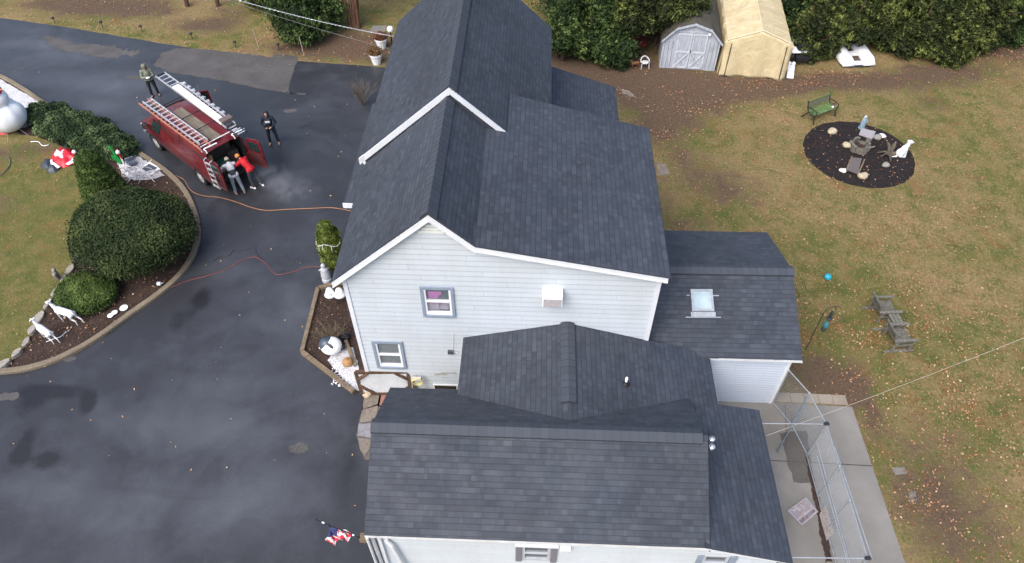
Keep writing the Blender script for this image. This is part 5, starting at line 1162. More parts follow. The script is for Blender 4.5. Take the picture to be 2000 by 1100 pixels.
# planters by the drive, top
for k, (px, py, l) in enumerate([(736, 124, 'white ribbed planter with brown dead flowers, nearer the driveway'), (746, 94, 'white ribbed planter with reddish dead flowers, farther from the driveway')]):
    q = at(px, py); t_ = thing('planter', l, 'planter', (q.x, q.y, 0), 0, 'white planters by the driveway edge'); m = MB(); m.lathe([(.2, 0), (.3, .5), (.34, .5), (.34, .56), (.27, .56), (.26, .48), (.01, .48)], 12); m.build('pot', M_WHITE, t_)
    p, nr, tn = shell([(q.x, q.y, .68, .38, .34, .2)], 1300, .1, .4); leaves_mesh('dead_flowers', p, nr, .04, foliage_mat('dead_flowers_%s' % ('brown' if k == 0 else 'red'), (.05, .03, .015), (.22, .13, .06) if k == 0 else (.27, .10, .05)), t_, tone=tn, spread=1.2)
q = at(763, 66, .6); m = MB(); m.ell((q.x, q.y, .85), .17, 16, 10); t_ = thing('globe_lamp', 'white globe lamp on a short post beside the back roof edge', 'lamp', (q.x, q.y, 0)); m.build('globe', M_WHITE, t_, world=True, smooth=True); m = MB(); m.tube([(q.x, q.y, 0), (q.x, q.y, .7)], .04, 8); m.build('post', M_DARK, t_, world=True)
for k, (px, py) in enumerate([(108, 46), (201, 54), (278, 62), (376, 77), (461, 93), (545, 98)]):
    q = at(px, py); m = MB(); m.tube([(0, 0, 0), (.02, 0, .28)], .018, 6); m.lathe([(.01, .4), (.1, .34), (.1, .3), (.05, .28)], 10); o = m.build('path_light', M_BLACK); o.location = q; tag(o, 'small black path light, %s from the left along the far driveway edge' % lab[k], 'path light', 'small black path lights along the far driveway edge')
for k, (px, py, qx, qy) in enumerate(((497, 70, 506, 96), (584, 81, 594, 110))):
    a = at(px, py, .8); b = at(qx, qy, 0); b2 = Vector((b.x, b.y, 0)); m = MB(); m.tube([b2, Vector((b.x-.03, b.y+.03, 1.1))], .018, 6); one(m, 'marker_stake', flat('pale_stake', (.42, .33, .32)), ['pale driveway marker stake, left of two by the far edge', 'pale driveway marker stake, right of two by the far edge'][k], 'stake')
# overhead wires
def wire(a, b, sag, r, col, label, n=16, twist=False):
    a, b = Vector(a), Vector(b); m = MB(); P_ = [a.lerp(b, i/n)-Vector((0, 0, sag*4*(i/n)*(1-i/n))) for i in range(n+1)]; m.tube(P_, r, 5)
    if twist:
        Q = []; 
        for i in range(n*10+1):
            f = i/(n*10); p = a.lerp(b, f)-Vector((0, 0, sag*4*f*(1-f))); Q.append(p+Vector((0, r*1.6*math.cos(f*300), r*1.6*math.sin(f*300))))
        m.tube(Q, r*.8, 4)
    return one(m, 'service_wire', col, label, 'wire')
wire(at(768, 71, 5.0), at(380, -25, 7.2), .15, .011, M_ALU, 'twisted pale service cable running from the back roof to the top left', twist=True)
wire(at(760, 95, 4.0), at(400, -15, 6.0), .1, .008, flat('grey_wire', (.16, .16, .16)), 'thin grey wire just below the twisted service cable')
wire(at(1497, 851, 2.2), at(2150, 600, 6.5), .12, .0055, flat('pale_wire_line', (.36, .33, .27)), 'thin pale line from the kennel roof over the lawn to the right')

# ---------------- back yard ----------------
# garden shed (gambrel)
a, b = at(1287, 132), at(1395, 139); W_ = (b-a).length; ang = math.atan2(b.y-a.y, b.x-a.x)
t_ = thing('garden_shed', 'weathered pale grey garden shed with double doors and barn style roof', 'shed', ((a.x+b.x)/2, (a.y+b.y)/2, 0), ang); h = W_/2
M_SHED = wood_mat('shed_grey_paint', (.40, .44, .50), (.56, .60, .66), (6, 6, .3), sc_=4); M_SROOF = speckle('mossy_shed_roof', (.085, .078, .062), (.055, .05, .042), (.13, .12, .08), 1.5, 12)
prof = [(-h, 0), (h, 0), (h, 1.55), (h*.58, 2.15), (0, 2.42), (-h*.58, 2.15), (-h, 1.55)]; D_ = 4.6
m = MB(); m.slab([(x, 0, z) for x, z in prof], (0, D_, 0)); m.build('wall', M_SHED, t_)
m = MB(); rp = [(-h-.1, 1.5), (-h*.6, 2.22), (0, 2.5), (h*.6, 2.22), (h+.1, 1.5)]
for (x0, z0), (x1, z1) in zip(rp, rp[1:]): m.slab([(x0, -.12, z0), (x1, -.12, z1), (x1, D_+.1, z1), (x0, D_+.1, z0)], (0, 0, .05))
m.build('roof', M_SROOF, t_)
m = MB()
for (x0, z0), (x1, z1) in zip(rp, rp[1:]): m.slab([(x0, -.14, z0+.04), (x1, -.14, z1+.04), (x1, -.14, z1-.08), (x0, -.14, z0-.08)], (0, .03, 0))
m.bx(-h*.62, h*.62, -.03, -.004, 1.98, 2.04); m.build('rake_trim', M_SHED, t_)
for s_ in (-1, 1):
    m = MB(); x0, x1 = (s_*.02, s_*.72) if s_ > 0 else (-.72, -.02); m.bx(x0, x1, -.03, -.004, .08, 1.95); dd = m.build('door', M_SHED, t_); m = MB(); e = .06
    m.bx(x0, x0+e, -.05, -.03, .08, 1.95); m.bx(x1-e, x1, -.05, -.03, .08, 1.95); m.bx(x0+e, x1-e, -.05, -.03, .08, .16); m.bx(x0+e, x1-e, -.05, -.03, .92, 1.0); m.bx(x0+e, x1-e, -.05, -.03, 1.87, 1.95)
    m.bar((x0+e, -.045, .16), (x1-e, -.045, .92), .02, .06, (0, 1, 0)); m.bar((x1-e, -.042, .16), (x0+e, -.042, .92), .02, .06, (0, 1, 0)); m.build('door_brace', flat('shed_trim', (.52, .55, .60), .7, var=.2, scale=8), dd)
for sg in (-1, 1):
    m = MB()
    for k in range(14):
        x = -h+.1+k*(W_-.2)/13
        if x*sg > .75: m.bx(x-.008, x+.008, -.008, -.002, .05, 1.5)
    m.build('board_gap', flat('shadow_gap', (.12, .13, .15)), t_)
m = MB(); m.ell((h*.55, -.08, 1.98), .07); m.build('lamp', M_WHITE, t_, smooth=True)
m = MB(); m.bx(.0, .03, -.075, -.05, .95, 1.1); m.build('latch', M_DARK, t_)
# tan fabric shelter
a, b = at(1401, 143), at(1531, 152); W_ = (b-a).length; ang = math.atan2(b.y-a.y, b.x-a.x); h = W_/2
t_ = thing('fabric_shelter', 'tan fabric storage shelter with two black zips beside the grey shed', 'shelter', ((a.x+b.x)/2, (a.y+b.y)/2, 0), ang)
def tarp_mat():
    t = NT('tan_tarp', .55, spec=.3); o = t.obj(); n = t.noise(1.6, 5, .6, o, 1.5); f = t.noise(9, 4, .6, o); c = t.mix(t.mr(n, .3, .7), (.47, .385, .22), (.62, .53, .34)); c = t.mix(t.mr(f, .55, .8, 0, .4), c, (.40, .32, .18)); t.col(c); t.bump(t.math('ADD', n, t.math('MULTIPLY', f, .3)), .5, .08); return t.m
M_TARP = tarp_mat(); D_ = 5.2; bow = lambda y: .05*math.sin(y*6.28/1.3)
secs = []
for k in range(17):
    y = -.05+k*D_/16; s_ = bow(y)*.6; secs.append([(-h-.02, y, 0), (-h+.02-s_*.4, y, .9), (-h+.06-s_, y, 1.72), (-h*.92, y, 1.86), (-h*.45, y, 2.16-s_), (0, y, 2.44), (h*.45, y, 2.16-s_), (h*.92, y, 1.86), (h-.06+s_, y, 1.72), (h-.02+s_*.4, y, .9), (h+.02, y, 0)])
m = MB(); vs = [p for s_ in secs for p in s_]; n = 11; m.add(vs, [(i*n+j, i*n+j+1, (i+1)*n+j+1, (i+1)*n+j) for i in range(16) for j in range(n-1)]); o = m.build('cover', M_TARP, t_, smooth=False); sd_ = o.modifiers.new('s', 'SOLIDIFY'); sd_.thickness = .02
m = MB(); nu, nv = 20, 14; vs = []
for i in range(nu+1):
    for j in range(nv+1):
        u, v = i/nu*2-1, j/nv; topz = 1.8+(2.42-1.8)*(1-abs(u))*1.0 if abs(u) < .95 else 1.75; x = u*(h-.03); z = v*topz+(0.0 if j else .02+.04*math.sin(i*.9)); y = -.08-.16*(1-v)*(1+.4*math.sin(i*.8))+.03*math.sin(i*1.3+j*.7); vs.append((x, y, z))
m.add(vs, [(i*(nv+1)+j, (i+1)*(nv+1)+j, (i+1)*(nv+1)+j+1, i*(nv+1)+j+1) for i in range(nu) for j in range(nv)]); o = m.build('door_flap', M_TARP, t_, smooth=True); sd_ = o.modifiers.new('s', 'SOLIDIFY'); sd_.thickness = .015
for s_ in (-1, 1):
    m = MB(); m.bar((s_*(h-.30), -.32 if s_ else 0, .05), (s_*(h-.33), -.13, 1.72), .04, .015, (0, 1, 0)); m.build('zip', M_BLACK, t_)
m = MB(); m.tube([(-h+.02, -.06, 1.74), (-h*.92, -.07, 1.88), (0, -.07, 2.46), (h*.92, -.07, 1.88), (h-.02, -.06, 1.74)], .03, 6); m.tube([(0, -.05, 2.46), (0, D_, 2.46)], .025, 6); m.build('frame_pipe', flat('tarp_seam', (.66, .58, .40), .6), t_)
# boards between shed and shelter
q = at(1404, 60); m = MB(); m.bx(-.25, .25, -.3, 2.4, 0, 1.7); o = one(m, 'stacked_boards', wood_mat('old_boards', (.13, .115, .10), (.24, .21, .19), (1, 9, 1), sc_=3), 'grey brown weathered crate between the shed and the fabric shelter', 'crate'); o.location = (q.x+.1, q.y-.6, 0)
# ride-on mower and white chair, folded step
q = at(1562, 128); t_ = thing('riding_mower', 'dark riding mower with white fenders under the hedge by the shelter', 'mower', (q.x-.05, q.y+.75, 0), R(6)); m = MB(); m.bx(-.3, .3, .1, .95, .4, .8); m.build('hood', flat('navy_hood', (.012, .014, .04), .35), t_, bevel=.05)
m = MB(); m.bx(-.5, .5, -.55, .02, .55, .64); m.build('fender', M_WHITE, t_, bevel=.04); m = MB(); m.bx(-.2, .2, -.42, -.1, .64, .74); m.bx(-.2, .2, -.5, -.42, .66, 1.0); m.build('seat', M_BLACK, t_, bevel=.04)
for x, y, r in ((-.42, -.3, .26), (.42, -.3, .26), (-.36, .7, .18), (.36, .7, .18)):
    m = MB(); m.lathe([(r*.5, -.09), (r, -.08), (r, .08), (r*.5, .09)], 18, (x, y, r), 'X'); m.build('wheel', M_BLACK, t_)
m = MB(); m.tube([(0, .1, .75), (0, -.05, .98)], .02, 6); m.tube([(.15*math.cos(a), -.05+.05*math.sin(a), .98+.14*math.sin(a)) for a in np.linspace(0, 6.28, 16)], .015, 5); m.build('steering_wheel', M_BLACK, t_); m = MB(); m.bx(-.34, .34, -.85, -.56, .25, .5); m.build('rear_frame', M_BLACK, t_, bevel=.02)
q = at(1542, 152); t_ = thing('plastic_step', 'pale folding plastic step in front of the mower', 'step', (q.x, q.y, 0), R(-8)); m = MB()
m.slab([(-.17, -.12, .03), (.17, -.12, .03), (.17, .42, .42), (-.17, .42, .42)], (0, 0, .04)); m.build('panel', M_GUT, t_, bevel=.01); m = MB()
for k in range(3): m.bx(-.16, .16, -.06+k*.16, .05+k*.16, .1+k*.115, .125+k*.115)
m.build('tread', M_WHITE, t_, bevel=.005)
for s_ in (-1, 1): m = MB(); m.ell((s_*.1, .5, .48), (.1, .09, .12)); m.build('knob_end', M_WHITE, t_, smooth=True)
q = at(1540, 106, .3); t_ = thing('plastic_chair', 'white plastic chair back half hidden behind the shelter corner', 'chair', (q.x, q.y+.1, 0)); m = MB(); m.bx(-.22, .22, -.2, .22, .4, .44); m.build('seat', M_WHITE, t_, bevel=.01); m = MB(); m.bx(-.22, .22, .2, .24, .44, .85); m.build('backrest', M_WHITE, t_, bevel=.02)
for x in (-.19, .19):
    for y in (-.17, .19): m = MB(); m.tube([(x, y, 0), (x*.95, y*.95, .4)], .02, 6); m.build('leg', M_WHITE, t_)
# pedal boat
q = at(1676, 133); t_ = thing('pedal_boat', 'white plastic pedal boat half under the hedge trees', 'boat', (q.x, q.y, 0), R(6))
def hull_pts(w0, w1, y0, y1, rnd=.25, n=6):
    o = []
    for cx, cy, a0 in ((w1-rnd, y0+rnd, -90), (w1-rnd*1.4, y1-rnd, 0), (-w1+rnd*1.4, y1-rnd, 90), (-w0+rnd, y0+rnd, 180)):
        for k in range(n+1): a = R(a0+90*k/n); o.append((cx+rnd*math.cos(a), cy+rnd*math.sin(a)))
    return o
hp = hull_pts(.85, .85, 0, 2.1); m = MB(); m.prism([(x*.93, y*.97+.03) for x, y in hp], 0, .14); m.build('hull', flat('boat_navy', (.03, .035, .06), .4), t_, bevel=.03)
for s_ in (-1, 1):
    x0, x1 = (s_*.24, s_*.88); m = MB(); vs = []; prof = []
    for k in range(15):
        y = k/14*2.1; zz = .33*math.sin(min(1, (y+.12)/.45)*1.57)*(1 if y < 1.7 else max(.3, 1-(y-1.7)*1.2)); ww = .0 if .25 < y < 1.85 else .07
        for fx, fz in ((0, .13), (.02, .7), (.15, 1), (.5, 1.1), (.85, .96), (1, .6), (1, .13)): vs.append((x0+(x1-x0)*fx*(1-ww), y, .12+zz*fz if fz > .2 else .12))
    m.add(vs, [(i*7+j, i*7+j+1, (i+1)*7+j+1, (i+1)*7+j) for i in range(14) for j in range(6)]+[tuple(range(7)), tuple(98+k for k in range(7))][::1]); o = m.build('pontoon', M_PWH, t_, smooth=True)
m = MB(); m.bx(-.25, .25, .05, .2, .12, .3); m.build('bow_deck', M_PWH, t_, bevel=.02); m = MB(); m.bx(-.26, .26, .9, 1.3, .12, .2); m.build('seat_deck', M_PWH, t_, bevel=.02); m = MB(); m.box((0, .5, .22), (.36, .5, .05)); m.tube([(-.15, .6, .3), (.15, .6, .3)], .03, 6); m.build('pedal_box', flat('rusty_brown', (.09, .06, .05)), t_)
# white planter stool & brown deer figure & red thing beneath the trees
q = at(1258, 132); t_ = thing('garden_chair', 'small white curved plastic garden chair under the evergreens by the shed', 'chair', (q.x, q.y, 0), R(10)); m = MB(); m.ell((0, 0, .3), (.2, .18, .03)); m.build('seat', M_GUT, t_); 
for x, y in ((-.18, -.14), (.18, -.14), (-.15, .16), (.15, .16)): m = MB(); m.tube([(x*1.15, y*1.15, 0), (x, y, .3)], .022, 6); m.build('leg', M_GUT, t_)
m = MB(); m.tube([(.22*math.cos(a), .2*math.sin(a), .36+.16*max(0, math.sin(a))) for a in np.linspace(-.5, 3.64, 14)], .03, 6); m.tube([(.15*math.cos(a), .17, .40+.16*math.sin(a)) for a in np.linspace(0, 3.14, 8)], .02, 6); m.build('backrest', M_GUT, t_)
q = at(1239, 132); creature('fox_figure', 'small reddish brown animal figure left of the white garden chair', 'statue', (q.x, q.y, 0), R(200), [((-.15, 0, .24), (.15, 0, .26), .09, .1), ((.15, 0, .3), (.26, 0, .42), .06, .06), ((.28, 0, .43), (.38, 0, .4), .055, .02), ((-.2, 0, .26), (-.38, 0, .14), .05, .04)]+[((x, y, .2), (x, y, .01), .03, .02) for x in (-.15, .14) for y in (-.06, .06)], [], flat('rusty_fur', (.20, .085, .04), .8))
q = at(1248, 100); t_ = thing('wheelbarrow', 'dark red wheelbarrow in the shade under the evergreens', 'wheelbarrow', (q.x, q.y, 0)); m = MB(); m.slab([(-.3, -.3, .5), (.3, -.3, .5), (.38, .4, .55), (-.38, .4, .55)], (0, 0, .05)); m.slab([(-.2, -.2, .3), (.2, -.2, .3), (.3, -.3, .5), (-.3, -.3, .5)], (0, .03, 0)); m.build('tray', flat('dark_red_paint', (.12, .015, .02), .5), t_)
m = MB(); m.lathe([(.1, -.04), (.18, -.03), (.18, .03), (.1, .04)], 14, (0, -.45, .18), 'X'); m.build('wheel', M_BLACK, t_); m = MB(); m.tube([(-.25, .9, .55), (-.2, -.2, .4), (0, -.45, .18)], .02, 5); m.tube([(.25, .9, .55), (.2, -.2, .4), (0, -.45, .18)], .02, 5); m.build('handle', M_BRWD, t_)
# park bench
a, b = at(1577, 240), at(1629, 221); q = (a+b)/2; ang = math.atan2(b.y-a.y, b.x-a.x)+.02
t_ = thing('park_bench', 'green slatted park bench with black iron ends above the mulch ring', 'bench', (q.x-.05, q.y, 0), ang); M_GRN = wood_mat('faded_green_slats', (.10, .17, .06), (.22, .32, .13), (1, 1, 1), sc_=8)
M_GRN2 = M_GRN
for k, y in enumerate((-.17, -.05, .07, .19)): m = MB(); m.bx(-.66, .66, y, y+.095, .42, .45); m.build('seat_slat', M_GRN, t_)
m = MB(); m.bar((-.66, .36, .86), (.66, .36, .86), .03, .08); m.build('back_rail', M_GRN, t_); m = MB(); m.bar((-.66, .32, .55), (.66, .32, .55), .03, .06); m.build('back_rail', M_GRN, t_)
m = MB()
for k in range(22):
    x = -.64+k*.058; m.bar((x, .33, .58), (x+.12, .355, .83), .012, .012); m.bar((x+.12, .33, .58), (x, .355, .83), .012, .012)
m.build('back_scrollwork', flat('aged_brass_iron', (.10, .10, .10), .6), t_)
for s_ in (-.68, .68):
    m = MB(); m.tube([(s_, -.26, 0), (s_, -.2, .25), (s_, -.2, .42), (s_, .2, .42), (s_, .32, .6), (s_, .4, .92)], .028, 6); m.tube([(s_, .5, 0), (s_, .3, .25), (s_, .2, .42)], .028, 6); m.tube([(s_, .32, .66), (s_, 0, .68), (s_, -.22, .66), (s_, -.26, .56), (s_, -.2, .42)], .024, 6); m.tube([(s_, -.05, .66), (s_, -.02, .54), (s_, .1, .5)], .014, 5)
    m.build('iron_end', M_BLACK, t_)
m = MB(); m.ell((.5, -.1, .5), (.06, .05, .05)); o = m.build('small_ornament', M_WHITE, smooth=True); tag(o, 'tiny white ornament sitting on the right end of the park bench', 'ornament'); o.location = (WM[t_.name] @ Vector((0, 0, 0))); o.rotation_euler = (0, 0, ang)
# twin glider chairs with table
t_ = thing('twin_glider_seat', 'weathered silver wooden twin seat glider on the leafy lawn', 'glider chair', (0, 0, 0)); b0, b1 = at(1722, 688), at(1708, 590)
base = (at(1742, 684)+at(1710, 590))/2; ax = Vector((b1.x-b0.x, b1.y-b0.y, 0)).normalized()
WM[t_.name] = Matrix.Translation((0, 0, 0)); 
ang = R(6); org = at(1738, 640, .1); t_.location = (org.x, org.y, 0); t_.rotation_euler = (0, 0, ang); 
for k, y in enumerate((.62, -.62)):                          # x forward (to the right), y along the row
    for j in range(8): m = MB(); m.bx(-.27+j*.07, -.215+j*.07, y-.3, y+.3, .40, .425); m.build('seat_slat', M_GYWD, t_)
    for j in range(5): m = MB(); yy = y-.27+j*.125; m.bar((-.30, yy, .42), (-.55, yy, .98), .09, .02, (1, 0, 0)); m.build('back_slat', M_GYWD, t_)
    m = MB(); m.bar((-.54, y-.33, .97), (-.54, y+.33, .97), .03, .09); m.bar((-.35, y-.33, .5), (-.35, y+.33, .5), .03, .07); m.build('back_rail', M_GYWD, t_)
    for yy in (y-.35, y+.35):
        m = MB(); m.bar((-.45, yy, .64), (.36, yy, .62), .1, .03); m.build('armrest', M_GYWD, t_)
        m = MB(); m.bar((.25, yy, .62), (.22, yy, .1), .05, .07); m.build('leg', M_GYWD, t_); m = MB(); m.bar((-.28, yy, .62), (-.36, yy, .1), .05, .07); m.build('leg', M_GYWD, t_)
        m = MB(); m.bar((-.3, yy, .36), (.24, yy, .36), .03, .07); m.build('side_rail', M_GYWD, t_)
for y in (-.97, .97, 0): m = MB(); m.bar((-.62, y, .05), (.42, y, .05), .07, .07); m.build('runner', M_GYWD, t_)
for j in range(3): m = MB(); m.bx(-.15+j*.13, -.04+j*.13, -.26, .26, .56, .58); m.build('table_slat', M_GYWD, t_)
# blue ball, bird feeder, 
q = at(1617, 541, .13); m = MB(); m.ell((q.x, q.y, .13), .13, 20, 12); one(m, 'blue_ball', flat('turquoise_ball', (.02, .36, .50), .2, var=.3), 'shiny turquoise ball on the lawn right of the sunroom', 'ball', smooth=True)
b_ = at(1573, 684); t_ = thing('bird_feeder_pole', 'black hooked pole with hanging bird feeder tubes beside the sunroom', 'bird feeder', (b_.x, b_.y, 0)); m = MB(); tp_ = [(0, 0, 0), (.0, .02, 1.95), (.08, .05, 2.15), (.25, .08, 2.25), (.36, .1, 2.15), (.38, .1, 2.05)]; m.tube(tp_, .013, 6); m.tube([(.25, .08, 2.25), (.42, .0, 2.3), (.48, 0, 2.22)], .012, 5); m.build('pole', M_BLACK, t_)
m = MB(); m.lathe([(.05, 1.0), (.1, 1.02), (.1, 1.06), (.055, 1.08), (.055, 1.35), (.02, 1.42)], 12, (.3, .08, .6)); m.build('feeder', flat('feeder_dark', (.03, .035, .035), .4), t_); m = MB(); m.lathe([(.07, 0), (.09, .03), (.09, .15), (.04, .25)], 12, (.30, .08, 1.2)); m.build('seed_tube', flat('feeder_teal', (.04, .16, .20), .4), t_)
m = MB(); m.lathe([(.05, 0), (.08, .03), (.08, .1), (.01, .18)], 12, (.3, .08, 1.0)); m.build('lower_cage', M_DARK, t_)
# chain link kennel
t_ = thing('kennel_fence', 'galvanised chain link kennel fence on the concrete slab', 'fence', (8.6, 11.2, 0)); FH = 1.87
Cn = [(7.93, 13.05), (8.36, 12.25), (8.6, 11.2), (8.66, 7.35), (6.7, 7.2)]
def post(x, y, h=FH, r=.03): m = MB(); m.tube([(x, y, 0), (x, y, h)], r*.8, 8); m.ell((x, y, h), r*1.3, 8, 5); m.build('post', M_GALV, t_, world=True)
def rail(a, b, z, r=.022): m = MB(); m.tube([(a[0], a[1], z), (b[0], b[1], z)], r*.75, 8); m.build('rail', M_GALV, t_, world=True)
def chain(a, b, h, sp=.085, z0=.04, wr=.0026):
    a, b = Vector((*a, 0)), Vector((*b, 0)); L = (b-a).length; d = (b-a)/L; m = MB(); H = h-z0; n = int((L+H)/sp)
    for s_ in (1, -1):
        for k in range(n+1):
            u0 = k*sp-H if s_ > 0 else k*sp; pts_ = []
            t0, t1 = 0, H
            if s_ > 0: t0 = max(0, -u0); t1 = min(H, L-u0)
            else: t0 = max(0, u0-L); t1 = min(H, u0)
            if t1-t0 > .02: m.tube([a+d*(u0+s_*t0)+Vector((0, 0, z0+t0)), a+d*(u0+s_*t1)+Vector((0, 0, z0+t1))], wr, 3, caps=False)
    return m.build('chain_mesh', M_GALV, t_, world=True, fixn=False)
for i, c in enumerate(Cn[:4]): post(*c, r=.04 if i in (2, 3) else .03)
post(8.63, 9.9); post(8.64, 8.9)
for a, b in zip(Cn, Cn[1:3]): rail(a, b, FH); rail(a, b, .08)
rail(Cn[2], Cn[3], FH, .026); rail((8.52, 10.7), (8.57, 7.35), .9, .02); rail((8.66, 10.5), (8.78, 7.35), FH-.02, .02); rail((8.60, 11.15), (8.6, 7.35), .93, .02); rail((8.58, 11.15), (8.62, 7.35), .07, .016)
rail(Cn[2], (6.7, 11.15), FH, .02); rail(Cn[3], (6.6, 7.3), FH, .022); 
for a, b in ((Cn[0], Cn[1]), (Cn[1], Cn[2]), (Cn[2], Cn[3])): chain(a, b, FH)
for (x, y) in ((8.6, 11.2), (8.66, 7.35)): m = MB(); m.box((x, y, FH+.03), (.11, .10, .07)); m.tube([(x-.09, y, FH), (x+.09, y, FH)], .03, 8); m.build('corner_clamp', M_DARK, t_, world=True, bevel=.02)
# open gate leaf inside the kennel
t_ = thing('kennel_gate', 'open chain link gate leaf swung inside the kennel', 'gate', (8.36, 12.2, 0)); m = MB(); ga, gb = Vector((8.34, 12.2, 0)), Vector((7.7, 11.25, 0))
m.tube([ga+Vector((0, 0, .1)), ga+Vector((0, 0, 1.75)), gb+Vector((0, 0, 1.75)), gb+Vector((0, 0, .1)), ga+Vector((0, 0, .1))], .02, 6); m.tube([ga+Vector((0, 0, .95)), gb+Vector((0, 0, .95))], .016, 6); m.build('gate_frame', flat('bluish_galvanised', (.20, .26, .31), .45, .4), t_, world=True)
chain((8.34, 12.2), (7.7, 11.25), 1.72, .12, .12, .0012)
# mats in the kennel
def mat_rug(name, pts, mat, label, strokes, tx=None):
    P_ = [at(x, y, .03) for x, y in pts]; m = MB(); m.slab(P_, (0, 0, .014)); o = m.build(name, mat); tag(o, label, 'mat'); 
    c = sum(P_, Vector())/4; o.data.transform(Matrix.Translation(-c)); o.location = c; WM[o.name] = Matrix.Translation(c)
    m = MB(); rs = random.Random(11); q00, q10, q11, q01 = [p+Vector((0, 0, .0165)) for p in P_]
    f = lambda u, v: q00.lerp(q10, u).lerp(q01.lerp(q11, u), v)
    for (u, v0, v1, w_) in strokes: m.bar(f(u, v0), f(u+rs.uniform(-.02, .02), v1), w_, .003)
    k = m.build('lettering', M_BLACK, o, world=True); return o, f
t = NT('printed_mat', .8); n = t.noise(5, 4, .6, t.obj(), 1); t.col(t.mix(t.mr(n, .4, .6), (.22, .21, .24), t.mix(t.mr(t.noise(9, 3, .6, t.obj()), .45, .6), (.25, .17, .14), (.36, .36, .42))))
st = [];
u = .08
for ch in range(11): 
    st += [(u, .10, .27, .012)]; st += [(u+.035, .10+(ch % 3)*.03, .25-(ch % 2)*.06, .012)] if ch != 7 else []; u += .078
o, f = mat_rug('door_mat', [(1566, 1027), (1598, 1000), (1574, 972), (1538, 998)], t.m, 'printed mat with worn dark lettering lying on the slab inside the kennel', st)
m = MB()
for a, b in (((.02, .02), (.98, .02)), ((.98, .02), (.98, .98)), ((.98, .98), (.02, .98)), ((.02, .98), (.02, .02)), ((.04, .34), (.96, .34))): m.bar(f(*a), f(*b), .02, .003)
m.build('border', flat('mat_border', (.34, .33, .38), .8), o, world=True)
t = NT('stone_print_mat', .85); n = t.noise(26, 3, .7, t.obj()); t.col(t.mix(t.mr(n, .35, .65), (.14, .12, .115), (.36, .33, .32)))
P_ = [at(x, y, .3 if i in (1, 2) else .05) for i, (x, y) in enumerate([(1600, 1005), (1612, 985), (1628, 1040), (1614, 1056)])]; m = MB(); m.slab(P_, (.02, 0, .01)); one(m, 'leaning_mat', t.m, 'speckled grey mat leaning against the chain link fence', 'mat', bevel=.006)

# ---------------- the van ----------------
VO, VA = (-14.51, 24.85), math.atan2(.638, -.771)
van = thing('work_van', 'old dark red work van with open rear doors and ladders on its roof rack', 'van', (VO[0], VO[1], 0), VA)
def paint_mat():
    t = NT('faded_red_paint', .32, spec=.5); o = t.obj(); n = t.noise(1.5, 5, .65, o, .4); f = t.noise(8, 4, .6, o)
    c = t.mix(t.mr(n, .35, .7), (.090, .007, .011), (.155, .016, .021)); c = t.mix(t.mr(f, .62, .8, 0, .4), c, (.20, .10, .10))
    s_ = t.n('ShaderNodeSeparateXYZ'); t.l(o, s_.inputs[0]); c = t.mix(t.math('MULTIPLY', t.mr(s_.outputs[2], .9, .35), t.mr(f, .3, .7, .3, 1)), c, (.10, .075, .065))
    t.col(c); t.rough(t.mr(n, .3, .7, .24, .45)); t.b.inputs['Coat Weight'].default_value = .35; t.b.inputs['Coat Roughness'].default_value = .12; return t.m
M_VR = paint_mat(); M_CHR = flat('worn_chrome', (.45, .46, .48), .3, .8, var=.2); M_RUB = flat('tyre_rubber', (.018, .018, .02), .8); M_VD = flat('van_interior', (.022, .02, .022), .9, var=.4)
ST = [(-2.62, 2.03, .95, .76), (-2.3, 2.08, .99, .78), (-1.2, 2.11, 1.0, .79), (.2, 2.11, 1.0, .79), (1.15, 2.07, .995, .77), (1.42, 1.98, .99, .75), (1.62, 1.78, .985, .76), (1.95, 1.42, .98, .84), (2.08, 1.30, .975, .86), (2.5, 1.20, .95, .83), (2.80, 1.08, .92, .78), (2.90, .92, .90, .76)]
def vring(x, top, w_, rt):
    pts = [(w_*.93, .40), (w_*.985, .55), (w_, .85), (w_*.995, 1.15)]
    if top > 1.7: pts += [(w_*.965, 1.38), (rt+(w_-rt)*.42, top-.30), (rt+.045, top-.10), (rt-.02, top-.03)]
    else: pts = [(a, min(z, top-.05)) for a, z in pts]+[(w_*.985, min(1.38, top-.04)), (w_*.96, top-.035), (rt+.03, top-.015), (rt-.04, top-.004)]
    pts += [(rt*.5, top+.012), (0, top+.018)]
    return [(x, y, z) for y, z in pts]+[(x, -y, z) for y, z in pts[-2::-1]]
m = MB(); rings = [vring(*s) for s in ST]; n = len(rings[0]); vs = [p for r in rings for p in r]
m.add(vs, [(i*n+j, i*n+j+1, (i+1)*n+j+1, (i+1)*n+j) for i in range(len(ST)-1) for j in range(n-1)]); k = (len(ST)-1)*n; m.f.append([k+j for j in range(n)][::-1]); m.mi.append(0); m.uv.append(None)
body = m.build('body', M_VR, van, smooth=True); sd_ = body.modifiers.new('solid', 'SOLIDIFY'); sd_.thickness = .035; sd_.offset = -1
md = body.modifiers.new('es', 'EDGE_SPLIT'); md.split_angle = R(38)
def carve(o, cyls):
    "cut round openings out of a body, then drop the cutters"
    m = MB()
    for (x, y, z, r, w_) in cyls: m.lathe([(r, -w_/2), (r, w_/2)], 28, (x, y, z), 'Y')
    c = m.build('cutter', M_BLACK); c.location = o.parent.location; c.rotation_euler = o.parent.rotation_euler
    b = o.modifiers.new('cut', 'BOOLEAN'); b.object = c; b.operation = 'DIFFERENCE'; b.solver = 'EXACT'
    o.modifiers.move(len(o.modifiers)-1, 1)
    es = o.modifiers['es']; o.modifiers.remove(es)
    bpy.context.view_layer.update(); dg = bpy.context.evaluated_depsgraph_get(); me = bpy.data.meshes.new_from_object(o.evaluated_get(dg))
    o.modifiers.clear(); o.data = me; bpy.data.objects.remove(c); q = o.modifiers.new('es', 'EDGE_SPLIT'); q.split_angle = R(38)
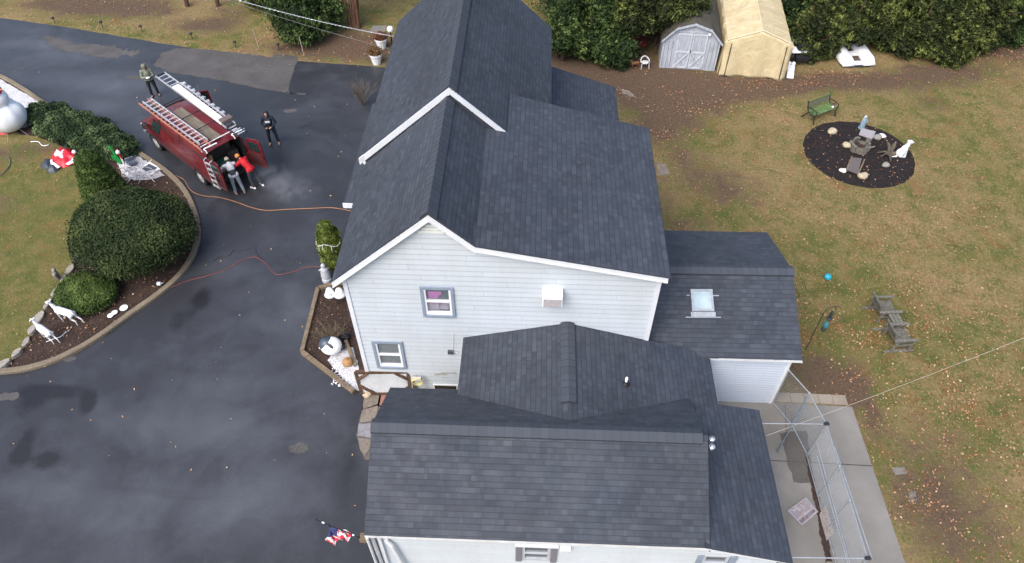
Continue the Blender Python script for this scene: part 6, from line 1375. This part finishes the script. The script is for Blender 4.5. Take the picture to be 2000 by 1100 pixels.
carve(body, [(x, s_*.97, .38, .43, .36) for x in (1.86, -1.66) for s_ in (1, -1)])
def surf(x0, x1, z0, z1, side, off=.012, nx=3, nz=3, inset=None):
    "patch lying just proud of the body side"
    vs = []
    for i in range(nx+1):
        for j in range(nz+1):
            x = x0+(x1-x0)*i/nx; z = z0+(z1-z0)*j/nz
            if inset: x += inset*(j/nz)
            k = max(a for a in range(len(ST)-1) if ST[a][0] <= x+1e-6); t_ = (x-ST[k][0])/(ST[k+1][0]-ST[k][0]); top, w_, rt = [ST[k][q]+(ST[k+1][q]-ST[k][q])*t_ for q in (1, 2, 3)]
            rr_ = vring(x, top, w_, rt)[:9]; y = None
            for (xa, ya, za), (xb, yb, zb) in zip(rr_, rr_[1:]):
                if za <= z <= zb: y = ya+(yb-ya)*(z-za)/max(1e-6, zb-za)
            if y is None: y = rr_[-3][1] if z > rr_[-3][2] else rr_[0][1]
            vs.append((x, side*(y+off), z))
    return vs, [(i*(nz+1)+j, (i+1)*(nz+1)+j, (i+1)*(nz+1)+j+1, i*(nz+1)+j+1) for i in range(nx) for j in range(nz)]
M_VG = flat('van_glass', (.015, .03, .03), .08, var=.3, spec=.7)
m = MB(); m.add(*surf(1.0, 1.72, 1.22, 1.78, 1, .012, inset=-.28)); m.build('side_window', M_VG, van)
m = MB(); ws = []
for i in range(5):
    f = -1+i*.5; ws += [(2.06-.1*f*f, f*.82, 1.36), (1.47-.06*f*f, f*.70, 2.0)]
m.add(ws, [(2*i, 2*i+2, 2*i+3, 2*i+1) for i in range(4)]); m.build('windshield', M_VG, van)
for (x0, x1, z0, z1) in ((.93, .95, .5, 1.85), (2.0, 2.02, .5, 1.25), (-.95, -.93, .5, 1.85)):
    m = MB(); m.add(*surf(x0, x1, z0, z1, 1, .004)); m.build('door_seam', M_BLACK, van)
m = MB(); m.add(*surf(-2.5, 2.4, .58, .64, 1, .012, nx=10)); m.build('side_trim', flat('dull_trim', (.10, .05, .05)), van)
for sx, nm in ((2.84, 'front_bumper'), (-2.72, 'rear_bumper')): m = MB(); m.bx(sx-.1, sx+.12, -.95, .95, .42, .58); m.build(nm, M_CHR if sx > 0 else M_DARK, van, bevel=.03)
m = MB(); m.bx(2.86, 2.93, -.6, .6, .68, .92); m.build('grille', M_DARK, van)
for s_ in (-1, 1):
    m = MB(); m.bx(2.84, 2.93, s_*.82-.12, s_*.82+.12, .7, .9); m.build('headlight', flat('headlight_glass', (.6, .6, .58), .1), van, bevel=.02)
    m = MB(); m.bx(-2.66, -2.60, s_*.93-.06, s_*.93+.06, .75, 1.1); m.build('tail_light', flat('tail_red', (.25, .01, .01), .25), van, bevel=.01)
m = MB(); m.box((1.78, 1.16, 1.42), (.12, .2, .28)); m.bar((1.8, .97, 1.35), (1.8, 1.08, 1.36), .04, .04); mr_ = m.build('mirror', M_BLACK, van, bevel=.03); m = MB(); m.box((1.71, 1.17, 1.43), (.01, .16, .23)); m.build('mirror_glass', flat('mirror_silver', (.55, .6, .62), .05, .9), mr_)
m = MB(); m.bx(1.1, 1.25, .985, 1.01, .98, 1.02); m.build('door_handle', M_BLACK, van)
for (x, s_) in ((1.86, 1), (-1.66, 1), (1.86, -1), (-1.66, -1)):
    m = MB(); m.lathe([(.19, -.11), (.33, -.115), (.37, -.08), (.37, .08), (.33, .115), (.19, .11)], 26, (x, s_*.875, .37), 'Y'); wh = m.build('wheel', M_RUB, van, smooth=False)
    m = MB(); m.lathe([(.225, .118), (.20, .10), (.19, .03), (.12, .03), (.11, .13), (.05, .14), (.01, .14)] if s_ > 0 else [(.225, -.118), (.20, -.10), (.19, -.03), (.12, -.03), (.11, -.13), (.05, -.14), (.01, -.14)], 22, (x, s_*.875, .37), 'Y'); m.build('rim', flat('pale_wheel_steel', (.5, .5, .48), .4, .3), wh)
    m = MB(); vs = []; 
    for k in range(15): a = R(-12+204*k/14); vs += [(x+.43*math.cos(a), s_*.995, .37+.43*math.sin(a)), (x+.37*math.cos(a), s_*.995, .37+.37*math.sin(a)), (x+.43*math.cos(a), s_*1.012, .37+.43*math.sin(a))]
    m.add(vs, [(3*k, 3*k+3, 3*k+4, 3*k+1) for k in range(14)]+[(3*k, 3*k+2, 3*k+5, 3*k+3) for k in range(14)]); m.build('wheel_arch', M_BLACK, van)
    m = MB(); vs = [(x, s_*1.0105, .37)]+[(x+.40*math.cos(R(-12+204*k/14)), s_*1.0105, .37+.40*math.sin(R(-12+204*k/14))) for k in range(15)]
# interior floor, bulkhead, cargo clutter
m = MB(); m.bx(-2.6, .9, -.86, .86, .62, .68); m.bx(.88, .92, -.86, .86, .68, 1.95); m.bx(-2.55, .9, .86, .90, .68, 1.75); m.bx(-2.55, .9, -.90, -.86, .68, 1.75); m.build('cargo_bay', M_VD, van)
rr = random.Random(9)
for k, (x, y, z, dx, dy, dz, c) in enumerate([(-2.1, .55, .9, .5, .4, .4, (.18, .12, .06)), (-2.2, .05, .85, .4, .5, .3, (.04, .12, .10)), (-2.0, -.5, .95, .5, .45, .5, (.06, .05, .05)), (-2.3, .68, 1.6, .45, .25, .25, (.24, .17, .08)), (-1.6, 0, 1.2, .6, 1.2, .8, (.05, .045, .04)), (-2.4, .3, .78, .2, .3, .15, (.3, .3, .32))]):
    m = MB(); m.box((x, y, z), (dx, dy, dz), rotz(rr.uniform(-.2, .2))); m.build('cargo', flat('cargo_%d' % k if False else ['tan_cargo', 'teal_cargo', 'brown_cargo', 'plywood_cargo', 'dim_cargo', 'grey_cargo'][k], c, .7, var=.4), van, bevel=.02)
# rear doors
def rdoor(hy, ang, ladder):
    s_ = 1 if hy > 0 else -1; H_ = Vector((-2.64, hy, 0)); d = Vector((-math.sin(ang), -s_*math.cos(ang), 0)); nn = Vector((-d.y, d.x, 0))*(1 if s_ > 0 else -1)
    prof = [(0, .55), (.86, .55), (.88, 1.3), (.84, 1.88), (.72, 1.97), (.14, 1.90), (.05, 1.4)]
    m = MB(); m.slab([H_+d*a+Vector((0, 0, z)) for a, z in prof], nn*.06); dr_ = m.build('rear_door', M_VR, van, bevel=.012)
    m = MB(); m.slab([H_+d*a+Vector((0, 0, z))-nn*.004 for a, z in ((.16, 1.32), (.76, 1.32), (.72, 1.80), (.22, 1.76))], nn*.07); m.build('door_window', M_VG, dr_)
    m = MB(); m.slab([H_+d*a+Vector((0, 0, z)) for a, z in ((.1, .7), (.78, .7), (.78, 1.22), (.1, 1.22))], nn*(.072)); m.build('inner_panel', flat('dark_red_card', (.06, .012, .014), .7), dr_)
    if ladder:
        out = nn*1.0; m = MB(); o_ = H_-nn*.10
        for a in (.18, .52):
            m.tube([o_+nn*.08+d*a+Vector((0, 0, .62)), o_+d*a+Vector((0, 0, .58)), o_-nn*.02+d*a+Vector((0, 0, 1.92)), o_+nn*.03+d*(a+.03)+Vector((0, 0, 2.0)), o_+nn*.1+d*(a+.04)+Vector((0, 0, 2.0))], .02, 7)
        for k in range(5): z = .66+k*.29; m.bar(o_+d*.16+Vector((0, 0, z)), o_+d*.54+Vector((0, 0, z)), .06, .03)
        m.build('door_ladder', M_ALU, dr_)
rdoor(.93, R(84), True); rdoor(-.93, R(106), False)
# open passenger door
H_ = Vector((1.78, -1.0, 0)); a_ = R(58); d = Vector((-math.cos(a_), -math.sin(a_), 0)); nn = Vector((-d.y, d.x, 0)); m = MB()
def dslab(mb, pr, off=0, th=.05): mb.slab([H_+d*a+Vector((0, 0, z))+nn*off for a, z in pr], nn*th)
dslab(m, [(0, .5), (.95, .5), (.95, 1.25), (0, 1.25)]); dslab(m, [(.86, 1.25), (.95, 1.25), (.93, 1.95), (.85, 1.88)]); dslab(m, [(.38, 1.88), (.85, 1.88), (.93, 1.95), (.33, 1.95)]); dslab(m, [(0, 1.25), (.08, 1.25), (.38, 1.88), (.33, 1.95)]); pd_ = m.build('passenger_door', M_VR, van)
m = MB(); dslab(m, [(.08, 1.25), (.86, 1.25), (.85, 1.88), (.38, 1.88)], .02, .006); m.build('door_window', M_VG, pd_); m = MB(); dslab(m, [(.06, .6), (.88, .6), (.88, 1.2), (.06, 1.2)], .05, .02); m.build('inner_panel', M_VD, pd_)
# roof rack and walk board
m = MB(); m.box((-.85, .02, 2.17), (3.0, .44, .03)); m.build('walk_board', wood_mat('grey_brown_plank', (.16, .135, .105), (.23, .20, .16), (.5, 8, 1), sc_=3), van)
for x in (1.15, -.3, -1.4, -2.5): m = MB(); m.tube([(x, .86, 2.06), (x, .84, 2.30), (x, -.84, 2.30), (x, -.86, 2.06)], .02, 6); m.build('rack_bar', M_DARK if x > -2 else M_WHITE, van)
for y in (.86, -.86): m = MB(); m.tube([(1.25, y, 2.27), (-2.75, y, 2.27)], .018, 6); m.build('rack_rail', M_DARK, van)
for y0 in (.82, -.45): m = MB(); m.tube([(-2.74, y0, 2.32), (-2.78, y0-.55, 2.32)], .028, 8); m.tube([(-2.72, y0+.02, 2.3), (-2.9, y0+.02, 2.32), (-2.95, y0+.02, 2.22)], .02, 6); m.build('rack_arm', M_WHITE, van)
for y in (.93,): 
    for x in (.6, -.9): m = MB(); m.bar((x, .86, 2.25), (x-.02, 1.0, 1.75), .035, .02); m.build('tie_down', M_BLACK, van)
def vworld(p): return Matrix.Translation((VO[0], VO[1], 0)) @ Matrix.Rotation(VA, 4, 'Z') @ Vector(p)
def ladder(name, label, a, b, wid, mat, rmat, step=.3, rh=.085, rt_=.03, group=None, caps=None):
    a, b = vworld(a), vworld(b); t_ = thing(name, label, 'ladder', tuple(a), 0, group); d = (b-a); L = d.length; d.normalize(); s_ = Vector((0, 0, 1)).cross(d).normalized(); up = d.cross(s_)
    for k in (-1, 1): m = MB(); m.bar(a+s_*k*wid/2, b+s_*k*wid/2, rt_, rh, up); m.build('rail', mat, t_, world=True)
    n = int(L/step)
    for k in range(n): p = a+d*(step*.6+k*step); m = MB(); m.bar(p-s_*(wid/2-.01), p+s_*(wid/2-.01), .045, .03, up); m.build('rung', rmat, t_, world=True)
    if caps: m = MB(); m.bar(a-s_*(wid/2), a+s_*(wid/2), .05, .04, up); m.build('end_plate', caps, t_, world=True)
    return t_
G = 'ladders on the van roof'
ladder('ladder', 'lower orange fibreglass ladder on the driver side of the van roof', (1.95, .74, 2.36), (-2.75, .74, 2.36), .42, flat('orange_fibreglass', (.42, .17, .12), .5), flat('orange_rung', (.4, .2, .16), .45), group=G)
ladder('ladder', 'upper silver ladder stacked on the orange one on the driver side', (1.75, .66, 2.47), (-2.55, .66, 2.47), .36, M_ALU, M_ALU, group=G)
ladder('ladder', 'long silver ladder sticking out far ahead over the passenger side of the van', (2.95, -.70, 2.55), (-2.35, -.70, 2.42), .42, M_ALU, M_ALU, group=G, caps=M_BLACK)
ladder('ladder', 'short silver ladder section at the rear of the passenger side rack', (-1.9, -.72, 2.36), (-3.1, -.72, 2.36), .40, M_DARK, M_ALU, group=G)
m = MB(); a, b = vworld((1.55, -.62, 2.63)), vworld((-2.1, -.58, 2.5)); m.bar(a, b, .30, .07); t_ = thing('scaffold_plank', 'long white aluminium plank lying on the passenger side ladder', 'plank', tuple(a)); m.build('deck', flat('bright_aluminium', (.74, .76, .79), .4, .1, var=.03), t_, world=True, bevel=.01)
m = MB(); a2, b2 = vworld((1.5, -.87, 2.66)), vworld((-2.1, -.84, 2.52)); m.bar(a2, b2, .03, .1); m.build('edge_rail', M_ALU, t_, world=True); m = MB()
for k in range(9): f = .06+k*.1; p = a2.lerp(b2, f); m.box(p+Vector((.03, .03, .06)), (.17, .12, .09), rotz(VA+.3*math.sin(k*2)))
m.build('roof_bracket', flat('pale_bracket', (.50, .52, .55), .4, .4, var=.3), t_, world=True)
a = vworld((-2.05, -.72, 2.58)); m = MB(); m.box((0, 0, 0), (.3, .5, .12)); o = m.build('ladder_standoff', flat('brown_grey_plate', (.13, .10, .09), .5), bevel=.01); tag(o, 'grey brown stand-off plate at the rear end of the white plank', 'stand-off'); o.location = a; o.rotation_euler = (0, 0, VA)

# ---------------- people ----------------
M_SKIN = flat('skin', (.42, .24, .17), .55, var=.06)
def hand(mb, w_, dirv, side, curl=.5):
    d = Vector(dirv).normalized(); s_ = Vector(side).normalized(); nrm = d.cross(s_).normalized(); s_ = nrm.cross(d)
    mb.cap(w_, w_+d*.05, .028, .03, 8)
    for k, (L, o) in enumerate(((.068, -.027), (.078, -.009), (.073, .009), (.058, .026))):
        p0 = w_+d*.065+s_*o; p1 = p0+d*L*.55+nrm*(-curl*.015); p2 = p1+(d*(1-curl*.7)-nrm*curl).normalized()*L*.5; mb.cap(p0, p1, .0105, .0095, 6); mb.cap(p1, p2, .0095, .008, 6)
    t0 = w_+d*.02-s_*.03; t1 = t0+(d*.5-s_*.8).normalized()*.035; mb.cap(t0, t1, .013, .011, 6); mb.cap(t1, t1+(d*.9-nrm*.4).normalized()*.03, .011, .009, 6)
def person(label, x, y, rz, J, top, legs, shoes, hat=None, hood=False, shirt2=None, chest=None, beard=False):
    t = thing('person', label, 'person', (x, y, 0), rz, 'workers around the van'); V = {k: Vector(v) for k, v in J.items()}
    m = MB(); pel, ch, nk, hd = V['pelvis'], V['chest'], V['neck'], V['head']
    m.cap(pel, ch, .12, .14, 12); m.cap(ch, nk, .12, .06, 12); m.cap(nk, hd-(hd-nk).normalized()*.02, .055, .055, 10)
    hf = V['face'].normalized(); upv = (hd-nk).normalized(); sx = hf.cross(upv).normalized(); upv = sx.cross(hf)
    rot = Matrix((hf, -sx, upv)).transposed(); m.ell(hd+upv*.03, (.098, .078, .12), 14, 10, rot); m.ell(hd+hf*.03-upv*.05, (.06, .055, .06), 10, 7, rot)
    m.ell(hd+hf*.105+upv*.005, (.018, .014, .026), 8, 6, rot); m.ell(hd+hf*.088-upv*.05, (.018, .026, .008), 8, 5, rot)
    for k in (-1, 1): m.ell(hd+sx*k*.08+upv*.01, (.015, .01, .028), 8, 6, rot); m.ell(hd+hf*.085+sx*k*.032+upv*.035, (.014, .016, .008), 6, 5, rot)
    for k, s_ in (('L', 1), ('R', -1)):
        sh, el, wr = V['sh'+k], V['el'+k], V['wr'+k]; m.cap(ch.lerp(nk, .55), sh, .07, .055, 10); m.cap(sh, el, .05, .04, 10); m.cap(el, wr, .038, .026, 10)
        hdv = V.get('hd'+k, wr-el); hand(m, wr, hdv, Vector((0, s_, 0)) if abs(hdv.normalized().y) < .8 else Vector((1, 0, 0)), .6)
        hp_, kn, an = V['hip'+k], V['kn'+k], V['an'+k]; m.cap(pel, hp_, .1, .085, 10); m.cap(hp_, kn, .085, .052, 10); m.cap(kn, an, .052, .036, 10); m.cap(an, an+V['toe'+k]*.12-Vector((0, 0, .03)), .036, .03, 8)
    blob(m.build('body', M_SKIN, t, fixn=False), .0085, 2)
    for k in (-1, 1): m = MB(); m.ell(hd+hf*.094+sx*k*.033+upv*.022, .011, 8, 6); m.build('eye', M_BLACK, t, smooth=True)
    m = MB(); m.cap(pel+Vector((0, 0, .02)), ch, .145, .165, 12); m.cap(ch, nk.lerp(ch, .15), .145, .085, 12)
    for k, s_ in (('L', 1), ('R', -1)): sh, el, wr = V['sh'+k], V['el'+k], V['wr'+k]; m.cap(ch.lerp(nk, .5), sh, .095, .075, 10); m.cap(sh, el, .075, .06, 10); m.cap(el, wr.lerp(el, .06), .058, .042, 10)
    m.cap(V['hipL']+Vector((0, 0, .04)), V['hipR']+Vector((0, 0, .04)), .115, .115, 10)
    jk = blob(m.build('jacket', top, t, fixn=False), .011, 3)
    if shirt2: m = MB(); m.cap(pel.lerp(ch, .1), pel.lerp(ch, .45), .165, .172, 12); blob(m.build('dark_waist', shirt2, t, fixn=False), .012, 2)
    m = MB()
    m.cap(V['hipL'], V['hipR'], .115, .115, 10)
    for k in 'LR': m.cap(V['hip'+k], V['kn'+k], .105, .074, 10); m.cap(V['kn'+k], V['an'+k].lerp(V['kn'+k], .08), .072, .058, 10)
    blob(m.build('trousers', legs, t, fixn=False), .011, 3)
    for k in 'LR':
        m = MB(); an = V['an'+k]; b = Vector((an.x, an.y, an.z-.055)); m.cap(b-V['toe'+k]*.05, b+V['toe'+k]*.16, .045, .038, 10); m.cap(b, an, .05, .05, 8); blob(m.build('shoe', shoes, t, fixn=False), .01, 2)
    if hood:
        m = MB(); m.ell(hd-hf*.02+upv*.035, (.135, .115, .15), 16, 10, rot); o = m.build('hood', top, t, smooth=True)
        bm = bmesh.new(); bm.from_mesh(o.data); bmesh.ops.bisect_plane(bm, geom=bm.verts[:]+bm.edges[:]+bm.faces[:], plane_co=hd+hf*.065, plane_no=(hf*1+upv*.12).normalized(), clear_outer=True); bm.to_mesh(o.data); bm.free(); q_ = o.modifiers.new('s', 'SOLIDIFY'); q_.thickness = .02
        m = MB(); m.ell(nk.lerp(hd, .2)-hf*.05, (.11, .12, .07), 12, 8, rot); m.build('hood_collar', top, t, smooth=True)
    elif hat:
        m = MB(); m.ell(hd+upv*.055-hf*.005, (.115, .098, .10), 16, 10, rot); o = m.build('hat', hat, t, smooth=True)
        m = MB(); m.ell(hd+upv*.055+hf*.09, (.085, .075, .012), 14, 6, rot); m.build('hat_brim', hat, t, smooth=True)
        m = MB(); m.ell(hd+upv*.0-hf*.03, (.085, .088, .08), 14, 8, rot); m.build('hair', flat('dark_hair', (.03, .022, .016), .8), t, smooth=True)
    if chest:
        c = ch.lerp(nk, .15); f = Vector((1, 0, 0)); m = MB()
        m.slab([c+f*.168+Vector((0, y_, z_)) for y_, z_ in ((-.10, -.04), (.10, -.04), (.10, .05), (-.10, .05))], f*.008); m.build('chest_patch', M_WHITE, t)
    return t
def stand(lean=0, armL=None, armR=None, face=(1, 0, -.35), feet=.13, step=0):
    J = dict(pelvis=(0, 0, .95), chest=(.02+lean, 0, 1.27), neck=(.03+lean, 0, 1.47), head=(.06+lean, 0, 1.60), face=face,
        shL=(.02+lean, .19, 1.41), shR=(.02+lean, -.19, 1.41), hipL=(0, .10, .90), hipR=(0, -.10, .90), knL=(.03, feet, .5), knR=(.03+step*.5, -feet, .5), anL=(-.02, feet+.02, .09), anR=(-.02+step, -feet-.02, .09), toeL=(.97, .2, 0), toeR=(.97, -.2, 0))
    J.update(elL=(.06, .27, 1.14), elR=(.06, -.27, 1.14), wrL=(.26, .10, 1.08), wrR=(.26, -.10, 1.08), hdL=(.5, -.8, .1), hdR=(.5, .8, .1))
    if armL: J.update(armL)
    if armR: J.update(armR)
    return J
def face_to(px, py, tx, ty): a, b = at(px, py), at(tx, ty); return math.atan2(b.y-a.y, b.x-a.x)
M_OLV = flat('sage_fleece', (.175, .19, .14), .9, var=.15); M_NVY = flat('navy_fleece', (.012, .018, .034), .85, var=.3); M_DKP = flat('black_trousers', (.012, .014, .018), .9, var=.3); M_TANB = flat('tan_boots', (.30, .17, .10), .8)
q = at(305, 188); person('person in a sage green hooded sweatshirt looking at a phone ahead of the van', q.x, q.y, R(-62), stand(armL=dict(elL=(.08, .27, 1.13), wrL=(.27, .06, 1.17)), armR=dict(elR=(.10, -.26, 1.13), wrR=(.29, -.05, 1.20)), face=(.85, 0, -.7)), M_OLV, M_DKP, M_BLACK, hood=True)
m = MB(); m.box((0, 0, 0), (.08, .15, .012)); o = m.build('phone', M_WHITE, bevel=.003); tag(o, 'white phone held by the person in the sage green sweatshirt', 'phone'); o.location = Matrix.Translation((q.x, q.y, 0)) @ Matrix.Rotation(R(-62), 4, 'Z') @ Vector((.36, 0, 1.22)); o.rotation_euler = (0, R(30), R(-62))
q = at(537, 281); person('person in a navy hooded sweatshirt with a white chest patch standing right of the van', q.x, q.y, R(-80), stand(feet=.16, armL=dict(elL=(.04, .30, 1.16), wrL=(.20, .12, 1.02)), armR=dict(elR=(.04, -.30, 1.16), wrR=(.20, -.14, 1.0)), face=(1, 0, -.3)), M_NVY, M_NVY, M_TANB, hood=True, chest=True)
def bend(fx=.55, h=1.12, armz=.95, step=.2):
    return dict(pelvis=(0, 0, .93), chest=(fx*.58, 0, h), neck=(fx*.93, 0, h+.10), head=(fx+.10, 0, h+.15), face=(.8, 0, -.6), shL=(fx*.82, .19, h+.04), shR=(fx*.82, -.19, h+.04), hipL=(0, .10, .90), hipR=(0, -.10, .90),
        knL=(.04, .13, .50), knR=(.02-step*.4, -.14, .48), anL=(-.03, .14, .09), anR=(-step, -.18, .09), toeL=(.97, .2, 0), toeR=(.97, -.2, 0), elL=(fx+.10, .30, h-.14), elR=(fx+.10, -.30, h-.14), wrL=(fx+.32, .20, armz), wrR=(fx+.32, -.18, armz))
q = vworld((-3.42, -.42, 0)); person('person in a red jacket and orange cap leaning into the back of the van', q.x, q.y, VA+R(12), bend(.42, 1.2), flat('bright_red_jacket', (.50, .008, .018), .75, var=.2), flat('charcoal_trousers', (.045, .05, .058), .9, var=.2), M_WHITE, hat=flat('orange_cap', (.55, .22, .05), .7))
q = vworld((-3.22, .26, 0)); person('person in a white shirt, dark vest and pale jeans beside the left rear door', q.x, q.y, VA-R(18), bend(.38, 1.2, 1.0, .12), flat('white_shirt', (.55, .57, .62), .8, var=.1), flat('pale_jeans', (.24, .28, .32), .9, var=.2), M_TANB, hat=flat('beige_cap', (.36, .32, .26), .8), shirt2=flat('dark_vest', (.03, .035, .042), .8))

# thin exhaust drifting from behind the van
def smoke(lst):
    t = bpy.data.materials.new('exhaust_smoke'); t.use_nodes = True; nt = t.node_tree; nt.nodes.remove(nt.nodes['Principled BSDF']); v = nt.nodes.new('ShaderNodeVolumePrincipled'); v.inputs['Color'].default_value = (.9, .92, .96, 1)
    g = nt.nodes.new('ShaderNodeNewGeometry'); n = nt.nodes.new('ShaderNodeTexNoise'); n.inputs['Scale'].default_value = 1.3; n.inputs['Detail'].default_value = 4; n.inputs['Distortion'].default_value = 1; nt.links.new(g.outputs['Position'], n.inputs['Vector'])
    tc = nt.nodes.new('ShaderNodeTexCoord'); ln = nt.nodes.new('ShaderNodeVectorMath'); ln.operation = 'LENGTH'; nt.links.new(tc.outputs['Object'], ln.inputs[0])
    fo = nt.nodes.new('ShaderNodeMapRange'); nt.links.new(ln.outputs['Value'], fo.inputs[0]); fo.inputs[1].default_value = .3; fo.inputs[2].default_value = 1; fo.inputs[3].default_value = 1; fo.inputs[4].default_value = 0
    mr_ = nt.nodes.new('ShaderNodeMapRange'); nt.links.new(n.outputs['Fac'], mr_.inputs[0]); mr_.inputs[1].default_value = .42; mr_.inputs[2].default_value = .75; mr_.inputs[3].default_value = 0; mr_.inputs[4].default_value = .55
    mu = nt.nodes.new('ShaderNodeMath'); mu.operation = 'MULTIPLY'; nt.links.new(fo.outputs[0], mu.inputs[0]); nt.links.new(mr_.outputs[0], mu.inputs[1]); nt.links.new(mu.outputs[0], v.inputs['Density'])
    nt.links.new(v.outputs[0], nt.nodes['Material Output'].inputs['Volume'])
    for k, (px, py, rx, ry, rz_) in enumerate(lst):
        c = at(px, py, .45); m = MB(); m.ell((0, 0, 0), 1, 20, 12); o = m.build('exhaust_smoke', t); o.location = c; o.scale = (rx, ry, rz_); tag(o, kind='stuff')
smoke([(532, 342, 1.1, .8, .42), (572, 372, 1.3, .8, .42)])
